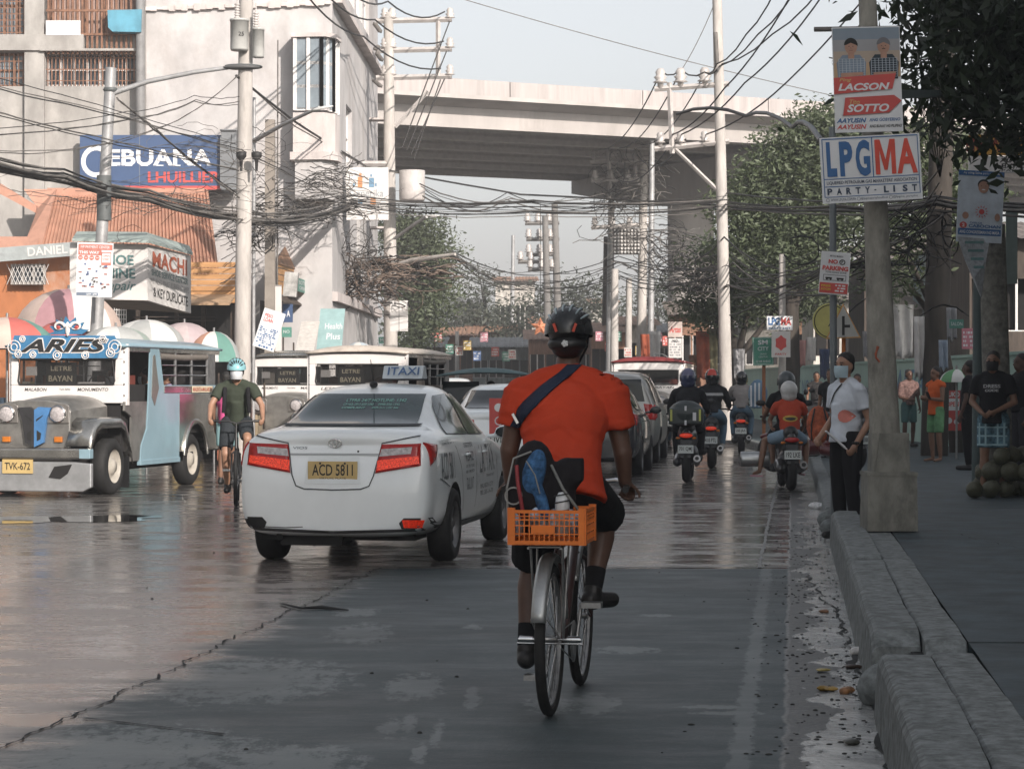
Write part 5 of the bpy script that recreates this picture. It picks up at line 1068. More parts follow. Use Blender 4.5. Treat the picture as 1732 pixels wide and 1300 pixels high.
jm = M.Translation(JL) @ M.Rotation(jd, 4, 'Z')
def in_jeep(o, x, y, z, rz): o.matrix_world = jm @ M.Translation((x, y, z)) @ M.Rotation(rz, 4, 'Z')
blouse = cloth('lilac_shirt', (.30, .26, .40)); aqua = cloth('aqua_shirt', (.16, .36, .40))
for i, (x, y, rz, lb, tp) in enumerate(((.4, 1.83, 0, 'driver behind the windscreen of the blue jeepney', cloth('driver_tan', (.22, .15, .10))), (.45, 3.0, R(-90), 'passenger in aqua seen through the side window of the blue jeepney', aqua), (.45, 3.8, R(-75), 'passenger in lilac at the rear side window of the blue jeepney', blouse))):
    t, _, _ = person(lb, (0, 0, 0), 0, SIT, 1, SKIN, top=tp, bottom=BLACK, vox=.016, mask=mat('mask_white', (.62, .64, .66), .8, var=.05)); in_jeep(t, x, y, .80, rz)
cream = mat('cream_roof', (.52, .46, .40), .6, var=.15, scale=3, dirt=.4, dcol=(.2, .16, .13)); rustyb = mat('rusted_body', (.36, .31, .27), .6, .2, var=.3, scale=4, dirt=.4, dcol=(.14, .1, .08))
jeepney('rusty cream roofed jeepney behind the taxi roof', (-2.75, 36.6, 0), heading(.17, .98), cream, rustyb, dict(plate='NXA-214', left='', right='', d1='LETRE', d2='TAXI') if 0 else dict(plate='NXA-214', left='LETRE', right='BAYAN', d1='LETRE', d2='BAYAN'))
jeepney('steel fronted jeepney half hidden behind the cyclist in green', (-4.35, 42.5, 0), heading(.16, .98), SILV, SILV, dict(plate='PWK-530', left='MONUMENTO', right='MALABON', d1='LETRE', d2='BAYAN'))
# far jeepneys of the oncoming and leaving queue
rr_ = mat('red_roof_paint', (.20, .03, .03), .5, dirt=.2)
jeepney('red roofed jeepney far ahead to the right of the cyclist', (3.0, 52, 0), heading(.12, .99), rr_, rustyb, dict(plate='TWM-118', left='MALABON', right='BAYAN', d1='LETRE', d2='BAYAN')).rotation_euler[2] += 0
jeepney('white ended passenger jeepney at the head of the queue by the pavement', (4.0, 62, 0), heading(.10, .99), cream, SILV, dict(plate='DXD-907', left='MALABON', right='BAYAN', d1='LETRE', d2='BAYAN'))
# ================================================================ left side: shop fronts, signs, stalls
def sign(name, label, cat, q, t, m, deco=None, group=None, back=None):
    """flat board through four photo corners (bl, br, tr, tl) at their own distances; deco(mb, w, h) draws on the board in metres"""
    bl, br, tr, tl = [P(*c) for c in q]; u = br - bl; w = (u.length + (tr - tl).length) / 2; h = ((tl - bl).length + (tr - br).length) / 2
    u.normalize(); vv = (tl - bl).normalized(); n = u.cross(vv).normalized(); vv = n.cross(u)
    o = thing(name, label, cat, (0, 0, 0), 0, group); o.matrix_world = M((( u.x, -n.x, vv.x, bl.x), (u.y, -n.y, vv.y, bl.y), (u.z, -n.z, vv.z, bl.z), (0, 0, 0, 1)))
    mb = MB(); mb.use(m); mb.box((w / 2, t / 2 + .002, h / 2), (w, t, h)); mb.build('board', o)
    if deco: d = MB(); deco(d, w, h); d.build('artwork', o)
    return o
CORR = mat('terracotta_sheet', (.42, .22, .15), .75, var=.18, scale=2, dirt=.35, dcol=(.24, .14, .10), stretch=(1, 1, .3))
ORW = mat('orange_plaster', (.40, .15, .06), .85, var=.2, scale=1.5, bump=.3, dirt=.42, dcol=(.5, .42, .36), stretch=(1, 1, .6)); PLANK = mat('orange_planks', (.45, .24, .10), .7, var=.18, scale=4, dirt=.2, dcol=(.22, .12, .06), stretch=(.4, .4, 2))
GREYB = mat('grey_blue_fascia', (.33, .36, .36), .7, dirt=.2, dcol=(.2, .2, .2)); WOODD = mat('dark_wood', (.06, .045, .035), .85, var=.4, scale=5); OFFW = mat('off_white_board', (.62, .60, .58), .75, var=.06, scale=2, dirt=.15, dcol=(.4, .36, .34))
NAVY = mat('sign_navy', (.045, .085, .18), .5, var=.08, scale=2); SRED = mat('sign_red', (.55, .08, .07), .55, var=.06); SWHITE = mat('sign_white', (.70, .71, .72), .55, var=.03); SBLUE = mat('sign_blue_letters', (.03, .12, .30), .55, var=.05); TEAL = mat('tarp_teal', (.28, .42, .42), .7, var=.15, scale=3)
def front(): return None
# shophouse under the grey block: mansard roof, stained wall, planked upper front, dark openings
sh = thing('shophouse', 'low shophouse with terracotta corrugated mansard and orange stained wall below the grey block', 'building', (0, 0, 0))
mb = MB(); mb.use(CORR); a, b_, c, d = P(85, 328, 48.9), P(352, 322, 48.9), P(372, 470, 45.6), P(52, 455, 45.6); n = 150; vs = []
for i in range(n + 1):
    u = i / n; cr = .05 * abs(math.sin(i * math.pi / 3))
    for k in range(5):
        p = a.lerp(b_, u).lerp(d.lerp(c, u), k / 4); vs.append(p + V((0, -cr, cr * .7)))
mb.add(vs, [(i * 5 + k, i * 5 + k + 1, (i + 1) * 5 + k + 1, (i + 1) * 5 + k) for i in range(n) for k in range(4)]); mb.build('roof', sh)
mb = MB(); mb.use(mat('salmon_band', (.46, .25, .18), .8, var=.1)); mb.slab([P(80, 345, 48.7), P(345, 345, 48.7), P(345, 318, 48.7), P(80, 318, 48.7)], .15, back=(0, 1, 0)); mb.slab([P(-60, 455, 45.7), P(60, 455, 45.7), P(95, 320, 48.5), P(40, 320, 48.5), P(64, 352, 48.3), P(46, 400, 47), P(-60, 400, 47)], .1, back=(0, 1, 0))
mb.slab([P(-60, 330, 47), P(0, 310, 47), P(62, 348, 47), P(60, 360, 47), P(0, 328, 47), P(-60, 345, 47)], .1, back=(0, 1, 0)); mb.build('gable_band', sh)
mb = MB(); mb.use(ORW); wl = [P(-140, 700, 45.4), P(130, 700, 45.4), P(130, 420, 45.4), P(-140, 435, 45.4)]; mb.slab(wl, .2, back=(0, 1, 0)); mb.build('wall', sh)
s = 45.2 / F
w_ = window(sh, -.34, .34, -.2, .2, 3, 1, mat('grey_frame', (.3, .28, .26), .8), glass, y=.0, bars=0); w_.location = P(48, 464, 45.2)
g = MB(); g.use(OFFW)
for i in range(-4, 5):
    for sg in (-1, 1): g.tube([(i * .08 - sg * .09, -.06, -.2), (i * .08 + sg * .09, -.06, .2)], .007, 4)
g.build('grille', w_)
def planks(mb, q, n, t=.06, gap=.12):
    bl, br, tr, tl = q
    for i in range(n): u0, u1 = i / n, (i + 1 - gap) / n; mb.slab([bl.lerp(tl, u0), br.lerp(tr, u0), br.lerp(tr, u1), bl.lerp(tl, u1)], t, back=(0, 1, 0))
mb = MB(); mb.use(PLANK); planks(mb, [P(315, 512, 44.9), P(402, 512, 44.9), P(402, 442, 44.9), P(315, 442, 44.9)], 7); planks(mb, [P(402, 512, 44.9), P(404, 512, 48), P(404, 442, 48), P(402, 442, 44.9)], 7); mb.build('planked_front', sh)
mb = MB(); mb.use(mat('awning_tan', (.42, .28, .17), .7)); mb.slab([P(300, 516, 43.6), P(388, 516, 43.6), P(400, 500, 45), P(315, 500, 45)], .04); mb.build('awning', sh)
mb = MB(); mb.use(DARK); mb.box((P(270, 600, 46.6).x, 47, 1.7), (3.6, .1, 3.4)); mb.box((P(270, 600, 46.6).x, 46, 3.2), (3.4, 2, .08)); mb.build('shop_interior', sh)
mb = MB(); mb.use(WOODD)
for x in (185, 235, 300, 345, 395): mb.box((P(x, 0, 45.5).x, 45.4, 1.5), (.08, .08, 3.1))
for y in (535, 541): mb.slab([P(225, y + 2, 44.8), P(362, y + 1, 44.8), P(362, y, 44.8), P(225, y, 44.8)], .3, back=(0, 1, 0))
mb.use(OFFW)
for i in range(6): mb.box((P(192 + i * 4, 0, 45.2).x, 45.3, 2.75), (.015, .015, .5)); mb.box((P(202, 0, 45.2).x, 45.28, 2.55 + i * .09), (.24, .015, .015))
mb.build('shop_posts', sh)
sign('fascia_board', 'grey fascia board painted with DANIEL above the orange wall', 'sign', [(-60, 447, 44.9), (132, 432, 44.9), (132, 408, 44.9), (-60, 424, 44.9)], .08, GREYB, lambda d, w, h: (d.use(OFFW), d.text('DANIEL', w * .56, w * .91, h * .22, h * .85, -.004, .02)))
# repair kiosk box with two painted faces
kb = thing('kiosk_sign_box', 'white box sign of the shoe repair and MACHI key duplicate kiosk, grey canopy on top', 'sign', (0, 0, 0))
A_, B_, C_ = (118, 505, 40), (250, 508, 40), (323, 530, 43.2)
mb = MB(); mb.use(OFFW); mb.slab([P(118, 505, 40), P(250, 508, 40), P(250, 413, 40), P(118, 410, 40)], .08, back=(0, 1, 0)); mb.build('side_face', kb)
mb = MB(); mb.use(OFFW); mb.slab([P(250, 508, 40), P(323, 530, 42.4), P(323, 432, 42.4), P(250, 413, 40)], .08, back=(-.9, .3, 0)); mb.build('front_face', kb)
mb = MB(); mb.use(mat('kiosk_under', (.3, .27, .24), .8)); mb.add([P(118, 505, 40.05), P(250, 508, 40.05), P(322, 530, 42.4), P(200, 522, 43.5)], [(0, 1, 2, 3)]); mb.build('base', kb)
mb = MB(); mb.use(mat('canopy_green_grey', (.30, .36, .34), .6, dirt=.2)); mb.slab([P(122, 408, 39.8), P(252, 411, 39.8), P(246, 397, 40.6), P(130, 396, 40.6)], .05, back=(0, .2, 1)); mb.slab([P(252, 411, 39.8), P(326, 432, 42.4), P(320, 420, 42.6), P(246, 397, 40.6)], .05, back=(0, .2, 1)); mb.build('canopy', kb)
def on_face(q, deco, name, par):
    bl, br, tr, tl = [P(*c) for c in q]; mb = MB(); tmp = MB(); deco(tmp); n = (br - bl).cross(tl - bl).normalized() 
    mb.mats = tmp.mats
    for v in tmp.v: u, w = v.x, v.z; mb.v.append(bl.lerp(br, u).lerp(tl.lerp(tr, u), w) + n * (.006 - v.y))
    mb.f = tmp.f; mb.mi = tmp.mi; mb.sm = tmp.sm; return mb.build(name, par)
INKT = mat('faded_green_ink', (.09, .19, .19), .6, var=.3, scale=8); INKR = mat('faded_red_ink', (.38, .10, .05), .6, var=.3, scale=8)
def f1(d): d.use(INKT); d.text('SHOE', .38, .82, .62, .80, 0, .03); d.text('MACHINE', .1, .84, .38, .56, 0, .03); d.text('Repair', .38, .85, .12, .34, 0, .01, .3)
def f2(d): d.use(INKR); d.text('MACHI', .1, .90, .62, .90, 0, .03); d.use(INKT); d.text('SHOE SERVICE CENTER', .08, .92, .47, .58, 0, .01); d.use(mat('grey_ink', (.28, .28, .28), .6)); d.text('WE ALSO MAKE RUBBER STAMPS', .05, .95, .33, .43, 0, 0); d.use(INK); d.text('& KEY DUPLICATE', .12, .92, .1, .27, 0, .01)
on_face([A_, B_, (250, 413, 40), (118, 410, 40)], f1, 'side_lettering', kb); on_face([B_, (323, 530, 42.4), (323, 432, 42.4), (250, 413, 40)], f2, 'front_lettering', kb)
# pawnshop sign
def ceb(d, w, h):
    d.use(SWHITE); d.text('EBUANA', w * .20, w * .93, h * .42, h * .73, -.004, .03); d.mats.append(NAVY) if NAVY not in d.mats else 0
    for x in (.207, .315, .425, .535, .655, .80):                                 # serifs
        d.box((w * (x + .03), -.005, h * .425), (w * .05, .006, h * .02)); 
    for i in range(20): a0, a1 = .75 + i * .245, .75 + (i + 1.0) * .245; cx0, cz0 = w * .115, h * .50; d.poly([(cx0 + math.cos(a) * r * h * .95, cz0 + math.sin(a) * r * h) for a, r in ((a0, .30), (a0, .21), (a1, .21), (a1, .30))][::-1], -.005)
    d.use(SRED); d.text('LHUILLIER', w * .48, w * .99, h * .10, h * .31, -.004, .03); d.rect(0, w, -h * .03, h * .04, -.006)
sign('pawnshop_sign', 'blue CEBUANA LHUILLIER sign with white and red letters on the white wall', 'sign', [(135, 318, 49.2), (375, 318, 49.2), (375, 227, 49.2), (135, 230, 49.2)], .14, NAVY, ceb)
mb = MB(); mb.use(mat('grey_metal_box', (.17, .18, .19), .6, dirt=.2)); o = thing('sign_side_box', 'grey metal end box closing the right side of the blue pawnshop sign', 'metal box', P(388, 320, 49.2)); mb.box((0, .1, .6), (.32, .5, 1.25)); mb.box((0, .1, 1.24), (.36, .6, .03)); mb.box((-.17, -.13, .55), (.03, .05, 1.1)); mb.build('casing', o, bevel=.01)
# far planked shop beyond the transformer pole
ps = thing('planked_shop', 'orange planked shop upper storey beyond the transformer pole with brown tin roof', 'building', (0, 0, 0))
mb = MB(); mb.use(PLANK); planks(mb, [P(470, 508, 47), P(562, 520, 58), P(562, 472, 58), P(470, 440, 47)], 6, .07); mb.build('planked_front', ps)
mb = MB(); mb.use(mat('brown_tin', (.27, .15, .09), .7, var=.3, scale=3)); mb.slab([P(468, 445, 46.6), P(564, 474, 58), P(540, 455, 60), P(484, 418, 50)], .05, back=(-.3, .3, .9)); mb.build('roof', ps)
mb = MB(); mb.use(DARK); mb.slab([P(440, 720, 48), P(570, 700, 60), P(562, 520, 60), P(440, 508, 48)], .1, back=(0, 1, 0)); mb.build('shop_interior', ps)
mb = MB(); mb.use(WOODD); mb.slab([P(478, 512, 46), P(560, 524, 57), P(562, 515, 58), P(470, 500, 47)], .03, back=(0, 0, 1)); mb.build('eaves', ps)
sign('green_sign', 'small green sign with pale letters on the planked shop front', 'sign', [(504, 492, 48), (523, 498, 51), (523, 477, 51), (504, 469, 48)], .05, mat('sign_green', (.08, .24, .19), .6), lambda d, w, h: (d.use(SWHITE), d.text('BOTICA', w * .1, w * .9, h * .55, h * .85, -.004), d.text('OPEN 24', w * .1, w * .9, h * .15, h * .42, -.004)))
for i, (x0, y0, x1, y1, Y, lb) in enumerate(((452, 600, 476, 482, 44, 'tall blank white board standing beside the square concrete post'), (585, 545, 617, 493, 60, 'white stall cupboard in front of the corner building'), (563, 515, 592, 446, 60, 'grey air conditioner box under the cable tangle by the planked shop'), (660, 560, 690, 508, 56, 'white tied board hanging on the tall crossarm pole'), (560, 570, 577, 522, 52, 'white board lettered ON at the stall end'))):
    def dd(d, w, h, i=i):
        d.use(mat('board_line', (.3, .29, .28), .7))
        if i == 3: d.rect(0, w, h * .46, h * .5, -.004); d.rect(w * .48, w * .52, 0, h, -.004)
        elif i == 4: d.use(INK); d.text('ON', w * .2, w * .8, h * .1, h * .35, -.004, .03); d.text('LAN', w * .1, w * .9, h * .55, h * .75, -.004, .03)
        elif i == 2:
            for k in range(6): d.rect(w * .1, w * .9, h * (.1 + .13 * k), h * (.14 + .13 * k), -.004)
        else: d.rect(0, w, h * .98, h, -.004); d.rect(0, w * .03, 0, h, -.004)
    sign('stall_board', lb, 'board', [(x0, y0, Y), (x1, y0, Y), (x1, y1, Y), (x0, y1, Y)], .3 if i == 2 else .06, OFFW, dd)
sign('hanging_bag', 'silver plastic bundle hanging from the cables by the square post', 'bundle', [(478, 500, 44), (500, 502, 44), (503, 458, 44), (480, 462, 44)], .2, mat('silver_bag', (.45, .44, .42), .35, .3, var=.4, scale=6, bump=.6))
# posters and tarpaulins
def dense_lines(d, w, h, seed, rows, x0=.08, x1=.92, z0=.08, z1=.9, m=None, y=-.004):
    r = random.Random(seed); d.use(m or mat('print_grey', (.25, .26, .27), .7))
    for k in range(rows):
        z = z1 - (z1 - z0) * (k + .5) / rows; x = x0
        while x < x1 - .05:
            l = r.uniform(.04, .16); 
            if r.random() < .8: d.rect(w * x, w * min(x1, x + l), h * (z - .3 * (z1 - z0) / rows), h * (z + .25 * (z1 - z0) / rows), y)
            x += l + .04
def post1(d, w, h):
    d.use(mat('poster_salmon', (.50, .17, .13), .6)); d.rect(.02, w * .98, h * .87, h * .97, -.003); d.rect(.02, w * .68, h * .77, h * .865, -.003); d.use(SWHITE); d.text('IVP PAYMENT CENTER', w * .1, w * .9, h * .895, h * .945, -.005, .01); d.text('THIS WAY', w * .06, w * .62, h * .79, h * .845, -.005, .03)
    d.use(mat('poster_salmon', (0, 0, 0)))
    for k in range(4): d.disc(w * (.10 + .155 * k), h * .72, w * .065, y=-.004)
    d.use(SWHITE)
    for k in range(4): d.rect(w * (.06 + .155 * k), w * (.14 + .155 * k), h * .715, h * .725, -.006)
    d.use(mat('poster_salmon', (0, 0, 0))); d.rect(w * .68, w * .95, h * .59, h * .83, -.0035); d.use(SWHITE); d.rect(w * .7, w * .93, h * .64, h * .81, -.005); d.use(mat('poster_salmon', (0, 0, 0))); d.text('OPEN', w * .72, w * .91, h * .74, h * .78, -.007, .02); d.text('STREET', w * .72, w * .91, h * .68, h * .72, -.007, .02)
    r = random.Random(4)
    for k in range(34):
        x, z = r.uniform(.06, .88), r.uniform(.14, .64); d.use(mat('print_%s' % 'abc'[k % 3], [(.35, .12, .1), (.12, .16, .28), (.2, .2, .2)][k % 3], .7))
        if k % 3: d.disc(w * x, h * z, w * .03, y=-.004)
        else: d.rect(w * (x - .04), w * (x + .05), h * (z - .012), h * (z + .012), -.004)
    d.use(mat('print_slate', (.16, .20, .26), .7)); d.rect(w * .02, w * .62, h * .02, h * .08, -.004); d.use(SWHITE); d.text('8AM - 6PM', w * .3, w * .58, h * .03, h * .065, -.006, .02)
sign('poster', 'white payment centre poster reading THIS WAY tied to the left lamp post', 'poster', [(128, 501, 35.2), (190, 503, 35.2), (193, 412, 35.2), (133, 409, 35.2)], .012, SWHITE, post1)
def post2(d, w, h): d.use(SRED); d.text('PESO', w * .12, w * .5, h * .8, h * .88, -.004, .02); d.text('LOAN', w * .12, w * .55, h * .68, h * .78, -.004, .02); dense_lines(d, w, h, 5, 9, z0=.12, z1=.55, m=SBLUE); dense_lines(d, w, h, 6, 1, z0=.02, z1=.1, m=SBLUE)
sign('poster', 'tilted white poster with blue dots hanging right of the transformer pole', 'poster', [(427, 584, 38), (464, 596, 38), (474, 527, 38), (439, 520, 38)], .012, SWHITE, post2)
sign('tarpaulin', 'pale teal tarpaulin with white letters draped over a stall', 'tarpaulin', [(535, 592, 46), (580, 592, 46), (556, 528, 47), (517, 523, 47)], .02, TEAL, lambda d, w, h: (d.use(SWHITE), d.text('Health', w * .25, w * .95, h * .5, h * .64, -.004, .01), d.text('Plus', w * .35, w * .9, h * .25, h * .4, -.004, .01)))
sign('tarpaulin', 'creased white tarpaulin sloping beside the teal one', 'tarpaulin', [(498, 598, 45), (535, 598, 45), (522, 526, 46.5), (505, 545, 46.5)], .02, mat('tarp_white', (.6, .57, .53), .7, var=.15, scale=9, bump=.8))
sign('shop_sign', 'blue upright sign with a white A beside the tilted poster', 'sign', [(478, 545, 44.5), (495, 545, 44.5), (495, 514, 44.5), (478, 514, 44.5)], .05, NAVY, lambda d, w, h: (d.use(SWHITE), d.text('A', w * .4, w * .75, h * .3, h * .65, -.004, .02)))
sign('shop_sign', 'small green board reading NO under the blue upright sign', 'sign', [(476, 570, 44.5), (493, 570, 44.5), (493, 553, 44.5), (476, 553, 44.5)], .05, mat('sign_green', (0, 0, 0)), lambda d, w, h: (d.use(SWHITE), d.text('NO', w * .2, w * .8, h * .4, h * .7, -.004)))
sign('shop_sign', 'green street name board at the foot of the tied white board', 'sign', [(641, 581, 60), (668, 579, 60), (668, 568, 60), (641, 570, 60)], .03, mat('sign_green', (0, 0, 0)), lambda d, w, h: (d.use(SWHITE), d.text('MC ST', w * .1, w * .9, h * .25, h * .75, -.004)))
sign('generic_drug_sign', 'pale drugstore sign with orange and blue squares between the corner building and the pole', 'sign', [(586, 372, 52), (657, 372, 52), (657, 283, 52), (586, 283, 52)], .15, OFFW,
     lambda d, w, h: (d.use(mat('ink_grey', (.27, .29, .31), .6)), d.text('Generika', w * .08, w * .88, h * .44, h * .58, -.004, .0), d.use(mat('sq_orange', (.55, .24, .10), .6)), [d.rect(w * a, w * b_, h * c, h * e, -.004) for a, b_, c, e in ((.27, .38, .62, .82), (.57, .70, .30, .41), (.30, .36, .84, .88))], d.use(mat('sq_blue', (.14, .26, .38), .6)), [d.rect(w * a, w * b_, h * c, h * e, -.004) for a, b_, c, e in ((.54, .66, .62, .80), (.28, .38, .30, .40), (.57, .61, .82, .87), (.68, .72, .64, .7), (.16, .2, .64, .7))]))
# market umbrellas
def umbrella(label, x, ytop, ybot, hw, Y, cols, seg=8, tilt=0, ratio=None):
    c = P(x, ybot, Y); top = P(x, ytop, Y); r = hw * Y / F; hh = top.z - c.z; t = thing('market_umbrella', label, 'umbrella', (c.x, Y, 0), 0, 'umbrellas over the stalls'); base = c.z
    for i, cm in enumerate(cols):
        mb = MB(); mb.use(cm)
        for s_ in range(seg):
            if s_ % len(cols) != i: continue
            vs = []
            for k in range(7):
                u = k / 6; rad = r * math.sin(u * math.pi / 2 * .95); z = base + hh * math.cos(u * math.pi / 2)
                for q in range(5): a = (s_ + q / 4) / seg * 6.283 + .3; sag = 1 - .05 * math.sin(q / 4 * math.pi) * u; vs.append((math.cos(a) * rad * sag, math.sin(a) * rad * sag, z + tilt * math.cos(a) * rad))
            mb.add(vs, [(k * 5 + q, k * 5 + q + 1, (k + 1) * 5 + q + 1, (k + 1) * 5 + q) for k in range(6) for q in range(4)], True)
        mb.build('canopy', t)
    mb = MB(); mb.use(STEEL); mb.tube([(0, 0, 0), (0, 0, base + hh + .06)], .02, 8)
    for s_ in range(seg): a = s_ / seg * 6.283 + .3; mb.tube([(0, 0, base + hh * .45), (math.cos(a) * r * .6, math.sin(a) * r * .6, base + hh * .68)], .006, 4, False)
    mb.build('umbrella_pole', t); return t
def um(n, c): return mat('umbrella_' + n, c, .75, var=.12, scale=3)
UB, UPK, UR, UG, UW, UGY, UO = um('beige', (.55, .43, .37)), um('pink', (.40, .22, .24)), um('red', (.48, .12, .10)), um('green', (.12, .26, .22)), um('white', (.60, .60, .58)), um('grey', (.38, .39, .38)), um('orange', (.50, .27, .19))
umbrella('large beige and pink umbrella behind the left lamp post', 116, 488, 562, 92, 38.5, [UB, UPK, UW, UB])
umbrella('red and green umbrella at the left edge beside the jeepney header', 12, 536, 590, 84, 34.5, [UR, UG, UB])
umbrella('small red umbrella behind the ram crest', 104, 543, 580, 48, 36.5, [UR, um('dark_red', (.35, .09, .09))])
umbrella('grey umbrella with green edge right of the ram crest', 196, 552, 580, 60, 36, [UGY, UW, UGY, um('pale_green', (.3, .36, .32))])
umbrella('white umbrella above the blue jeepney roof', 248, 540, 584, 66, 37.5, [UW, UGY])
umbrella('dusty pink umbrella behind the white one', 312, 545, 584, 52, 39.5, [um('dusty', (.42, .34, .35)), um('dusty2', (.48, .4, .4))])
umbrella('orange and grey green umbrella nearest the transformer pole', 362, 560, 612, 46, 38, [UO, UW, UG, UGY])
umbrella('pale blue umbrella low beside the teal tarpaulin', 607, 578, 605, 30, 50, [um('sky', (.4, .46, .5)), UW])
# clutter of the stalls: crates, goods and counters between the stalls (each its own)
r = random.Random(12)
for i in range(16):
    x = [20, 60, 232, 262, 290, 318, 395, 415, 500, 520, 600, 612, 628, 640, 702, 716][i]; Y = [41, 41, 44, 44, 44.3, 44, 42, 42.4, 49, 49, 58, 58.5, 58, 60, 64, 65][i]; hh = r.uniform(.7, 1.7) if i < 8 else r.uniform(1.4, 2.3)
    c = P(x, 0, Y); cm = [(.35, .12, .07), (.30, .24, .16), (.12, .2, .2), (.5, .47, .42), (.10, .10, .1), (.4, .3, .12)][i % 6]
    t = thing('market_stall', ['reddish', 'tan', 'dull green', 'pale', 'black', 'mustard'][i % 6] + ' draped stall table ' + ['left of the blue jeepney', 'behind the red umbrella', 'under the kiosk box', 'under the white umbrella', 'in the dark shop opening', 'under the dusty pink umbrella', 'left of the transformer pole', 'behind the transformer pole', 'below the planked shop', 'below the teal tarpaulin', 'in front of the stall cupboard', 'beside the metal lamp post', 'right of the metal lamp post', 'beside the tall crossarm pole', 'under the left tree', 'right under the left tree'][i], 'stall', (c.x, Y, 0), r.uniform(-.1, .1), 'market stalls on the left pavement')
    mb = MB(); mb.use(mat('drape_%d' % (i % 6), cm, .85, var=.3, scale=6, bump=.5)); mb.box((0, 0, hh * .45), (.55, .5, hh * .8)); mb.build('drape', t, bevel=.02)
    mb = MB(); mb.use(WOODD)
    for sx in (-1, 1): mb.tube([(sx * .3, .28, 0), (sx * .3, .28, hh + .4)], .02, 6)
    mb.box((0, 0, hh * .86), (.62, .56, .03)); mb.build('frame', t)
    for k in range(4):
        mb = MB(); mb.use(mat('goods_%d' % ((i + k) % 5), [(.4, .1, .08), (.5, .45, .35), (.15, .22, .3), (.35, .28, .1), (.1, .25, .15)][(i + k) % 5], .6, var=.4, scale=20)); mb.box((r.uniform(-.2, .2), r.uniform(-.15, .05), hh * .88 + .09), (r.uniform(.1, .2), .14, r.uniform(.1, .2)), r.uniform(-.4, .4)); mb.build('goods', t, bevel=.01)
# ================================================================ poles, crossarms, lamps, wires
PC = mat('pole_concrete', (.46, .43, .40), .85, var=.2, scale=5, bump=.3, dirt=.35, dcol=(.2, .18, .16), stretch=(1, 1, .25)); PG = mat('pole_galvanised', (.36, .36, .36), .5, .3, var=.2, scale=4, dirt=.2, dcol=(.2, .16, .13))
PD = mat('pole_dark_wood', (.05, .042, .035), .9, var=.4, scale=6, stretch=(1, 1, .2)); INS = mat('porcelain', (.48, .45, .43), .35, var=.15); CAB = mat('cable_black', (.022, .021, .02), .6, var=.3); CAB2 = mat('cable_grey', (.13, .12, .11), .7, var=.3)
def pole(label, xb, Y, xt, yt, r0, r1, m=PC, zb=0., group=None, name='utility_pole', square=False, yb=None):
    b = P(xb, 650, Y); b.z = zb; tp = P(xt, yt, Y); t = thing(name, label, 'pole', b, 0, group); mb = MB(); mb.use(m); d = tp - b
    if square:
        mb.slab([(-r0, -r0, 0), (r0, -r0, 0), (r0, r0, 0), (-r0, r0, 0)], 0); mb.v = []; mb.f = []; mb.mi = []; mb.sm = []
        vs = [V((a * r0, c * r0, 0)) for a, c in ((-1, -1), (1, -1), (1, 1), (-1, 1))] + [d + V((a * r1, c * r1, 0)) for a, c in ((-1, -1), (1, -1), (1, 1), (-1, 1))]; mb.add(vs, [(0, 1, 5, 4), (1, 2, 6, 5), (2, 3, 7, 6), (3, 0, 4, 7), (4, 5, 6, 7)])
    else: mb.tube([d * (i / 8) for i in range(9)], [r0 + (r1 - r0) * i / 8 for i in range(9)], 20)
    mb.build('shaft', t); t['o'] = 0; del t['o']; return t, b
def local(b, *q): return [P(*p) - b for p in q]
def arm(t, b, p, q, w=.055, m=INS, name='crossarm'):
    p, q = local(b, p, q); mb = MB(); mb.use(m); mb.tube([p, q], w, 4, smooth=False); return mb.build(name, t)
def insulator(t, b, p, s=.1):
    c = local(b, p)[0]; mb = MB(); mb.use(INS); mb.lathe([(.01, -.6 * s), (.35 * s, -.6 * s), (.35 * s, 0), (.9 * s, .1 * s), (.5 * s, .35 * s), (.8 * s, .7 * s), (.5 * s, .9 * s), (.6 * s, 1.3 * s), (.35 * s, 1.7 * s), (.01, 1.75 * s)], c, 'Z', 10); return mb.build('insulator', t)
def lamp_head(t, b, p, d=(1, 0, -.1), s=.35, m=None):
    c = local(b, p)[0]; mb = MB(); mb.use(m or PG); d = V(d).normalized(); mb.ell(c, (s, s * .3, s * .17), 14, M.Rotation(math.atan2(-d.z, d.x) if 1 else 0, 3, 'Y')); mb.use(CLEAR); mb.ell(c + V((0, 0, -.07 * s * 2)), (s * .55, s * .22, s * .14), 12); return mb.build('lamp_head', t)
def wire(pts, r, m=CAB, sag=0., jit=0., name='cable', group=None, label=None, seed=0, n=14):
    """sagging cable through the points (already in metres)"""
    pts = [V(p) for p in pts]; out = []; rd = random.Random(seed)
    for a, c in zip(pts, pts[1:]):
        k = max(3, int(n / (len(pts) - 1)))
        for i in range(k):
            u = i / k; q = a.lerp(c, u); q.z -= sag * 4 * u * (1 - u); q.z += rd.uniform(-jit, jit); out.append(q)
    out.append(pts[-1]); mb = MB(); mb.use(m); mb.tube(out, r, 5); o = mb.build(name); tag(o, label, 'cable', group); return o
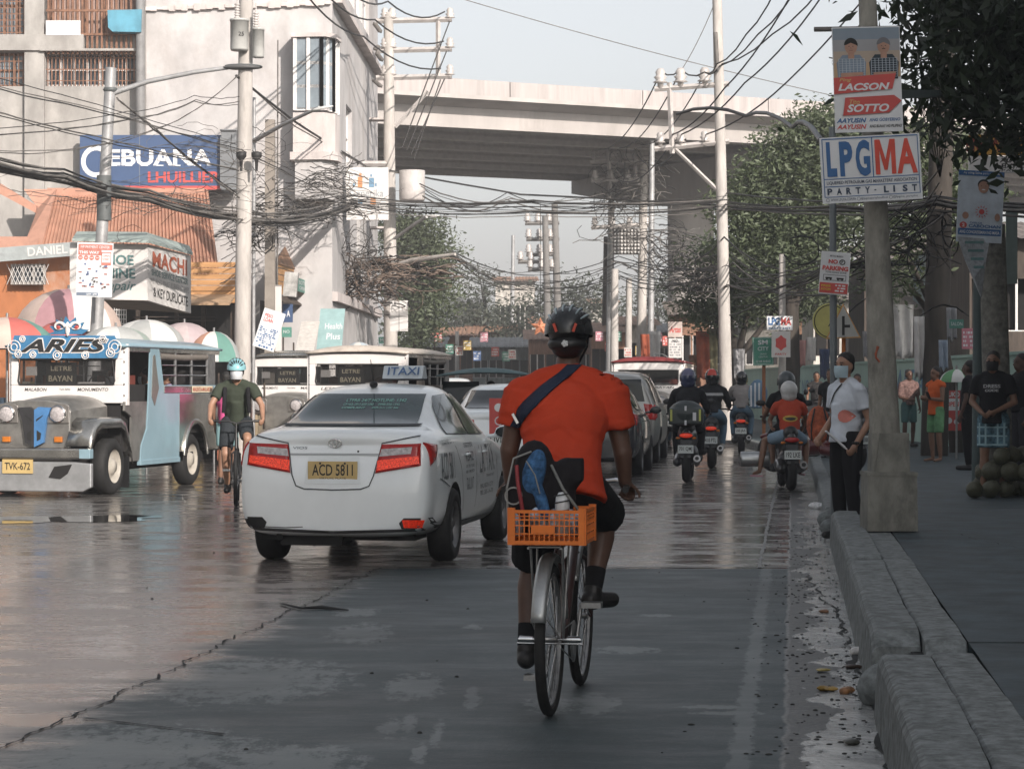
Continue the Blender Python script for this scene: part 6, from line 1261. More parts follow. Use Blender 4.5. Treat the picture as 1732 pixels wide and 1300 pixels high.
# left lamp post with a long arm
t, b = pole('galvanised street lamp post on the left with a long arm reaching right', 149, 36, 188, 115, .105, .085, PG, name='lamp_post')
mb = MB(); mb.use(PG); mb.tube(local(b, (190, 158, 36), (250, 138, 36), (330, 122, 36), (392, 114, 36)), [.045, .04, .035, .03]); mb.build('lamp_arm', t)
c = local(b, (408, 114, 36))[0]; mb = MB(); mb.use(mat('lamp_dark', (.09, .09, .09), .5)); mb.ell(c, (.30, .12, .045), 14); mb.build('lamp_head', t)
mb = MB(); mb.use(mat('band_dark', (.1, .11, .11), .6)); mb.lathe([(.115, -.35), (.115, .35)], local(b, (176, 335, 36))[0], 'Z', 18); mb.build('pole_band', t); mb = MB(); mb.use(mat('band_dark', (0, 0, 0))); mb.lathe([(.1, -.03), (.12, 0), (.1, .03)], local(b, (187, 152, 36))[0], 'Z', 18); mb.build('pole_band', t)
# transformer pole
t, b = pole('concrete utility pole with two pale transformers before the white building', 408, 40, 417, -60, .15, .12)
for (x, y0, y1, w, lb) in ((405, 35, 86, 15.5, 1), (437, 50, 98, 10, 0)):
    p1 = local(b, (x, y1, 39.8))[0]; hh = (y1 - y0) * 40 / F; r = w * 40 / F; mb = MB(); mb.use(mat('transformer_grey', (.44, .44, .42), .45, var=.1, dirt=.2, dcol=(.15, .13, .12), scale=6)); mb.lathe([(0, 0), (r * .92, 0), (r, .03), (r, hh - .02), (r * 1.06, hh - .02), (r * 1.06, hh + .02), (0, hh + .03)], p1, 'Z', 20); o = mb.build('transformer', t)
    mb = MB(); mb.use(INS)
    for k in range(6): mb.lathe([(.03, k * .045), (.055, k * .045 + .02), (.03, k * .045 + .04)], p1 + V((-.04, 0, hh + .03)), 'Z', 10)
    mb.tube([p1 + V((-.04, 0, hh + .3)), p1 + V((-.04, 0, hh + .45))], .01, 5); mb.build('bushing', o)
    if lb: mb = MB(); mb.use(INK); mb.T = M.Translation(p1 + V((0, -r - .004, 0))); mb.text('25', .0, .1, hh * .45, hh * .58, 0, .01); mb.build('lettering', o)
mb = MB(); mb.use(mat('band_dark', (0, 0, 0))); p1 = local(b, (412, 114, 40))[0]; mb.lathe([(.14, -.02), (.33, 0), (.33, .02), (.14, .03)], p1, 'Z', 16); mb.build('pole_collar', t)
for x in (408, 434): mb = MB(); mb.use(CAB); p1 = local(b, (x, 262, 39.6))[0]; mb.lathe([(.02, -.28), (.03, -.1), (.09, -.03), (.09, .04), (.02, .06)], p1, 'Z', 12); mb.build('junction_box', t)
t, b = pole('square weathered concrete post right of the transformer pole', 457, 44, 457, 203, .10, .09, mat('post_brown', (.26, .23, .20), .9, dirt=.3), square=True, name='concrete_post')
t, b = pole('slim dark iron rod standing beside the square concrete post', 468, 44.2, 470, 68, .022, .012, CAB2, name='iron_rod')
t, b = pole('shiny metal street lamp post among the stalls, white at its foot', 596, 56, 600, 420, .15, .12, PG, name='lamp_post')
t, b = pole('thin grey lamp post behind the transformer pole with a long pale lamp arm', 428, 42, 430, 165, .035, .03, PG, name='lamp_post')
mb = MB(); mb.use(PG); mb.tube(local(b, (430, 238, 42), (480, 210, 41), (540, 182, 40)), [.045, .035, .03]); mb.build('lamp_arm', t); lamp_head(t, b, (546, 183, 40), (1, 0, .2), .19, mat('lamp_white', (.6, .6, .58), .4))
# crossarm pole
t, b = pole('tall concrete pole with three long crossarms over the white building corner', 662, 58, 657, 22, .19, .12)
for y in (33, 83, 129):
    arm(t, b, (636, y + 3, 58), (764, y, 58), .07)
    for x in (651, 663, 761): insulator(t, b, (x, y - 2, 58), .15)
arm(t, b, (741, 36, 58), (741, 130, 58), .06, name='brace'); arm(t, b, (668, 215, 58), (724, 155, 58), .05, name='brace'); arm(t, b, (574, 277, 57), (660, 277, 58), .07)
for i, (x0, y0, x1, y1) in enumerate(((632, 38, 645, 56), (636, 88, 647, 104), (630, 134, 646, 148), (634, 84, 640, 78))):
    p, q = local(b, (x0, y0, 57.6), (x1, y1, 57.8)); mb = MB(); mb.use(CAB2)
    mb.tube([p, q], .02, 6); 
    for k in range(5): mb.ell(p.lerp(q, .2 + .15 * k), (.07, .07, .05), 8)
    mb.build('strain_insulator', t)
mb = MB(); mb.use(INS); p1 = local(b, (697, 340, 57))[0]; mb.lathe([(0, 0), (.3, 0), (.32, .05), (.32, .75), (0, .78)], p1, 'Z', 16); mb.build('transformer', t)
mb = MB(); mb.use(PG); mb.tube(local(b, (668, 403, 57.6), (700, 380, 56), (722, 366, 55)), .04, 6); mb.build('lamp_arm', t); lamp_head(t, b, (733, 365, 55), (1, 0, 0), .16, mat('lamp_white', (0, 0, 0)))
mb = MB(); mb.use(PC); mb.tube(local(b, (655, 455, 57), (700, 440, 56), (770, 430, 55)), [.09, .07, .04], 6); mb.build('bracket_arm', t)
# right hand tall pole with twin crossarms
t, b = pole('tall slender concrete pole right of centre with two crossarms reaching left', 1230, 54, 1212, -40, .15, .11, zb=.15)
for y, y2 in ((147, 143), (248, 240)):
    arm(t, b, (1107, y + 4, 54), (1233, y2 - 1, 54), .065)
    for x in (1117, 1151, 1192): insulator(t, b, (x, y - 6 - (x - 1117) * .03, 54), .2 if y < 200 else .15)
arm(t, b, (1132, 140, 54), (1137, 260, 54), .06, name='brace'); arm(t, b, (1142, 252, 54), (1222, 330, 54), .045, name='brace')
mb = MB(); mb.use(CAB2); mb.tube(local(b, (1210, 55, 53.8), (1213, 108, 53.8)), .05, 8); mb.build('cable_guard', t)
# cluster behind
t, b = pole('first pole of the dense cluster in the centre right, laden with crossarms', 1083, 84, 1090, 190, .19, .14)
for x0, y0, x1, y1 in ((1012, 256, 1100, 244), (998, 272, 1080, 273), (1000, 306, 1095, 303), (1000, 385, 1100, 380)):
    arm(t, b, (x0, y0, 84), (x1, y1, 84), .08)
    for k in range(4): insulator(t, b, (x0 + 6 + (x1 - x0 - 12) * k / 3, y0 - 5, 84), .17)
arm(t, b, (1028, 250, 84), (1032, 320, 84), .07, name='brace'); arm(t, b, (1075, 262, 84), (1075, 300, 84), .07, name='brace'); arm(t, b, (1030, 275, 84), (1062, 312, 84), .04, name='brace')
for i, (xb, xt, yt, Y, r, m_, lb) in enumerate(((1030, 1035, 262, 92, .16, PG, 'thin pole leaning in the cluster left of the laden pole'), (1038, 1040, 455, 78, .16, PC, 'pale short concrete pole lowest in the cluster'), (1062, 1064, 470, 88, .15, PC, 'pale pole between the laden pole and the short one'), (1022, 1026, 400, 100, .17, PD, 'dark wooden pole left of the short pale pole'),
                                               (1100, 1103, 200, 80, .12, PG, 'grey pole just right of the laden pole'), (1323, 1323, 430, 46, .085, PC, 'slim pole behind the small party sign'), (865, 868, 398, 150, .16, PG, 'faint thin mast left of the rider in the distance'), (773, 773, 560, 110, .12, PC, 'short distant lamp post left of the far trees'), (1178, 1180, 440, 90, .14, PD, 'dark thin pole left of the right hand tall pole'))):
    pole(lb, xb, Y, xt, yt, r, r * .75, m_)
t, b = pole('far twin pole with five dark crossarms against the sky behind the helmet', 948, 118, 938, 345, .22, .16, mat('pole_dark_grey', (.20, .19, .18), .9))  # a darker grey than the concrete poles
for y, x0 in ((377, 888), (404, 890), (430, 890), (442, 876), (455, 893)): arm(t, b, (x0, y + 1, 118), (946, y, 118), .1, mat('pole_dark_grey', (0, 0, 0))); [insulator(t, b, (x0 + 4 + k * 18, y - 3, 118), .25) for k in range(3)]
pole('second post of the far twin pole frame behind the helmet', 930, 117, 922, 365, .2, .15, mat('pole_dark_grey', (0, 0, 0)))
# the big concrete pole on the near pavement
t, b = pole('massive mottled concrete pole on a square plinth holding the campaign banners', 1503, 18.6, 1466, -30, .135, .07, mat('mottled_concrete', (.25, .24, .21), .9, var=.3, scale=9, bump=.5, dirt=.45, dcol=(.06, .06, .05), stretch=(1, 1, .4)), zb=.28)
PL = mat('plinth_concrete', (.20, .195, .17), .9, var=.3, scale=8, bump=.7, dirt=.45, dcol=(.035, .033, .028), stretch=(1, 1, .5)); mb = MB(); mb.use(PL)
NX = 10; vs = []
for k in range(9):
    w = .205 - .008 * k / 8
    for i in range(40): a = i / 40 * 4; s_ = int(a); f = a - s_; x, y = [(-1 + 2 * f, -1), (1, -1 + 2 * f), (1 - 2 * f, 1), (-1, 1 - 2 * f)][s_]; nn = NZ.noise(V((x * 2, y * 2, k * .6))) * .012; vs.append((x * w * (1 + nn * 2) * (.985 if abs(x * y) > .97 else 1), y * w * (1 + nn * 2), .46 * k / 8 + (nn if k == 8 else 0)))
mb.add(vs, [(k * 40 + i, k * 40 + (i + 1) % 40, (k + 1) * 40 + (i + 1) % 40, (k + 1) * 40 + i) for k in range(8) for i in range(40)]); mb.box((0, 0, .455), (.405, .405, .03)); mb.build('plinth', t)
mb = MB(); mb.use(PL)
for a in range(4): x, y = [(0, -1), (1, 0), (0, 1), (-1, 0)][a]; mb.T = M.Rotation(a * math.pi / 2, 4, 'Z'); mb.prism([(-.145, .468), (.145, .468), (.115, .58), (.09, .78), (-.09, .78), (-.115, .58)], 'y', -.15, -.08)
mb.T = M.Identity(4); mb.build('plinth_flare', t)
mb = MB(); mb.use(mat('graffiti_red', (.30, .07, .03), .7)); 
for q in ((1484, 585, 1481, 604), (1481, 604, 1488, 612), (1480, 600, 1486, 586)): p1, p2 = local(b, (q[0], q[1], 18.43), (q[2], q[3], 18.43)); mb.tube([p1, p2], .008, 5)
mb.build('graffiti', t)
mb = MB(); mb.use(CAB2); p1, p2 = local(b, (1377, 50, 18.5), (1522, 48, 18.5)); mb.tube([p1, p2], .02, 8); mb.build('banner_arm', t)
t, b = pole('thin grey metal pole left of the massive one carrying the no parking board', 1411, 21.5, 1408, 215, .036, .032, mat('pole_blue_grey', (.16, .18, .19), .5, .3), zb=.2, name='sign_pole')
t, b = pole('black pole wrapped with wires behind the massive pole', 1580, 42, 1598, -40, .25, .2, PD, zb=.15)  # near-black colour stands in for the shade on it
t, b = pole('rough spotted concrete pole at the right edge holding the candidate banner', 1690, 27, 1678, 380, .17, .15, mat('spotted_concrete', (.17, .165, .145), .95, var=.4, scale=12, bump=.7, dirt=.55, dcol=(.04, .038, .03)), zb=.15)
t, b = pole('dull green steel post left of the spotted concrete pole', 1652, 29, 1655, 400, .065, .06, mat('post_green', (.07, .10, .10), .6), zb=.15, name='sign_post')
# ---- wires
S1 = 'thick sagging bundle of cables across the left foreground'; rd = random.Random(21); wi = 0
def W3(pts, r, n, jx, jy, jY, grp, lab, sag=.2, m=None, jit=.01):
    global wi
    for i in range(n):
        wi += 1; dy = rd.gauss(0, 1); pp = [P(x + rd.gauss(0, jx), y + dy * jy + rd.gauss(0, jy * .5), Y + rd.gauss(0, jY)) for x, y, Y in pts]
        wire(pp, r * rd.uniform(.6, 1.3), m or (CAB if rd.random() < .6 else CAB2), sag * rd.uniform(.5, 1.5), jit, group=grp, label=lab, seed=wi, n=22)
W3([(-40, 268, 33), (110, 302, 35), (250, 335, 37), (400, 368, 40), (500, 372, 44), (592, 348, 50)], .017, 18, 2, 5, .2, 'left cable bundle', 'black and grey cable in the thick bundle sagging past the left lamp post', .05)
W3([(592, 345, 50), (900, 352, 52), (1230, 345, 54)], .012, 11, 2, 8, .3, 'cables crossing mid street', 'cable in the bundle crossing high from the tangle to the right tall pole', .08)
W3([(1230, 343, 54), (1420, 352, 34), (1585, 340, 29), (1800, 352, 26)], .014, 8, 2, 6, .2, 'cables crossing mid street right', 'cable in the bundle running on right from the tall pole to the black pole', .04)
W3([(400, 130, 40), (500, 212, 46), (620, 285, 56), (880, 332, 62), (1225, 350, 60)], .022, 2, 1, 4, .2, 'diagonal service cables', 'black cable sagging from the transformer pole to the centre of the street', .0)
W3([(-40, 136, 30), (200, 195, 34), (410, 260, 40), (592, 345, 50)], .008, 4, 2, 9, .3, 'upper left cables', 'thin cable slanting down before the grey block', .0)
W3([(-40, 185, 30), (180, 242, 35), (400, 292, 40)], .012, 2, 2, 5, .3, 'upper left cables', 'thin cable slanting down before the grey block', .0)
W3([(-40, 218, 30), (220, 190, 35), (330, 163, 38), (408, 165, 40)], .007, 3, 2, 6, .3, 'rising left cables', 'thin cable rising toward the transformer pole from the left edge', .05)
W3([(-40, 256, 30), (150, 248, 34), (300, 205, 38), (408, 125, 40)], .008, 2, 2, 4, .3, 'rising left cables', 'thin cable rising toward the transformer pole from the left edge', .05)
W3([(200, 165, 36), (260, 215, 37), (320, 265, 38), (408, 330, 40)], .016, 2, 2, 3, .3, 'lamp arm drops', 'drop cable running down from the left lamp post to the transformer pole', .0)
for (x0, x1, y1) in ((1296, 1213, 108), (1332, 1217, 112), (1375, 1222, 108)): wi += 1; wire([P(x0 + 22, -30, 48), P((x0 + x1) / 2 + 8, 58, 50), P(x1, y1, 53.9), P(1192, 122, 53.9), P(1151, 118, 54), P(1117, 120, 54)], .018, CAB, .12, 0, group='high lines to the tall pole', label='black line sweeping down from the upper right to the top crossarm', seed=wi)
for (x0, y0, xm, ym, x1, y1) in ((1345, -20, 1225, 150, 1137, 228), (1400, -20, 1260, 140, 1151, 228), (1560, -130, 1330, 140, 1192, 228)): wi += 1; wire([P(x0, y0, 44), P(xm, ym, 50), P(x1, y1, 54)], .018, CAB, .15, 0, group='high lines to the lower arm', label='black line sweeping down from the upper right to the lower crossarm', seed=wi)
for (x0, y0, x1, y1) in ((1117, 124, 1015, 252), (1151, 120, 1045, 250), (1192, 124, 1082, 245), (1140, 235, 1040, 300), (1160, 235, 1078, 262)): wi += 1; wire([P(x0, y0, 54), P(x1, y1, 84)], .018, CAB, .5, 0, group='lines to the laden pole', label='line dropping from the tall pole to the laden pole of the cluster', seed=wi)
wire([P(770, -5, 60), P(1400, 160, 66)], .012, CAB2, .1, 0, label='single thin wire slanting across the open sky above the flyover')
wire([P(1211, 0, 54), P(1153, 118, 54)], .01, CAB2, .1, 0, label='hair thin wire hanging from the top of the tall pole')
for (x0, x1, y1) in ((495, 745, 116), (528, 750, 70), (570, 752, 20)): wi += 1; wire([P(x0, -40, 44), P((x0 + x1) / 2 - 5, y1 * .62 - 10, 52), P(x1, y1, 58)], .02, CAB, .25, 0, group='lines to the left crossarm pole', label='black line curving down from the top edge to a left crossarm', seed=wi)
for (x0, y0, x1, y1) in ((761, 35, 680, 250), (756, 85, 688, 255), (752, 133, 695, 262), (745, 135, 700, 270)): wi += 1; wire([P(x0, y0, 58), P(x1, y1, 57)], .016, CAB, .0, 0, group='drops from the left crossarms', label='drop line from a left crossarm to the pole mounted transformer', seed=wi)
W3([(710, 322, 57), (860, 340, 70), (1050, 335, 84)], .016, 5, 4, 10, 1, 'far crossing cables', 'thin cable crossing the pale sky toward the cluster', .3)
W3([(760, 432, 60), (900, 470, 90), (1050, 450, 86), (1225, 455, 56)], .015, 12, 4, 20, 1, 'low crossing cables', 'low cable drooping across the far street', .3)
W3([(1090, 400, 84), (1150, 440, 70), (1230, 430, 54), (1400, 470, 44)], .016, 10, 5, 26, 1, 'right looping cables', 'looping cable between the cluster and the right trees', .35)
W3([(1585, 330, 29), (1500, 420, 30), (1400, 455, 36), (1240, 500, 50)], .011, 9, 6, 28, .5, 'cables by the black pole', 'cable dipping through the leaves from the black pole', .1)
W3([(1400, 120, 30), (1590, 100, 29), (1760, 150, 26)], .008, 3, 5, 30, .4, 'cables by the black pole', 'cable dipping through the leaves from the black pole', .1)
for i in range(6): wi += 1; wire([P(1560 + 18 * i, -20, 27), P(1540 + 16 * i, 110, 28), P(1590, 300, 29)], .008, CAB, .02, 0, group='hanging leads at the near tree', label='thin lead hanging beside the dark tree top right', seed=wi)
wire([P(1145, 193, 40), P(1262, 196, 38), P(1340, 215, 32), P(1388, 237, 21.5)], .03, mat('lamp_dark', (0, 0, 0)), -.12, 0, label='dark curved lamp arm reaching left over the road', name='curved_lamp')['category'] = 'street lamp'
def tangle(name, label, boxes, n, seed, r=.012, m=CAB2, m2=CAB, loops=.5):
    rd = random.Random(seed); mb = MB()
    for i in range(n):
        x, y, Y, sx, sy = rd.choice(boxes); k = 8; cx, cy = rd.gauss(x, sx * .4), rd.gauss(y, sy * .4); mb.use(m if rd.random() < .6 else m2); pts = []
        a = rd.uniform(0, 6.28); w = rd.uniform(.3, 1) * sx; h = rd.uniform(.3, 1) * sy; cl = rd.random() < loops; tw = rd.uniform(-.6, .6)
        for q in range(k + 1):
            u = q / k
            if cl: pts.append(P(cx + math.cos(a + u * 5) * w * .55, cy + math.sin(a + u * 5) * h * .5 + rd.uniform(-2, 2), Y + rd.uniform(-.3, .3)))
            else: pts.append(P(cx + (u - .5) * w * 1.6, cy + (u - .5) * h * tw * 2 + (u - .5) ** 2 * h * .9 + rd.uniform(-2, 2), Y + rd.uniform(-.2, .2)))
        sm_ = []
        for q in range(len(pts) - 1): sm_ += [pts[q], pts[q].lerp(pts[q + 1], .5)]
        mb.tube(sm_ + [pts[-1]], r * rd.uniform(.5, 1.3), 4, False)
    o = mb.build(name); o['kind'] = 'stuff'; o['label'] = label; o['category'] = 'cable tangle'; return o
tangle('cable_tangle', 'dense grey tangle of cables round the square post and the lamp post left of centre', [(590, 350, 50, 60, 30), (520, 340, 47, 90, 40), (450, 350, 44, 60, 60), (600, 420, 52, 40, 70), (560, 300, 48, 60, 40), (410, 400, 41, 50, 50)], 230, 5, .008, loops=.15)
tangle('cable_tangle', 'brownish nest of cables before the left tree at mid height', [(640, 450, 55, 60, 30), (700, 455, 57, 70, 28), (650, 480, 56, 50, 40), (590, 470, 53, 40, 50)], 240, 6, .013, mat('cable_brown', (.20, .15, .12), .7), loops=.25)
tangle('cable_tangle', 'loops of cable hanging round the pole cluster right of centre', [(1100, 400, 78, 70, 60), (1150, 440, 70, 60, 60), (1060, 360, 82, 60, 70), (1185, 470, 60, 50, 50), (1095, 300, 82, 50, 50), (1040, 310, 84, 40, 60)], 170, 7, .014, loops=.35)
tangle('cable_tangle', 'black leads straggling round the transformer pole and across the orange roof', [(380, 340, 39, 80, 60), (300, 330, 38, 120, 60), (440, 250, 41, 60, 80), (130, 330, 36, 140, 40), (330, 260, 39, 110, 60)], 80, 8, .005, loops=.3)
tangle('cable_tangle', 'leads straggling round the black pole at the right', [(1580, 400, 29, 60, 90), (1540, 380, 29.5, 80, 60), (1480, 440, 33, 90, 50), (1600, 170, 28, 60, 90)], 90, 9, .009, CAB, loops=.3)
t = thing('splice_rack', 'pale rack of round cable splices on the pole cluster', 'cable rack', P(1060, 408, 82)); mb = MB(); mb.use(OFFW)
for i in range(8):
    for k in range(7): mb.ell(((i - 3.5) * .12, 0, (k - 3) * .13), (.045, .04, .045), 7)
mb.build('splice', t); mb = MB(); mb.use(CAB2); mb.box((0, .08, 0), (1.0, .04, .95)); mb.build('rack_frame', t)
# ================================================================ right side: wall, shacks, banners
GW = mat('mint_wall', (.38, .54, .48), .85, var=.08, scale=1, bump=.2, dirt=.3, dcol=(.16, .26, .23), stretch=(1, 1, .5))
gwl = thing('mint_wall', 'long mint green painted wall running behind the right pavement', 'wall', (0, 0, 0)); mb = MB(); mb.use(GW); mb.box((9.35, 69, 1.05), (.3, 62, 1.9)); mb.box((9.35, 69, 2.02), (.4, 62, .06)); mb.build('wall', gwl)
mb = MB(); mb.use(mat('graffiti_blue', (.10, .22, .35), .7)); mb.T = M.Translation((9.19, 54, 0)) @ M.Rotation(R(-90), 4, 'Z'); mb.text('BARBA', -2, 2.5, 1.2, 1.8, 0, .0, .2); mb.text('Aicha', 8, 10, 1.1, 1.7, 0, 0, .3); mb.text('POST NO BILL', -22, -15, 1.1, 1.6, 0, .0); mb.build('graffiti', gwl)
WALLC = [('dark plank', (.07, .055, .045)), ('grey plank', (.15, .14, .125)), ('brown plank', (.16, .09, .055)), ('pale rendered', (.45, .42, .38)), ('rusty tin', (.24, .13, .085)), ('bluish tin', (.24, .29, .30))]
def shack(label, x0, x1, ytop, Y, ci, z0=0., dep=3., wins=1, roofc=(.22, .19, .17), door=False):
    if x0 > 1180: Y = max(Y, 9.75 * F / (x0 - 866) + .5)
    a = P(x0, ytop, Y); b_ = P(x1, ytop, Y); w = b_.x - a.x; hgt = a.z - z0; t = thing('shack' if 'house' not in label and 'block' not in label else 'house', label, 'shack' if 'house' not in label and 'block' not in label else 'house', (a.x, Y, z0)); tin = 'tin' in WALLC[ci][0]; rd = random.Random(int(x0 * 3 + Y))
    wm = mat('shack_%d' % ci, WALLC[ci][1], .85, var=.4, scale=3, dirt=.35, dcol=(.05, .04, .035), stretch=(2, 2, .4))
    hs = []; nw = max(1, wins)
    for k in range(wins): c = w * (k + .5) / nw; ww_ = min(.45 * w / nw, .6); hs.append((c - ww_, c + ww_, hgt * .55, hgt * .8))
    mb = MB(); mb.use(wm); wall(mb, 0, w, 0, hgt, hs, .12)
    k = 0; x = .0
    while x < w and w < 8:
        x += rd.uniform(.12, .3)
        if not any(h[0] - .1 < x < h[1] + .1 for h in hs): mb.box((x, -.02, hgt / 2), (.03, .03, hgt * rd.uniform(.7, 1)))
    for sx in (0, w): mb.add([(sx, 0, 0), (sx, dep, 0), (sx, dep, hgt), (sx, 0, hgt)], [(0, 1, 2, 3)])
    mb.build('wall', t); mb = MB(); mb.use(DARK); mb.box((w / 2, .6, hgt * .6), (w * .96, .04, hgt * .7)); mb.build('interior', t)
    for h in hs:
        mb = MB(); mb.use(whitef if rd.random() < .4 else WOODD); [mb.box((h[0] + (h[1] - h[0]) * q / 2, .05, (h[2] + h[3]) / 2), (.05, .04, h[3] - h[2])) for q in range(3)]; mb.box(((h[0] + h[1]) / 2, .05, h[2]), (h[1] - h[0] + .1, .06, .05)); mb.build('window', t)
    mb = MB(); mb.use(mat('roof_%.2f' % roofc[0], roofc, .7, .2, var=.35, scale=2, dirt=.3, dcol=(.2, .09, .05))); n = int(w * 5) + 2; vs = []
    for i in range(n * 2 + 1): x = -.25 + (w + .5) * i / (2 * n); cr = .035 * (i % 2); vs += [(x, -.5, hgt - .08 + cr + rd.uniform(0, .01)), (x, dep, hgt + .5 + cr)]
    mb.add(vs, [(2 * i, 2 * i + 2, 2 * i + 3, 2 * i + 1) for i in range(2 * n)]); mb.build('roof', t); return t
SH = [('dark plank shack behind the massive pole', 1462, 1560, 436, 47, 0, 2), ('pale lit wall shack with a tin lean-to right of the massive pole', 1536, 1580, 428, 50, 3, 1), ('bluish corrugated shack behind the black pole', 1582, 1655, 424, 52, 5, 2), ('brown shack under the leaves left of the massive pole', 1335, 1400, 528, 62, 2, 1),
      ('grey plank stall row left of the orange sign posts', 1260, 1345, 545, 66, 1, 3), ('dark shed below the right tree beside the tall pole', 1190, 1262, 552, 72, 0, 2), ('rusty tin shack beyond the clothes stalls', 1140, 1200, 530, 80, 4, 2), ('pale block with small windows behind the triangular sign', 1376, 1468, 505, 58, 3, 2), ('dark plank shack at the right edge behind the spotted pole', 1640, 1800, 400, 46, 0, 3), ('grey plank lean-to behind the candidate banner', 1560, 1650, 520, 45, 1, 2)]
for lb, x0, x1, yt, Y, ci, wn2 in SH: shack(lb, x0, x1, yt, Y, ci, 0.1, 3, wn2)
cl = random.Random(5)
CLR = [('white', (.6, .58, .56)), ('pink', (.5, .28, .26)), ('grey', (.32, .32, .33)), ('rust red', (.32, .09, .05)), ('olive', (.22, .2, .12)), ('pale blue', (.34, .4, .48)), ('navy', (.05, .07, .13)), ('brown', (.2, .11, .07))]
CP = [(1528, 515, 605, 18, 44, 0, 'beside the massive pole'), (1483, 550, 600, 14, 44.5, 1, 'left of the massive pole'), (1468, 560, 606, 9, 45, 2, 'near the orange sign posts'), (1556, 535, 640, 10, 42, 0, 'right of the massive pole'), (1500, 520, 575, 9, 45, 5, 'behind the massive pole'), (1352, 575, 620, 12, 60, 1, 'behind the small party sign'),
      (1372, 570, 612, 9, 60, 0, 'left of the round yellow sign'), (1190, 560, 640, 13, 66, 3, 'in front of the dark shed'), (1205, 555, 650, 10, 66, 4, 'on the stall beside the tall pole'), (1176, 600, 655, 11, 68, 7, 'at the far stalls'), (1108, 560, 612, 10, 70, 0, 'above the far queue'), (1330, 580, 625, 8, 60, 6, 'on the grey plank stalls'),
      (1395, 590, 640, 9, 56, 6, 'behind the sign posts'), (1610, 520, 575, 9, 40, 2, 'behind the black pole'), (1596, 575, 625, 8, 40, 5, 'low behind the black pole'), (1250, 590, 640, 10, 64, 2, 'left of the green city sign'), (1092, 565, 610, 9, 72, 3, 'over the red roofed jeepney')]
for i, (x, y0, y1, w, Y, c, wh) in enumerate(CP):
    p = P(x, y1, Y); ww_ = w * 2 * Y / F; hh = (y1 - y0) * Y / F; t = thing('hanging_cloth', CLR[c][0] + ' cloth hanging ' + wh, 'cloth', p, 0, 'cloths hanging along the right shacks'); mb = MB(); mb.use(cloth('hung_' + CLR[c][0].replace(' ', '_'), CLR[c][1])); vs = []
    for k in range(9):
        for q in range(9): u, v_ = q / 8, k / 8; vs.append(((u - .5) * ww_ * (1 - .25 * (1 - v_) * cl.uniform(.8, 1)), .05 * math.sin(u * 11 + k * .3) , v_ * hh + (.04 * math.sin(u * 9) if k == 0 else 0)))
    mb.add(vs, [(k * 9 + q, k * 9 + q + 1, (k + 1) * 9 + q + 1, (k + 1) * 9 + q) for k in range(8) for q in range(8)], True); o = mb.build('fabric', t); sd = o.modifiers.new('s', 'SOLIDIFY'); sd.thickness = .01
# campaign banner: two half-figure portraits over red name bands
def bust(d, cx, w, h, face, hair, shirt, line, dark):
    d.use(shirt); d.poly([(cx - w * .2, h * .50), (cx + w * .2, h * .50), (cx + w * .22, h * .66), (cx + w * .13, h * .735), (cx - w * .13, h * .735), (cx - w * .22, h * .66)], -.003); d.use(line)
    for k in range(8): x = cx - w * .19 + w * .054 * k; d.rect(x, x + w * .008, h * .52, h * .70, -.0045)
    for k in range(9): z = h * (.52 + .022 * k); d.rect(cx - w * .19, cx + w * .19, z, z + h * .003, -.005)
    d.use(face); d.rect(cx - w * .045, cx + w * .045, h * .70, h * .78, -.0055); d.disc(cx, h * .81, w * .09, h * .068, -.006); d.poly([(cx - w * .16, h * .52), (cx + w * .17, h * .54), (cx + w * .17, h * .57), (cx - w * .16, h * .565)], -.006)
    d.use(hair); d.poly([(cx + math.cos(a) * w * .102, h * .825 + math.sin(a) * h * .072) for a in [i * .32 - .1 for i in range(11)]] + [(cx - w * .07, h * .83), (cx, h * .85), (cx + w * .07, h * .83)], -.0065)
    d.use(INK); [d.disc(cx + s * w * .028, h * .815, w * .01, h * .003, -.008) for s in (-1, 1)]; d.rect(cx - w * .025, cx + w * .025, h * (.783 if dark else .777), h * (.79 if dark else .780), -.008); d.use(mat('face_shade', (.28, .12, .08), .6)); d.poly([(cx - w * .008, h * .81), (cx + w * .012, h * .795), (cx - w * .01, h * .795)], -.008)
FACE1 = mat('portrait_face', (.42, .24, .17), .6); WL = mat('check_line', (.45, .5, .55), .7)
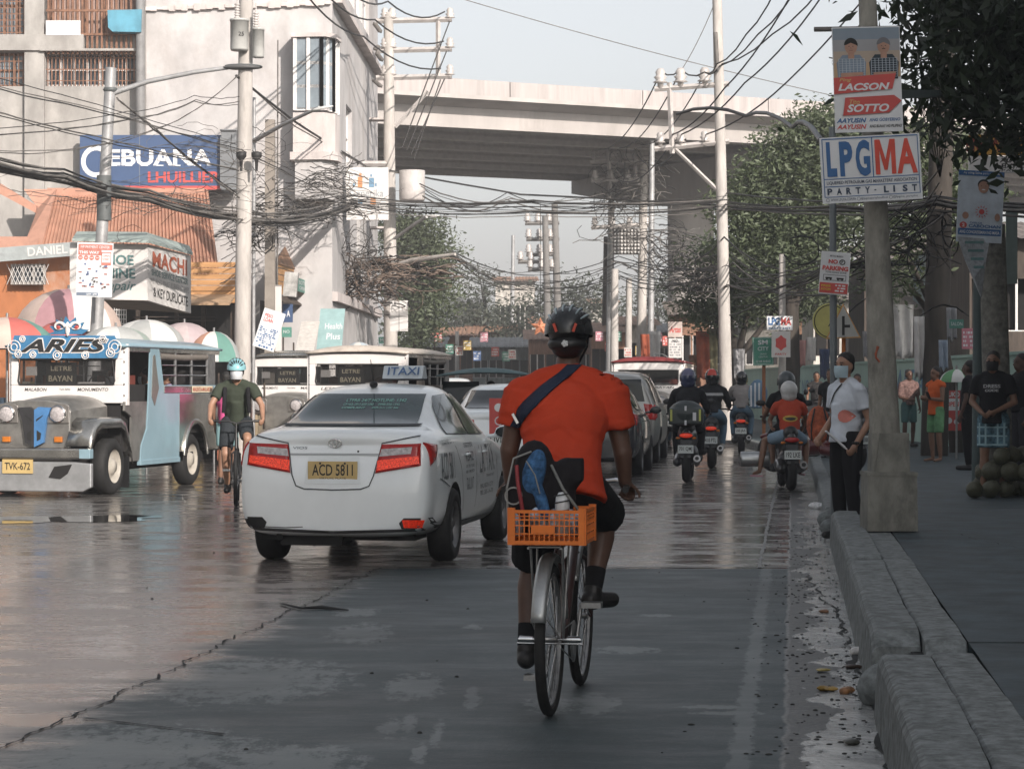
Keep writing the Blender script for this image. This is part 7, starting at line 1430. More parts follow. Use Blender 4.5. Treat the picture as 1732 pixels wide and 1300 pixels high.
def ban(d, w, h):
    for k, c in enumerate(((.22, .27, .32), (.32, .32, .33), (.42, .34, .27), (.48, .33, .2))): d.use(mat('banner_sky_%d' % k, c, .7, var=.05)); d.rect(w * .01, w * .99, h * (.88 - .12 * k), h * (.99 - .11 * k), -.001 - k * .0003)
    bust(d, w * .27, w, h, FACE1, HAIR, mat('check_pale', (.20, .25, .31), .7), WL, False); bust(d, w * .75, w, h, FACE1, mat('portrait_grey_hair', (.16, .16, .17), .7), mat('check_dark', (.02, .035, .05), .7), WL, True)
    d.use(SRED); d.poly([(0, h * .365), (w * .86, h * .405), (w * .92, h * .55), (0, h * .52)], -.009); d.poly([(w * .12, h * .16), (w * .80, h * .18), (w * .99, h * .29), (w * .88, h * .345), (w * .16, h * .33)], -.009)
    d.use(SWHITE); d.poly([(0, 0), (w, 0), (w, h * .27), (w * .80, h * .16), (w * .10, h * .135), (w * .14, h * .34), (0, h * .34)], -.007); d.text('LACSON', w * .06, w * .82, h * .395, h * .465, -.011, .035, .25); d.text('SOTTO', w * .18, w * .80, h * .19, h * .265, -.011, .035, .25)
    d.use(mat('banner_gold', (.55, .38, .14), .6)); d.text('Ping', w * .08, w * .26, h * .475, h * .515, -.011, .015, .3); d.text('Tito', w * .22, w * .37, h * .265, h * .31, -.011, .015, .3); d.use(SBLUE); d.text('AAYUSIN', w * .02, w * .46, h * .09, h * .135, -.011, .03, .3); d.text('ANG GOBYERNO', w * .5, w * .96, h * .10, h * .13, -.011, .02, .2)
    d.use(SRED); d.text('AAYUSIN', w * .02, w * .46, h * .03, h * .075, -.011, .03, .3); d.use(INK); d.text('ANG BUHAY NG PILIPINO', w * .5, w * .98, h * .04, h * .068, -.011, .02, .2)
sign('campaign_banner', 'banner of two men in checked shirts over red name bands on the massive pole', 'banner', [(1413, 225, 18.3), (1525, 222, 18.34), (1519, 43, 18.36), (1403, 49, 18.3)], .006, SWHITE, ban)
def lpg(d, w, h):
    d.use(SBLUE)
    for a, b_, c, e in ((.02, .98, .965, .98), (.02, .98, .36, .372), (.02, .98, .245, .257), (.02, .98, .09, .10), (.02, .028, .09, .98), (.972, .98, .09, .98), (.515, .525, .37, .965)): d.rect(w * a, w * b_, h * c, h * e, -.003)
    d.text('L', w * .06, w * .16, h * .40, h * .93, -.004, .05); d.text('P', w * .19, w * .32, h * .40, h * .93, -.004, .045); d.text('G', w * .35, w * .495, h * .39, h * .94, -.004, .04); d.use(mat('party_red', (.62, .07, .04), .55)); d.poly([(w * (.545 + .205 * u), h * (.40 + .53 * v)) for u, v in ((0, 0), (0, 1), (.26, 1), (.5, .42), (.74, 1), (1, 1), (1, 0), (.78, 0), (.78, .68), (.58, .12), (.42, .12), (.22, .68), (.22, 0))][::-1], -.004); d.text('A', w * .76, w * .965, h * .40, h * .93, -.004, .035)
    d.use(mat('party_ink', (.03, .05, .09), .6)); d.text("LIQUEFIED PETROLEUM GAS MARKETERS' ASSOCIATION", w * .05, w * .95, h * .275, h * .335, -.004, .015)
    for i, c in enumerate('PARTY-LIST'): x = w * (.05 + .094 * i); d.text(c, x, x + w * (.05 if c not in 'I-' else .018), h * (.125 if c != '-' else .165), h * (.225 if c != '-' else .18), -.004, .04)
    d.text('WWW.LPGMA.COM.PH', w * .08, w * .33, h * .03, h * .07, -.004); d.text('@lpgmapartylistofficial', w * .38, w * .65, h * .03, h * .07, -.004); d.text('@lpgma_partylist', w * .70, w * .95, h * .03, h * .07, -.004)
    for x in (.05, .36, .68): d.tube([(w * x + math.cos(a) * h * .025, -.004, h * .05 + math.sin(a) * h * .025) for a in [i * .63 for i in range(11)]], .0012, 4)
sign('party_banner', 'white banner with big blue LPG and red MA across the massive pole', 'banner', [(1392, 345, 18.3), (1560, 336, 18.34), (1555, 224, 18.36), (1386, 235, 18.3)], .006, SWHITE, lpg)
def cand(d, w, h):
    d.use(SBLUE); d.rect(0, w, h * .93, h, -.003); d.rect(w * .03, w * .97, h * .10, h * .19, -.003); d.use(SWHITE); d.text('Ay ating Sama para sa Lahat', w * .1, w * .9, h * .945, h * .985, -.005, .01); d.text('ANG CONGRESSMAN NG MASA', w * .06, w * .94, h * .12, h * .165, -.005, .02)
    d.use(HAIR); d.disc(w * .55, h * .81, w * .13, h * .075, -.003); d.use(FACE1); d.disc(w * .55, h * .775, w * .115, h * .085, -.0045); d.use(INK); [d.disc(w * (.55 + s * .045), h * .79, w * .014, h * .004, -.006) for s in (-1, 1)]; d.use(SWHITE); d.disc(w * .55, h * .74, w * .04, h * .008, -.006)
    d.use(SRED); d.disc(w * .53, h * .43, w * .06, h * .038, -.004)
    for i in range(12): a = i * .5236; d.poly([(w * .53 + math.cos(a) * w * .1, h * .43 + math.sin(a) * h * .06), (w * .53 + math.cos(a + .15) * w * .16, h * .43 + math.sin(a + .15) * h * .1), (w * .53 + math.cos(a + .25) * w * .1, h * .43 + math.sin(a + .25) * h * .06)], -.004)
    d.disc(w * .14, h * .235, w * .08, h * .045, -.004); d.use(SWHITE); d.text('2', w * .11, w * .17, h * .21, h * .26, -.006, .03); d.use(SBLUE); d.text('CABOCHAN', w * .26, w * .96, h * .205, h * .25, -.004, .03); d.text('CARLOS', w * .28, w * .55, h * .26, h * .285, -.004, .02)
    d.use(FACE1); d.disc(w * .18, h * .37, w * .07, h * .05, -.004); d.disc(w * .88, h * .36, w * .06, h * .055, -.004)
sign('candidate_banner', 'pale banner with a smiling portrait and a red heart on the spotted pole', 'banner', [(1617, 408, 26.4), (1694, 412, 26.5), (1706, 293, 26.5), (1629, 287, 26.4)], .006, mat('banner_pale', (.52, .58, .64), .6), cand)
o = MB(); o.use(mat('torn_banner', (.34, .36, .38), .7, var=.3, scale=20, bump=.5)); o.slab([P(1619, 400, 26.3), P(1674, 404, 26.5), P(1668, 440, 26.4), P(1660, 505, 26.3), P(1648, 470, 26.2), P(1632, 440, 26.3)], .006, back=(0, 1, 0)); o.use(INKT)
for k in range(4): a, b_ = P(1632 + k * 5, 412 + k * 14, 26.18), P(1664, 412 + k * 14, 26.18); o.slab([a, b_, b_ + V((0, 0, .03)), a + V((0, 0, .03))], .002, back=(0, 1, 0))
tag(o.build('torn_banner'), 'torn grey banner dangling below the portrait banner', 'banner')
def nop(d, w, h):
    d.use(SRED); d.text('NO', w * .26, w * .58, h * .72, h * .82, -.004, .05); d.text('PARKING', w * .07, w * .95, h * .56, h * .67, -.004, .05); d.rect(w * .02, w * .98, h * .03, h * .27, -.003); d.use(INK); d.text('TOW-AWAY ZONE', w * .18, w * .9, h * .50, h * .54, -.004, .015); d.text('METRO MANILA', w * .3, w * .75, h * .88, h * .92, -.004, .01)
    d.tube([(w * .73 + math.cos(i * .5236) * w * .09, -.004, h * .77 + math.sin(i * .5236) * h * .055) for i in range(13)], .004, 4); d.text('P', w * .70, w * .76, h * .74, h * .80, -.004, .02)
    for a, b_, c, e in ((.12, .9, .45, .46), (.12, .135, .33, .46), (.885, .9, .33, .46), (.12, .9, .325, .335), (.2, .42, .36, .40), (.58, .82, .36, .40)): d.rect(w * a, w * b_, h * c, h * e, -.004)
    [d.disc(w * x, h * .35, w * .03, h * .015, -.005) for x in (.25, .38, .63, .77)]; d.use(mat('sign_yellow', (.65, .48, .06), .5)); d.text('FREE', w * .08, w * .4, h * .17, h * .22, -.005, .03); d.text('ROOM', w * .08, w * .4, h * .09, h * .14, -.005, .03); d.use(SWHITE); dense_lines(d, w, h, 3, 3, .55, .95, .06, .25, SWHITE, -.005)
sign('no_parking_sign', 'white and red NO PARKING board on the thin grey metal pole', 'sign', [(1384, 496, 21.4), (1433, 500, 21.4), (1438, 428, 21.4), (1388, 424, 21.4)], .008, SWHITE, nop)
# round and triangular warning signs on orange posts
OPO = mat('post_orange', (.55, .16, .03), .5, dirt=.2); ws1 = thing('warning_sign', 'yellow round and white triangular road signs on two orange posts', 'road sign', P(1420, 0, 24.3) * 1); ws1.location.z = .15; bz_ = ws1.location
mb = MB(); mb.use(OPO)
for x in (1412, 1427): mb.tube([V((P(x, 0, 24.3).x - bz_.x, 0, 0)), V((P(x, 0, 24.3).x - bz_.x, 0, P(0, 560, 24.3).z - .15))], .022, 10)
mb.build('post', ws1)
c = P(1405, 543, 24.2) - V(bz_); mb = MB(); mb.use(mat('sign_yellow2', (.50, .47, .16), .5, var=.1)); mb.lathe([(0, 0), (.185, 0), (.19, .01), (.19, .02), (0, .02)], c, 'Y', 32, False); mb.use(INK); mb.lathe([(.175, -.002), (.165, -.002)], c, 'Y', 32, False); mb.ell(c + V((.045, -.004, .08)), (.02, .003, .02), 8)
mb.T = M.Translation(c + V((.02, -.004, 0))); mb.poly([(.0, .06), (.045, .05), (.03, -.02), (.05, -.09), (.02, -.08), (0, -.03), (-.05, -.06), (-.03, -.02)], 0); mb.build('round_plate', ws1)
a1, a2, a3 = [P(x, y, 24.1) - V(bz_) for x, y in ((1397, 573), (1456, 571), (1426, 513))]; mb = MB(); mb.use(mat('sign_orange_edge', (.55, .28, .08), .5)); mb.slab([a1, a2, a3], .01, back=(0, 1, 0)); m_ = (a1 + a2 + a3) / 3; mb.use(mat('sign_grey_white', (.42, .42, .40), .5, var=.1)); mb.slab([m_ + (a - m_) * .9 + V((0, -.004, 0)) for a in (a1, a2, a3)], .003, back=(0, 1, 0))
mb.use(INK); mb.T = M.Translation(m_ + V((0, -.007, 0))); mb.rect(-.014, .014, -.09, .11); mb.rect(.014, .07, -.01, .02, -.0005); mb.build('triangle_plate', ws1)
def smc(d, w, h): d.use(SWHITE); d.text('SM', w * .26, w * .74, h * .73, h * .90, -.004, .03); d.text('CITY', w * .24, w * .78, h * .52, h * .66, -.004, .02); d.text('GRAND', w * .34, w * .68, h * .37, h * .43, -.004); d.text('CENTRAL', w * .28, w * .74, h * .27, h * .33, -.004); d.text('12 KM AHEAD', w * .14, w * .86, h * .10, h * .18, -.004, .01); [d.rect(w * a, w * b_, h * c, h * e, -.003) for a, b_, c, e in ((.03, .97, .03, .045), (.03, .97, .955, .97), (.03, .045, .03, .97), (.955, .97, .03, .97))]
sign('city_sign', 'green SM CITY direction board on a brown post', 'sign', [(1274, 618, 46), (1309, 617, 46), (1308, 570, 46), (1274, 570, 46)], .02, mat('road_green', (.07, .27, .19), .5), smc); t, b = pole('thin orange brown post under the green city sign', 1292, 46.1, 1292, 610, .035, .035, mat('post_rust', (.3, .12, .05), .7), zb=.15, name='sign_post')
sign('party_sign', 'small white LPG MA party board on the slim pole', 'sign', [(1297, 558, 45.6), (1341, 558, 45.6), (1341, 534, 45.6), (1297, 535, 45.6)], .01, SWHITE, lambda d, w, h: (d.use(SBLUE), d.text('LPG', w * .06, w * .5, h * .35, h * .9, -.003, .04), d.text('PARTY-LIST', w * .08, w * .92, h * .06, h * .2, -.003, .01), d.use(SRED), d.text('MA', w * .55, w * .94, h * .35, h * .9, -.003, .04)))
def redp(d, w, h): d.use(SRED); d.poly([(w * (.5 + .33 * math.cos(i * .5236) * (1 if i % 2 else .8)), h * (.55 + .3 * math.sin(i * .5236) * (1 if i % 2 else .8))) for i in range(12)], -.003); d.text('PARTY', w * .2, w * .8, h * .08, h * .16, -.003, .02)
sign('poster', 'creased white poster with a red burst below the small party board', 'poster', [(1305, 604, 45.6), (1337, 604, 45.6), (1338, 560, 45.6), (1306, 560, 45.6)], .01, OFFW, redp)
sign('notice_board', 'white notice board with small print on a white post beyond the motorcycles', 'sign', [(1131, 605, 58), (1153, 605, 58), (1153, 572, 58), (1131, 572, 58)], .03, OFFW, lambda d, w, h: (dense_lines(d, w, h, 8, 6), d.use(INK), d.text('NO', w * .3, w * .7, h * .8, h * .94, -.004, .02))); pole('white post under the notice board beyond the motorcycles', 1142, 58.2, 1142, 600, .08, .08, OFFW, zb=.1, name='sign_post')
sign('poster', 'reddish script poster above the notice board', 'poster', [(1130, 570, 58), (1154, 570, 58), (1154, 544, 58), (1130, 544, 58)], .03, mat('poster_cream', (.5, .42, .38), .7), lambda d, w, h: (d.use(SRED), d.text('Artas', w * .1, w * .9, h * .3, h * .7, -.004, .02, .2)))
sign('shop_sign', 'amber sign with dark red letters high at the right edge', 'sign', [(1640, 262, 33), (1760, 262, 33), (1760, 228, 33), (1640, 228, 33)], .1, mat('sign_amber', (.50, .26, .04), .6), lambda d, w, h: (d.use(mat('maroon', (.2, .03, .02), .6)), d.text('BROWNS', w * -.05, w * .66, h * .15, h * .85, -.004, .03)))
sign('shop_sign', 'white courier sign ALAW EXPRESS below the amber sign', 'sign', [(1640, 292, 33), (1760, 292, 33), (1760, 264, 33), (1640, 264, 33)], .1, OFFW, lambda d, w, h: (d.use(INK), d.text('ALAW', w * .42, w * .8, h * .6, h * .92, -.004, .03, .3), d.text('EXPRESS', w * .45, w * .95, h * .28, h * .55, -.004, .03), d.text('PADALA', w * .45, w * .9, h * .05, h * .2, -.004)))
sign('board', 'tall grey green metal board behind the spotted pole', 'board', [(1702, 480, 28.5), (1722, 480, 28.5), (1722, 348, 28.5), (1704, 348, 28.5)], .03, mat('grey_green_board', (.13, .17, .16), .6, dirt=.3))
sign('poster', 'red and white shop poster on the pavement stall behind the black shirted man', 'poster', [(1596, 728, 43), (1626, 728, 43), (1626, 660, 43), (1596, 660, 43)], .05, SRED, lambda d, w, h: (d.use(SWHITE), d.rect(w * .1, w * .9, h * .5, h * .8, -.003), d.text('BUKO', w * .1, w * .9, h * .84, h * .96, -.003, .03), d.disc(w * .3, h * .25, w * .18, y=-.003), d.disc(w * .72, h * .22, w * .15, y=-.003), d.use(SRED), d.text('OPEN', w * .15, w * .85, h * .6, h * .72, -.006, .03)))
sign('poster', 'pink and white poster nailed high between the black pole and spotted pole', 'poster', [(1627, 590, 40), (1652, 590, 40), (1652, 555, 40), (1627, 555, 40)], .02, mat('poster_pink', (.55, .2, .25), .7), lambda d, w, h: (d.use(SWHITE), dense_lines(d, w, h, 9, 4, m=SWHITE)))
sign('shop_sign', 'small dark green sign beside the black pole', 'sign', [(1606, 555, 38), (1630, 555, 38), (1630, 540, 38), (1606, 540, 38)], .03, mat('sign_green', (0, 0, 0)), lambda d, w, h: (d.use(SWHITE), d.text('SALON', w * .1, w * .9, h * .3, h * .7, -.004)))
umbrella('green and white parasol over the fruit stall on the right pavement', 1618, 624, 646, 30, 40, [UG if 0 else um('leaf', (.12, .30, .14)), UW], ratio=1)
o = MB(); o.use(mat('beam_green', (.10, .13, .13), .6)); o.slab([P(1524, 166, 18.9), P(1655, 160, 27), P(1655, 152, 27), P(1524, 152, 18.9)], .06, back=(0, 1, 0)); tag(o.build('steel_beam'), 'grey green steel beam behind the near tree leaves right of the campaign banner', 'beam')
o = MB(); o.use(SRED); o.box((0, 0, 0), (.36, .03, .46)); o.use(SWHITE); o.T = M.Translation((0, -.018, 0)); o.disc(-.07, .12, .05); o.tube([(-.06 + .05 * math.cos(i * .6), 0, -.04 + .05 * math.sin(i * .6)) for i in range(11)], .008, 5); o.rect(-.1, .02, -.16, -.12); o = o.build('delivery_board'); o.location = P(853, 706, 27.5); tag(o, 'red board with white symbols between the taxi mirror and the cyclist', 'board')
# coconuts
co_ = mat('coconut', (.055, .055, .03), .6, var=.5, scale=8, dirt=.2); proto = None; cr = random.Random(2)
for i in range(30):
    lay = 0 if i < 16 else 1 if i < 25 else 2; x = cr.uniform(1645 + lay * 14, 1740); Y = 26.7 + cr.uniform(-.45, .7); s = cr.uniform(.08, .125); p = P(x, 0, Y)
    if proto is None: mb = MB(); mb.ell((0, 0, 0), (1, 1, 1.12), 14); mb.ell((0, 0, .95), (.35, .35, .25), 8); proto = blob(mb, 'coconut', None, co_, .1, 1); o = proto; tag(o, 'green brown coconut in the pile behind the man in black', 'coconut', 'coconuts piled on the pavement')
    else: o = proto.copy(); C.objects.link(o)
    o.location = (p.x, Y, .15 + s + lay * .19); o.scale = (s, s, s); o.rotation_euler = (cr.uniform(0, 6), cr.uniform(0, 6), 0)
# ================================================================ scooters and riders
def scooter(label, loc, rz, col, box=None, plate='', lit=True, wide=1., group=None, front=False):
    t = thing('motorcycle', label, 'motorcycle', loc, rz, group); bm_ = mat('moto_' + str(col), col, .3, var=.15, coat=.4)
    for y, w in ((0, .12), (1.28, .10)):
        mb = MB(); mb.use(TYRE); r = .29; mb.lathe([(r * .65, -w / 2), (r * .85, -w / 2), (r * .97, -w * .25), (r, 0), (r * .97, w * .25), (r * .85, w / 2), (r * .65, w / 2), (r * .65, -w / 2)], (0, y, r), 'X', 28); o = mb.build('wheel', t)
        mb = MB(); mb.use(STEEL); mb.lathe([(r * .64, -.02), (r * .6, 0), (r * .64, .02)], (0, y, r), 'X', 24); [mb.tube([(0, y, r), (0, y + math.cos(a) * r * .62, r + math.sin(a) * r * .62)], .012, 5) for a in [i * 1.257 for i in range(5)]]; mb.build('rim', o)
    mb = MB(); mb.cap((0, .05, .68), .10 * wide, (0, .5, .62), .14 * wide); mb.cap((0, -.12, .74), .05, (0, .2, .70), .13 * wide); mb.cap((0, .4, .42), .15 * wide, (0, .9, .33), .10); mb.cap((0, .9, .33), .11, (0, 1.08, .62), .13); mb.cap((0, 1.06, .6), .15 * wide, (0, 1.0, .92), .11); mb.cap((-.14, .05, .3), .07, (-.12, .35, .35), .09); mb.ell((0, 1.28, .52), (.07, .26, .07), 12); blob(mb, 'fairing', t, bm_, .016, 3)
    mb = MB(); mb.cap((0, .0, .79), .10, (0, .35, .77), .13); mb.cap((0, .35, .77), .13, (0, .7, .73), .09); blob(mb, 'seat', t, BLK, .016, 2)
    mb = MB(); mb.use(BLK); mb.tube([(0, 1.02, .9), (0, .98, 1.0)], .03); mb.tube([(-.34, .88, 1.0), (-.2, .96, 1.02), (.2, .96, 1.02), (.34, .88, 1.0)], .014); [mb.tube([(s * .05, 1.05, .75), (s * .07, 1.27, .29)], .022) for s in (-1, 1)]; mb.build('handlebar', t)
    for s in (-1, 1):
        mb = MB(); mb.use(BLK); mb.tube([(s * .22, .96, 1.02), (s * .3, .94, 1.17)], .006, 5); mb.ell((s * .33, .93, 1.19), (.07, .015, .045), 10); mb.build('mirror', t)
        mb = MB(); mb.use(AMBER); mb.ell((s * .12, -.12, .66), (.035, .025, .02), 8); mb.build('indicator', t)
    mb = MB(); mb.use(RED_LIT if lit else RED_LAMP); mb.ell((0, -.155, .70), (.10, .025, .035), 12); mb.build('tail_lamp', t)
    mb = MB(); mb.use(BLK); mb.box((0, -.20, .50), (.16, .03, .28), rot=M.Rotation(-.4, 3, 'X')); mb.use(PLATE_W); mb.box((0, -.27, .50), (.23, .008, .12)); mb.use(INK); mb.T = M.Translation((0, -.275, .50)); mb.text(plate or '183 NWK', -.095, .095, -.035, .035, 0, .01); mb.build('number_plate', t)
    mb = MB(); mb.use(STEEL); mb.tube([(.13, .45, .25), (.15, .1, .30), (.16, -.12, .36)], [.03, .05, .055], 12); mb.use(BLK); mb.lathe([(0, 0), (.03, -.002)], (.16, -.125, .362), 'Y', 10); mb.build('exhaust', t)
    if front: mb = MB(); mb.use(CLEAR); mb.ell((0, 1.17, .82), (.09, .04, .07), 12); mb.build('headlamp', t)
    if box:
        mb = MB(); mb.ell((0, -.08, 1.02), (.27, .22, .20), 16); mb.box((0, -.08, .98), (.5, .38, .24)); o = blob(mb, 'top_box', t, box, .016, 3)
        mb = MB(); mb.use(mat('reflective_yellow', (.5, .52, .12), .4)); [mb.box((s * .21, -.285, 1.0), (.03, .02, .17)) for s in (-1, 1)]; mb.use(SWHITE); [mb.box((0, -.293, z), (.03, .02, .07)) for z in (.89, 1.1)]; mb.box((.13, -.295, .98), (.05, .012, .12)); mb.build('reflector', o)
    return t
RIDE = dict(pel=(0, -.38, .93), che=(0, -.44, 1.2), nec=(0, -.50, 1.39), hed=(0, -.53, 1.53), shL=(.18, -.49, 1.33), shR=(-.18, -.49, 1.33), elL=(.27, -.62, 1.12), elR=(-.27, -.62, 1.12), wrL=(.29, -.84, 1.03), wrR=(-.29, -.84, 1.03), hiL=(.10, -.42, .89), hiR=(-.10, -.42, .89),
            knL=(.19, -.80, .78), knR=(-.19, -.80, .78), anL=(.17, -.66, .38), anR=(-.17, -.66, .38), toL=(.18, -.82, .34), toR=(-.18, -.82, .34))
def back_of(J, dy, dz=0, **o): q = {a: (v[0], v[1] + dy, v[2] + dz) for a, v in J.items()}; q.update(o); return q
def rider(label, loc, rz, J=RIDE, **k): return person(label, loc, rz + math.pi, J, vox=.014, curl=(1, 1), **k)
JEAN = cloth('blue_denim', (.10, .16, .22)); GREYC = cloth('grey_hoodie', (.26, .24, .23)); RIDJ = cloth('rider_jacket', (.02, .02, .022)); shn = mat('pale_shoe', (.35, .34, .33), .6)
hb = heading(.12, .99)
m1 = (2.58, 34.1, 0); scooter('black scooter with a large top box and lit tail lamp, nearest of the riding group', m1, hb, (.02, .02, .022), mat('box_dark', (.03, .04, .04), .4), '701 QMJ', wide=1.15)
rider('scooter rider with a blue and black helmet behind the top box', m1, hb, RIDE, top=RIDJ, sleeve=1, sleeve2=.95, bottom=BLACK, leg=1, helmet=('full', mat('helm_blue', (.035, .045, .10), .2, coat=.6), mat('helm_purple', (.12, .12, .2), .3)), fat=1.05)
m2 = (3.42, 39.6, 0); scooter('dark scooter with an orange lamp between the box scooter and the bag carriers', m2, hb, (.03, .03, .03), None, '418 PTL')
t, j, hpx = rider('rider in a black jacket with a grey stripe and a red striped helmet', m2, hb, back_of(RIDE, 0, .03), top=RIDJ, sleeve=1, sleeve2=.95, bottom=JEAN, leg=1, shoes=shn, helmet=('full', mat('helm_black', (.012, .012, .013), .15, coat=.8), mat('helm_red', (.5, .05, .03), .3)), fat=1.12)
sh_ = [c for c in t.children if c.name.startswith('shirt')][0]; bvs = BVHTree.FromPolygons([v.co for v in sh_.data.vertices], [tuple(p.vertices) for p in sh_.data.polygons]); decal(bvs, [(-.18, 1.30), (.18, 1.30), (.19, 1.255), (-.19, 1.255)], 1, 1, 'jacket_stripe', t, mat('stripe_grey', (.3, .3, .3), .5), off=.008, step=.04)
m3 = (4.72, 47.5, 0); scooter('scooter carrying two people and a striped bag', m3, hb, (.03, .03, .03), None, '255 JRA')
rider('driver of the bag carrying scooter with a yellow and black helmet', m3, hb, back_of(RIDE, -.1), top=RIDJ, sleeve=1, bottom=JEAN, leg=1, helmet=('full', mat('helm_yellow', (.35, .28, .06), .3)), fat=1)
rider('pillion rider in a grey hoodie with a dark helmet and a long ponytail', m3, hb, back_of(RIDE, .3, .03, wrR=(-.42, -.25, 1.08), elR=(-.33, -.12, 1.08)), top=GREYC, sleeve=1, sleeve2=.95, bottom=JEAN, leg=1, shoes=DARKSHOE, helmet=('full', mat('helm_black', (0, 0, 0))), longhair=True)
bgt = thing('striped_bag', 'blue and white striped woven bag held beside the pillion rider', 'bag', (5.0, 46.9, .98), hb); mb = MB(); mb.ell((0, 0, .28), (.20, .13, .3), 14); mb.box((0, 0, .2), (.32, .18, .42)); o = blob(mb, 'bag_body', bgt, mat('bag_blue_weave', (.12, .22, .34), .5), .016, 3)
bvb = BVHTree.FromPolygons([v.co for v in o.data.vertices], [tuple(p.vertices) for p in o.data.polygons]); [decal(bvb, [(x, .02), (x + .035, .02), (x + .035, .5), (x, .5)], 1, -1, 'stripe', bgt, SWHITE, off=.006, step=.05) for x in (-.15, -.07, .01, .09)]
m4 = (3.80, 31.4, 0); h4 = heading(.02, 1); scooter('worn black motorcycle with two riders and a silver canister by the kerb', m4, h4, (.03, .028, .028), None, '192 LKE', lit=False)
rider('front rider in black with a dark helmet on the motorcycle by the kerb', m4, h4, back_of(RIDE, -.12, -.06), top=BLACK, sleeve=.6, bottom=BLACK, leg=.6, helmet=('full', mat('helm_grey', (.06, .07, .075), .3)), skin=SKIN)
t, j, hpx = rider('pillion in a red shirt with a yellow oval print and a white helmet', m4, h4, back_of(RIDE, .22, -.10, wrL=(.26, -.35, .95), wrR=(-.22, -.45, .9), knL=(.34, -.42, .72), anL=(.42, -.36, .30), toL=(.50, -.46, .23), knR=(-.26, -.4, .7), anR=(-.24, -.25, .36)), top=cloth('red_cotton', (.42, .06, .03)), sleeve=.55, bottom=cloth('denim_short', (.2, .28, .36)), leg=.35, shoes=None, sandals=mat('pink_sandal', (.45, .2, .26), .5), helmet=('full', mat('helm_white', (.5, .5, .49), .3)), skin=SKIN, k=.94)
sh_ = [c for c in t.children if c.name.startswith('shirt')][0]; bvs = BVHTree.FromPolygons([v.co for v in sh_.data.vertices], [tuple(p.vertices) for p in sh_.data.polygons])
decal(bvs, [(.0 + .10 * math.cos(i * .45), .985 + .045 * math.sin(i * .45)) for i in range(14)], 1, 1, 'oval_print', t, mat('print_yellow', (.5, .36, .06), .6), off=.006, step=.03); decal(bvs, [(-.075, .99), (-.02, 1.0), (.02, 1.0), (.075, .99), (.05, .965), (0, .955), (-.05, .965)], 1, 1, 'dark_print', t, INK, off=.009, step=.03)
o = MB(); o.use(mat('silver_can', (.42, .43, .43), .3, .8, dirt=.2)); o.lathe([(0, -.2), (.10, -.2), (.105, -.18), (.105, .18), (.10, .2), (0, .2)], (0, 0, 0), 'X', 20); o = o.build('canister'); o.location = (3.36, 31.9, .42); tag(o, 'silver canister slung on the left side of the two rider motorcycle', 'canister')
scooter('white and grey scooter parked facing the camera near the mint wall', (5.75, 44.5, .15), math.pi + .25, (.34, .34, .33), None, '', lit=False, front=True)
scooter('parked motorcycle half hidden behind the man in the white shirt', (4.9, 33.5, .15), .9, (.12, .02, .02), None, '', lit=False)
scooter('parked motorcycle in the shade behind the massive pole', (6.6, 41, .15), 1.2, (.03, .03, .03), None, '', lit=False)
o = MB(); o.ell((0, 0, .3), (.16, .13, .26), 14); o.ell((0, -.1, .2), (.12, .08, .15), 12); bk = thing('backpack', 'orange backpack standing on the kerb left of the man in white', 'backpack', P(1384, 757, 30.5)); blob(o, 'bag_body', bk, cloth('bag_orange', (.38, .10, .05), var=.4, scale=15), .014, 2); mb = MB(); mb.use(BLK); mb.tube([(-.1, -.12, .1), (-.11, -.14, .3), (-.06, -.1, .52)], .012, 6); mb.tube([(.1, -.12, .1), (.11, -.14, .3), (.06, -.1, .52)], .012, 6); mb.build('strap', bk)
# ---- people on the right pavement
MBL = mat('mask_blue', (.45, .58, .64), .8, var=.05); MBK = mat('mask_black', (.012, .012, .013), .8, var=0)
wpos = P(1432, 0, 21.3); wpos.z = .02
polo = cloth('white_polo', (.62, .66, .72))
t, j, hpx = person('man in a white polo shirt and pale blue mask standing by the kerb', wpos, R(-60), dict(elL=(.24, .08, 1.10), wrL=(.21, -.06, .88), elR=(-.23, .03, 1.12), wrR=(-.16, -.19, .94), hed=(0, -.03, 1.59), anL=(.08, .06, .085), toL=(.1, -.12, .03)), 1.0, SKIN2, top=polo, sleeve=.62, hem=-.05, bottom=BLACK, leg=1, mask=MBL, yaw=.3, vox=.010, fat=1.03, loose=1.06, curl=(.9, .9))
sh_ = [c for c in t.children if c.name.startswith('shirt')][0]; bvs = BVHTree.FromPolygons([v.co for v in sh_.data.vertices], [tuple(p.vertices) for p in sh_.data.polygons])
decal(bvs, ribbon([(.03, 1.43), (-.03, 1.33), (-.10, 1.18), (-.155, 1.02)], .008), 1, -1, 'shoulder_strap', t, MBK, off=.01, step=.03, thick=.004); decal(bvs, [(.10 + .05 * math.cos(i * .5), 1.14 + .06 * math.sin(i * .5)) for i in range(13)], 1, -1, 'coral_patch', t, mat('coral_print', (.6, .2, .16), .8), off=.006, step=.03)
mb = MB(); mb.use(BLK); w_ = j['wrL']; mb.lathe([(.031, -.012), (.036, -.01), (.036, .01), (.031, .012)], w_ + V((0, .0, .015)), 'Z', 14); mb.ell(w_ + V((.03, -.02, .015)), (.012, .02, .018), 8); mb.build('wristwatch', t); mb = MB(); mb.use(mat('collar_white', (.66, .68, .72), .8)); mb.tube([j['nec'] + V((.072 * math.cos(a), .065 * math.sin(a), .005 - .02 * math.sin(a + 3.14))) for a in [i * .524 for i in range(13)]], .014, 6, False); mb.build('collar', t)
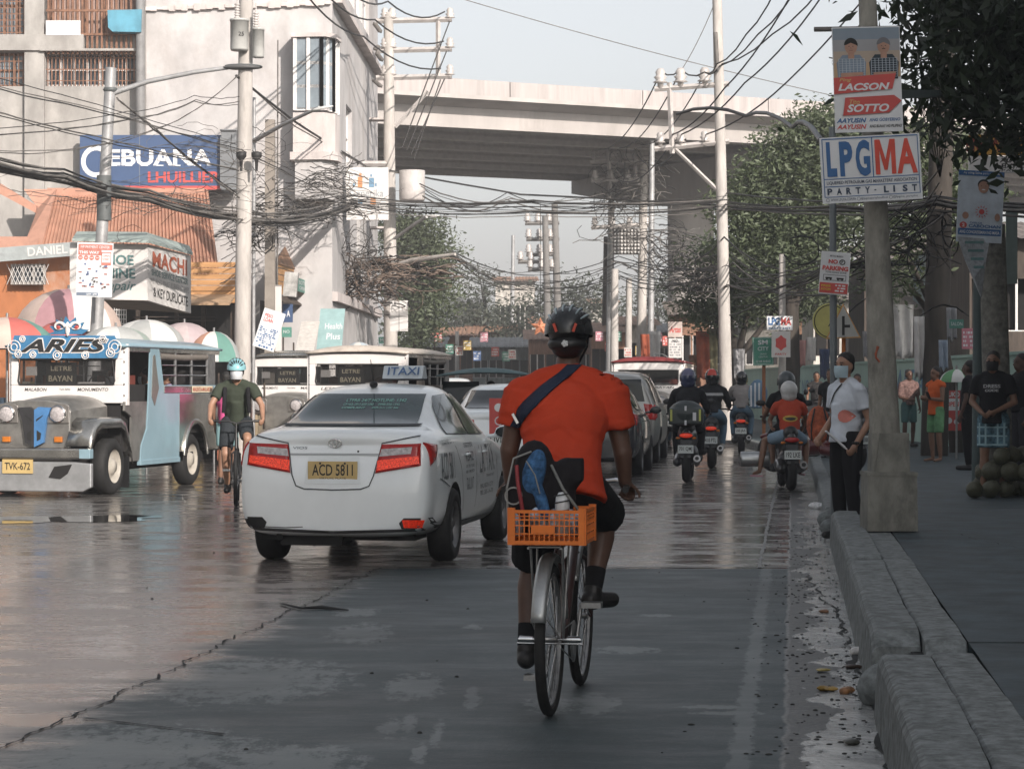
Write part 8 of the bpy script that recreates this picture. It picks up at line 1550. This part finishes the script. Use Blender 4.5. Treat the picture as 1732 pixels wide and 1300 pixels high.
o = MB(); o.use(SWHITE); o.T = M.Rotation(.5, 4, 'Y'); o.box((0, 0, 0), (.26, .04, .012)); o.box((.02, .03, .012), (.22, .06, .004)); o = o.build('papers'); o.location = V(wpos) + V((-.12, -.16, .92)); o.rotation_euler = (0, .2, .2); tag(o, 'folded white papers held at the hip of the man in white', 'papers')
t, j, hpx = person('man in an orange sleeveless top and green shorts looking at his phone', (P(1583, 0, 38.6).x, 38.6, .15), R(-58), dict(elL=(.22, -.05, 1.12), wrL=(.08, -.28, 1.15), elR=(-.22, -.05, 1.12), wrR=(-.06, -.28, 1.16)), .93, SKIN, top=cloth('orange_vest', (.62, .12, .03)), sleeve=.12, hem=-.1, bottom=cloth('green_short', (.12, .26, .13), var=.5), leg=.46, shoes=None, sandals=mat('pink_sandal', (0, 0, 0)), pitch=-.0, hair=True, vox=.013, curl=(1, 1), mask=None)
o = MB(); o.use(BLK); o.box((0, 0, 0), (.07, .012, .14)); o = o.build('phone', bevel=.004); o.location = (P(1569, 0, 38.4).x, 38.35, 1.27); o.rotation_euler = (.5, 0, R(-58)); tag(o, 'dark phone in the hands of the man in orange', 'phone')
person('young man in a printed brown shirt and teal shorts by the mint wall', (P(1537, 0, 48).x, 48, .15), R(15), dict(elR=(-.22, -.02, 1.1), wrR=(-.10, -.22, 1.05)), .94, SKIN3, top=cloth('brown_print', (.16, .10, .09), var=.5, scale=22), sleeve=.95, bottom=cloth('teal_short', (.07, .14, .14)), leg=.45, vox=.014)
t, j, hpx = person('man in a black T-shirt, black mask and blue plaid shorts on the right pavement', (P(1680, 0, 26.6).x, 26.6, .15), R(-22), dict(elL=(.25, .0, 1.12), wrL=(.08, -.19, 1.02), elR=(-.25, 0, 1.12), wrR=(-.10, -.20, 1.0), knL=(.11, -.02, .5), anL=(.11, .02, .085), anR=(-.11, -.02, .085)), .98, SKIN, top=BLACK, sleeve=.66, hem=-.08, bottom=cloth('plaid_blue', (.08, .15, .19), var=.8, scale=9), leg=.40, shoes=None, sandals=BLK, mask=MBK, vox=.011, curl=(.8, .8), fat=1.08, loose=1.08)
sh_ = [c for c in t.children if c.name.startswith('shirt')][0]; bvs = BVHTree.FromPolygons([v.co for v in sh_.data.vertices], [tuple(p.vertices) for p in sh_.data.polygons]); text_on(bvs, 'DRESS', 1, -1, -.09, .10, 1.26, 1.30, 'shirt_lettering', t, mat('print_pale', (.4, .4, .4), .7), bold=.03); text_on(bvs, 'CODE', 1, -1, -.07, .08, 1.215, 1.245, 'shirt_lettering', t, mat('print_pale', (0, 0, 0)), bold=.03)
sq = [c for c in t.children if c.name.startswith('shorts')][0]; bvs = BVHTree.FromPolygons([v.co for v in sq.data.vertices], [tuple(p.vertices) for p in sq.data.polygons]); PLD = mat('plaid_pale', (.28, .42, .46), .8)
for z in (.60, .70, .80): decal(bvs, [(-.17, z), (.17, z), (.17, z + .018), (-.17, z + .018)], 1, -1, 'plaid_band', t, PLD, off=.004, step=.04)
for x in (-.14, -.07, .07, .14): decal(bvs, [(x - .01, .56), (x + .01, .56), (x + .01, .86), (x - .01, .86)], 1, -1, 'plaid_band', t, PLD, off=.005, step=.04)
person('person in black with a cap bending by the stall behind the man in black', (P(1640, 0, 35).x, 35, .15), R(-120), None, .97, SKIN3, top=BLACK, sleeve=.7, bottom=BLACK, leg=1, vox=.015)
person('man in dark clothes half cut by the right edge of the photograph', (P(1728, 0, 31).x, 31, .15), R(-70), None, 1.0, SKIN3, top=BLACK, sleeve=.7, bottom=cloth('dark_trouser', (.03, .03, .035)), leg=1, vox=.015)
person('woman in a black printed top standing by the parked scooter', (P(1381, 0, 54).x, 54, .15), 0, None, .93, SKIN, top=cloth('black_print', (.03, .028, .028), var=.8, scale=20), sleeve=.2, bottom=BLACK, leg=1, longhair=True, vox=.015)
person('woman in a bright pink top far ahead beside the blue helmeted rider', (P(1138, 0, 57).x, 57, 0), 0, None, .92, SKIN, top=cloth('hot_pink', (.55, .09, .24)), sleeve=.7, bottom=JEAN, leg=1, longhair=True, vox=.016)
person('person in a pink top and pale shorts walking behind the cyclist in green', (P(384, 0, 33.5).x, 33.5, 0), R(160), None, .95, SKIN, top=cloth('hot_pink', (0, 0, 0)), sleeve=.5, bottom=cloth('aqua_short', (.25, .42, .44)), leg=.4, vox=.015)
for i, (x, Y, k, c, lb) in enumerate(((1405, 41, .95, BLACK, 'person in dark clothes behind the orange backpack'), (1450, 43, .9, cloth('grey_tee', (.2, .2, .21)), 'person in grey seated near the massive pole'), (735, 62, .95, cloth('tan_tee', (.4, .3, .2)), 'person in tan beyond the cream roofed jeepney'), (1225, 66, .95, cloth('dark_red_tee', (.3, .06, .05)), 'person in dark red among the far stalls'))): person(lb, (P(x, 0, Y).x, Y, .1), R(20 * i - 30), None, k, SKIN, top=c, bottom=BLACK, leg=1, vox=.018)
# ---- cyclist in green
g0 = V((-3.22, 27.4, 0)); gh = heading(.10, -.99); bicycle('black mountain bicycle ridden toward the camera by the man in green', V((-3.40, 28.55, 0)), gh, BLK, None, wb=1.08, bars='flat', crank=.9, barz=1.02)
gj = dict(pel=(0, -.36, 1.0), che=(0, -.44, 1.25), nec=(0, -.53, 1.44), hed=(0, -.60, 1.58), shL=(.19, -.52, 1.38), shR=(-.19, -.52, 1.38), elL=(.30, -.62, 1.17), elR=(-.30, -.62, 1.17), wrL=(.31, -.78, 1.03), wrR=(-.31, -.78, 1.03), hiL=(.10, -.40, .96), hiR=(-.10, -.40, .96), knL=(.13, -.74, .78), knR=(-.13, -.60, .60), anL=(.11, -.60, .42), anR=(-.11, -.42, .22), toL=(.12, -.75, .36), toR=(-.12, -.57, .15))
t, j, hpx = person('cyclist in a dark green T-shirt, pale mask and aqua helmet riding toward the camera', V((-3.40, 28.55, 0)), gh + math.pi, gj, 1.02, SKIN2, top=cloth('olive_tee', (.045, .055, .04)), sleeve=.6, bottom=cloth('dark_short', (.03, .035, .04)), leg=.42, shoes=DARKSHOE, mask=mat('mask_white', (0, 0, 0)), helmet=('cycle', mat('helm_aqua', (.22, .44, .48), .35), BLK), vox=.011, curl=(1, 1))
for q, s in (('L', 1), ('R', -1)): mb = MB(); mb.use(BLACK); mb.tube([j['sh' + q] + V((s * -.05, .02, .07)), j['sh' + q] + V((s * -.055, -.12, -.05)), j['sh' + q] + V((s * -.04, -.05, -.30))], .026, 8, flat=.5); mb.build('rucksack_strap', t)
# ---- motor tricycle with canopy between the taxi and the cyclist
tc = thing('tricycle', 'motor tricycle with a dark blue green canopy behind the taxi', 'tricycle', (P(822, 0, 38).x, 38, 0), 0); mb = MB(); mb.use(mat('canopy_slate', (.08, .13, .14), .6)); n = 8; vs = []
for y in (0, .4, 1.9, 2.2):
    for i in range(n + 1): a = -1 + 2 * i / n; vs.append((a * .82, y, 1.60 + (.13 if 0 < y < 2 else .06) * (1 - a * a)))
mb.add(vs, [(k * (n + 1) + i, k * (n + 1) + i + 1, (k + 1) * (n + 1) + i + 1, (k + 1) * (n + 1) + i) for k in range(3) for i in range(n)], True); o = mb.build('canopy', tc); o.modifiers.new('s', 'SOLIDIFY').thickness = .02
mb = MB(); mb.use(STEEL); [mb.tube([(x, y, .3), (x * .95, y, 1.62)], .015, 6) for x in (-.78, 0, .78) for y in (.1, 2.0)]; mb.build('canopy_posts', tc); mb = MB(); mb.use(mat('sidecar_blue', (.10, .14, .17), .4, .3)); mb.prism([(0, .3), (.1, .95), (.3, 1.05), (1.9, 1.0), (1.9, .3)], 'x', -.78, -.05); mb.build('sidecar', tc, bevel=.04); mb = MB(); mb.use(CARGLASS); mb.slab([(-.74, .12, 1.0), (-.1, .12, 1.0), (-.12, .3, 1.5), (-.72, .3, 1.5)], .01, back=(0, 1, 0)); mb.build('windscreen', tc)
for x, y in ((-.6, .5), (-.6, 1.6), (.35, .1), (.35, 1.6)): mb = MB(); mb.use(TYRE); mb.lathe([(.16, -.05), (.26, -.05), (.28, 0), (.26, .05), (.16, .05)], (x, y, .28), 'X', 20); mb.build('wheel', tc)
SITH = back_of(SIT, 0, .62); person('tricycle driver in black raising a hand to his masked face', (P(830, 0, 38).x, 38.6, 0), R(10), {**SITH, 'wrL': (.05, -.17, 1.26), 'elL': (.22, -.16, 1.02)}, 1, SKIN2, top=BLACK, sleeve=.9, bottom=BLACK, mask=MBK, vox=.014); person('person with a white cap seated behind the tricycle driver', (P(866, 0, 39).x, 39.3, 0), R(10), SITH, .98, SKIN, top=BLACK, bottom=BLACK, helmet=('full', mat('helm_white', (0, 0, 0))), vox=.016)
# ================================================================ trees and the far street
def tree(label, xb, Y, lobes, n, size, lm, trunkr=.22, zb=0., dep=1., limbs=True, group=None, droop=0., seed=1, tm=None, xt=None):
    rg = np.random.default_rng(seed); b = V((P(xb, 0, Y).x, Y, zb)); t = thing('tree', label, 'tree', b, 0, group); k = Y / F; L = [(P(x, y, Y + dy) - b, rx * k, ry * k) for x, y, rx, ry, dy in [(q if len(q) == 5 else (*q, 0)) for q in lobes]]
    ar = np.array([l[1] * l[2] for l in L]); pk = rg.choice(len(L), n, p=ar / ar.sum()); cen = np.array([tuple(l[0]) for l in L])[pk]; rad = np.array([(l[1], (l[1] + l[2]) / 2 * dep, l[2]) for l in L])[pk]
    # leaves gather in sprays: pick spray centres, then scatter leaves about them
    ns = max(8, n // 16); spk = rg.choice(len(L), ns, p=ar / ar.sum()); d = rg.normal(size=(ns, 3)); d /= np.linalg.norm(d, axis=1)[:, None]; rr2 = rg.uniform(.25, 1, ns) ** .45; sc = np.array([tuple(l[0]) for l in L])[spk] + d * rr2[:, None] * np.array([(l[1], (l[1] + l[2]) / 2 * dep, l[2]) for l in L])[spk]
    w = rg.integers(0, ns, n); srad = size * 2.6; c = sc[w] + rg.normal(size=(n, 3)) * srad * np.array([1, 1, .55]); s = size * rg.uniform(.4, 1.5, n)
    u = rg.normal(size=(n, 3)); u[:, 2] = u[:, 2] * .6 - droop; u /= np.linalg.norm(u, axis=1)[:, None]; v = rg.normal(size=(n, 3)); v -= u * (u * v).sum(1)[:, None]; v /= np.linalg.norm(v, axis=1)[:, None]; nn = np.cross(u, v)
    S = s[:, None]; p0 = c - u * S * .5; p1 = c + v * S * .19 + nn * S * .06; p2 = c + u * S * .55; p3 = c - v * S * .19 + nn * S * .06
    me = bpy.data.meshes.new('crown'); vv = np.stack([p0, p1, p2, p3], 1).reshape(-1, 3); me.vertices.add(4 * n); me.vertices.foreach_set('co', vv.ravel()); me.loops.add(4 * n); me.loops.foreach_set('vertex_index', np.arange(4 * n)); me.polygons.add(n); me.polygons.foreach_set('loop_start', np.arange(n) * 4); me.polygons.foreach_set('loop_total', np.full(n, 4)); me.update(calc_edges=True); me.materials.append(lm)
    o = bpy.data.objects.new('crown', me); C.objects.link(o); o.parent = t
    mb = MB(); mb.use(tm or PD); top = V(tuple(np.mean([tuple(l[0]) for l in L], 0))); fk = V((top.x * .5, top.y * .5, max(.5, top.z * .55))); mb.tube([V((0, 0, 0)), fk * .5 + V((.06, 0, 0)), fk], [trunkr, trunkr * .8, trunkr * .65], 12); mb.build('trunk', t)
    if limbs:
        mb = MB(); mb.use(tm or PD); rd = random.Random(seed)
        for l in L: e = l[0]; m_ = fk.lerp(e, .5) + V((rd.uniform(-.3, .3), rd.uniform(-.3, .3), rd.uniform(0, .4))); mb.tube([fk * .95, m_, e], [trunkr * .5, trunkr * .3, trunkr * .1], 7); [mb.tube([m_, m_.lerp(V(tuple(sc[i])), .6) + V((0, 0, .1)), V(tuple(sc[i]))], [trunkr * .14, trunkr * .08, .012], 5, False) for i in rd.sample(range(ns), min(ns, 5)) if (V(tuple(sc[i])) - e).length < max(l[1], l[2]) * 1.6]
        mb.build('limbs', t)
    return t
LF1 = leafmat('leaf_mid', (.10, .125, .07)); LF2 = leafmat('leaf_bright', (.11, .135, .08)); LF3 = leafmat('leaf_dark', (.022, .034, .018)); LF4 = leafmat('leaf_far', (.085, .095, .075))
tree('broad tree overhanging the right pavement left of the campaign banner', 1330, 60, [(1345, 250, 55, 35), (1395, 220, 50, 38), (1300, 305, 48, 38), (1370, 300, 70, 45), (1430, 270, 50, 60), (1265, 350, 42, 35), (1330, 370, 75, 45), (1410, 370, 60, 50), (1270, 410, 45, 35), (1350, 440, 70, 38)], 44000, .14, LF1, .3, seed=3)
tree('lower spreading tree right of centre reaching over the cables', 1240, 66, [(1225, 440, 40, 30), (1290, 470, 60, 34), (1200, 500, 40, 26), (1250, 520, 50, 24), (1350, 500, 60, 30), (1185, 540, 22, 16)], 21000, .14, LF2, .22, seed=4)
tree('thin leaved tree seen between the massive pole and the black pole', 1618, 44, [(1545, 300, 50, 50), (1560, 380, 50, 40), (1500, 400, 35, 50), (1630, 340, 45, 50), (1590, 240, 60, 30), (1515, 470, 30, 30)], 7500, .13, LF1, .14, seed=5, zb=.15)
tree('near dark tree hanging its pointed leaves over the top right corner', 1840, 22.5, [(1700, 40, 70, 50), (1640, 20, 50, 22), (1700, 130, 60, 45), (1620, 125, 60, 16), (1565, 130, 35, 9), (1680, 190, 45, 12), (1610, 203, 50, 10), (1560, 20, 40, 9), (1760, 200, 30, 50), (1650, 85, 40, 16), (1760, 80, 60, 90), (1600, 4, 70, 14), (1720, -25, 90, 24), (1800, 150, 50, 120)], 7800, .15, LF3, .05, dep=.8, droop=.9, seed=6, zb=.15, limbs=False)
tree('leafy tree rising behind the left crossarm pole', 705, 82, [(700, 400, 42, 34), (725, 440, 34, 40), (690, 460, 40, 40), (712, 510, 38, 40), (698, 560, 34, 28), (680, 390, 26, 22), (735, 490, 18, 24)], 20000, .16, LF2, .22, seed=7)
for i, (lb, xb, Y, lo, n) in enumerate((('feathery conifer like tree left of the helmet in the distance', 812, 130, [(812, 470, 16, 12), (820, 495, 22, 12), (808, 520, 26, 14), (820, 545, 30, 14)], 3500), ('dark round tree low in the distance left of the conifer', 780, 135, [(780, 545, 28, 16), (760, 560, 22, 12), (800, 575, 30, 12)], 3000), ('wide flat topped tree directly behind the helmet', 960, 128, [(940, 500, 40, 16), (985, 490, 40, 14), (1010, 520, 36, 18), (960, 530, 50, 18), (905, 520, 24, 14), (1040, 545, 22, 16)], 7000),
                                           ('small tree left of the star lantern', 872, 120, [(870, 560, 24, 14), (850, 545, 18, 12), (890, 580, 26, 10)], 2500), ('tree over the far left houses', 745, 150, [(740, 530, 20, 14), (735, 560, 18, 12)], 1800), ('tree behind the pole cluster in the distance', 1120, 140, [(1110, 500, 30, 20), (1140, 530, 30, 20), (1085, 520, 24, 14), (1150, 480, 20, 16)], 4200))):
    tree(lb, xb, Y, lo, int(n * .5), .26, LF4, .25, seed=20 + i)
FH = [('pale apartment block lit by the sun left of the helmet', 838, 905, 474, 150, 3, 4), ('grey flat roofed block in the distance right of the left tree', 770, 812, 512, 145, 1, 2), ('low tin roofed house far down the left side', 735, 800, 566, 112, 4, 3), ('blue grey market shed behind the tricycle', 800, 905, 585, 104, 5, 4), ('low brown house with an orange roof beyond the shed', 790, 870, 560, 125, 2, 3), ('rusty stall row directly behind the helmet', 895, 1005, 572, 98, 4, 4),
      ('pale house behind the star lantern', 900, 985, 545, 135, 3, 4), ('rusty shop row right of the helmet', 1000, 1060, 560, 96, 4, 2), ('pale shop front beyond the pole cluster', 1050, 1110, 548, 100, 3, 2), ('grey shed at the far bend of the road', 1095, 1150, 560, 105, 1, 2), ('dark house between the left tree and the stalls', 690, 745, 585, 100, 0, 2), ('tall pale block far beyond the cluster', 1000, 1045, 512, 160, 3, 3)]
for lb, x0, x1, yt, Y, ci, wn2 in FH: shack(lb, x0, x1, yt, Y, ci, 0, 6, wn2, roofc=(.33, .18, .11) if ci in (2, 4, 3) else (.2, .2, .2))
fr_ = random.Random(9)
for i in range(26):
    x = 735 + i * 16 + fr_.uniform(-4, 4); Y = 90 + fr_.uniform(-4, 6); y = fr_.uniform(560, 612); c = [(.55, .12, .10), (.1, .3, .22), (.6, .58, .55), (.5, .35, .1), (.12, .2, .4), (.55, .25, .3)][i % 6]; cn = ['red', 'green', 'white', 'yellow', 'blue', 'pink'][i % 6]
    if 880 < x < 1000: continue
    sign('far_shop_board', cn + ' shop board far down the street ' + ['above the tricycle canopy', 'left of the cyclist', 'right of the cyclist helmet', 'over the silver wagon'][0 if x < 830 else 1 if x < 930 else 2 if x < 1070 else 3], 'board', [(x, y + 12, Y), (x + 13, y + 12, Y), (x + 13, y - 4, Y), (x, y - 4, Y)], .1, mat('board_' + cn, c, .7), lambda d, w, h: dense_lines(d, w, h, i, 3, m=SWHITE if i % 6 != 2 else SRED), group='far shop boards ' + cn)
st = thing('star_lantern', 'orange star shaped lantern hanging left of the helmet', 'lantern', P(914, 553, 60)); mb = MB(); mb.use(mat('star_orange', (.55, .22, .12), .6, var=.4, scale=9)); pp = [(math.sin(i * .6283) * (.26 if i % 2 == 0 else .12), math.cos(i * .6283) * (.26 if i % 2 == 0 else .12)) for i in range(10)]
for i in range(10): a, b_ = pp[i], pp[(i + 1) % 10]; mb.add([(a[0], 0, a[1]), (b_[0], 0, b_[1]), (0, -.08, 0)], [(0, 1, 2)]); mb.add([(a[0], 0, a[1]), (b_[0], 0, b_[1]), (0, .08, 0)], [(0, 1, 2)])
mb.build('star', st); mb = MB(); mb.use(CAB); mb.tube([(0, 0, .25), (0, 0, 3.2)], .008, 5); mb.build('cord', st)
tr_ = thing('bicycle_wheel_display', 'bare bicycle wheel hung on the far post above the road', 'wheel', P(1115, 617, 62)); mb = MB(); mb.use(STEEL); mb.lathe([(.30, -.01), (.32, 0), (.30, .01)], (0, 0, 0), 'Y', 24); [mb.tube([(0, 0, 0), (.3 * math.cos(a), 0, .3 * math.sin(a))], .004, 4) for a in [i * .5236 for i in range(12)]]; mb.build('rim', tr_)
mb = MB(); mb.box((0, 420, 19), (900, 900, 44)); hz = mb.build('haze'); hz['kind'] = 'stuff'; hz['label'] = 'thin pale haze hanging over the whole street'; hz['category'] = 'haze'
hm = bpy.data.materials.new('haze_air'); hm.use_nodes = True; hn = hm.node_tree; hn.nodes.remove(hn.nodes['Principled BSDF'])
pv = hn.nodes.new('ShaderNodeVolumePrincipled'); pv.inputs['Color'].default_value = (.93, .93, .95, 1); pv.inputs['Density'].default_value = .0019; pv.inputs['Anisotropy'].default_value = .1
hn.links.new(pv.outputs[0], hn.nodes['Material Output'].inputs['Volume']); hz.data.materials.append(hm)
bpy.data.scenes.remove(TS)
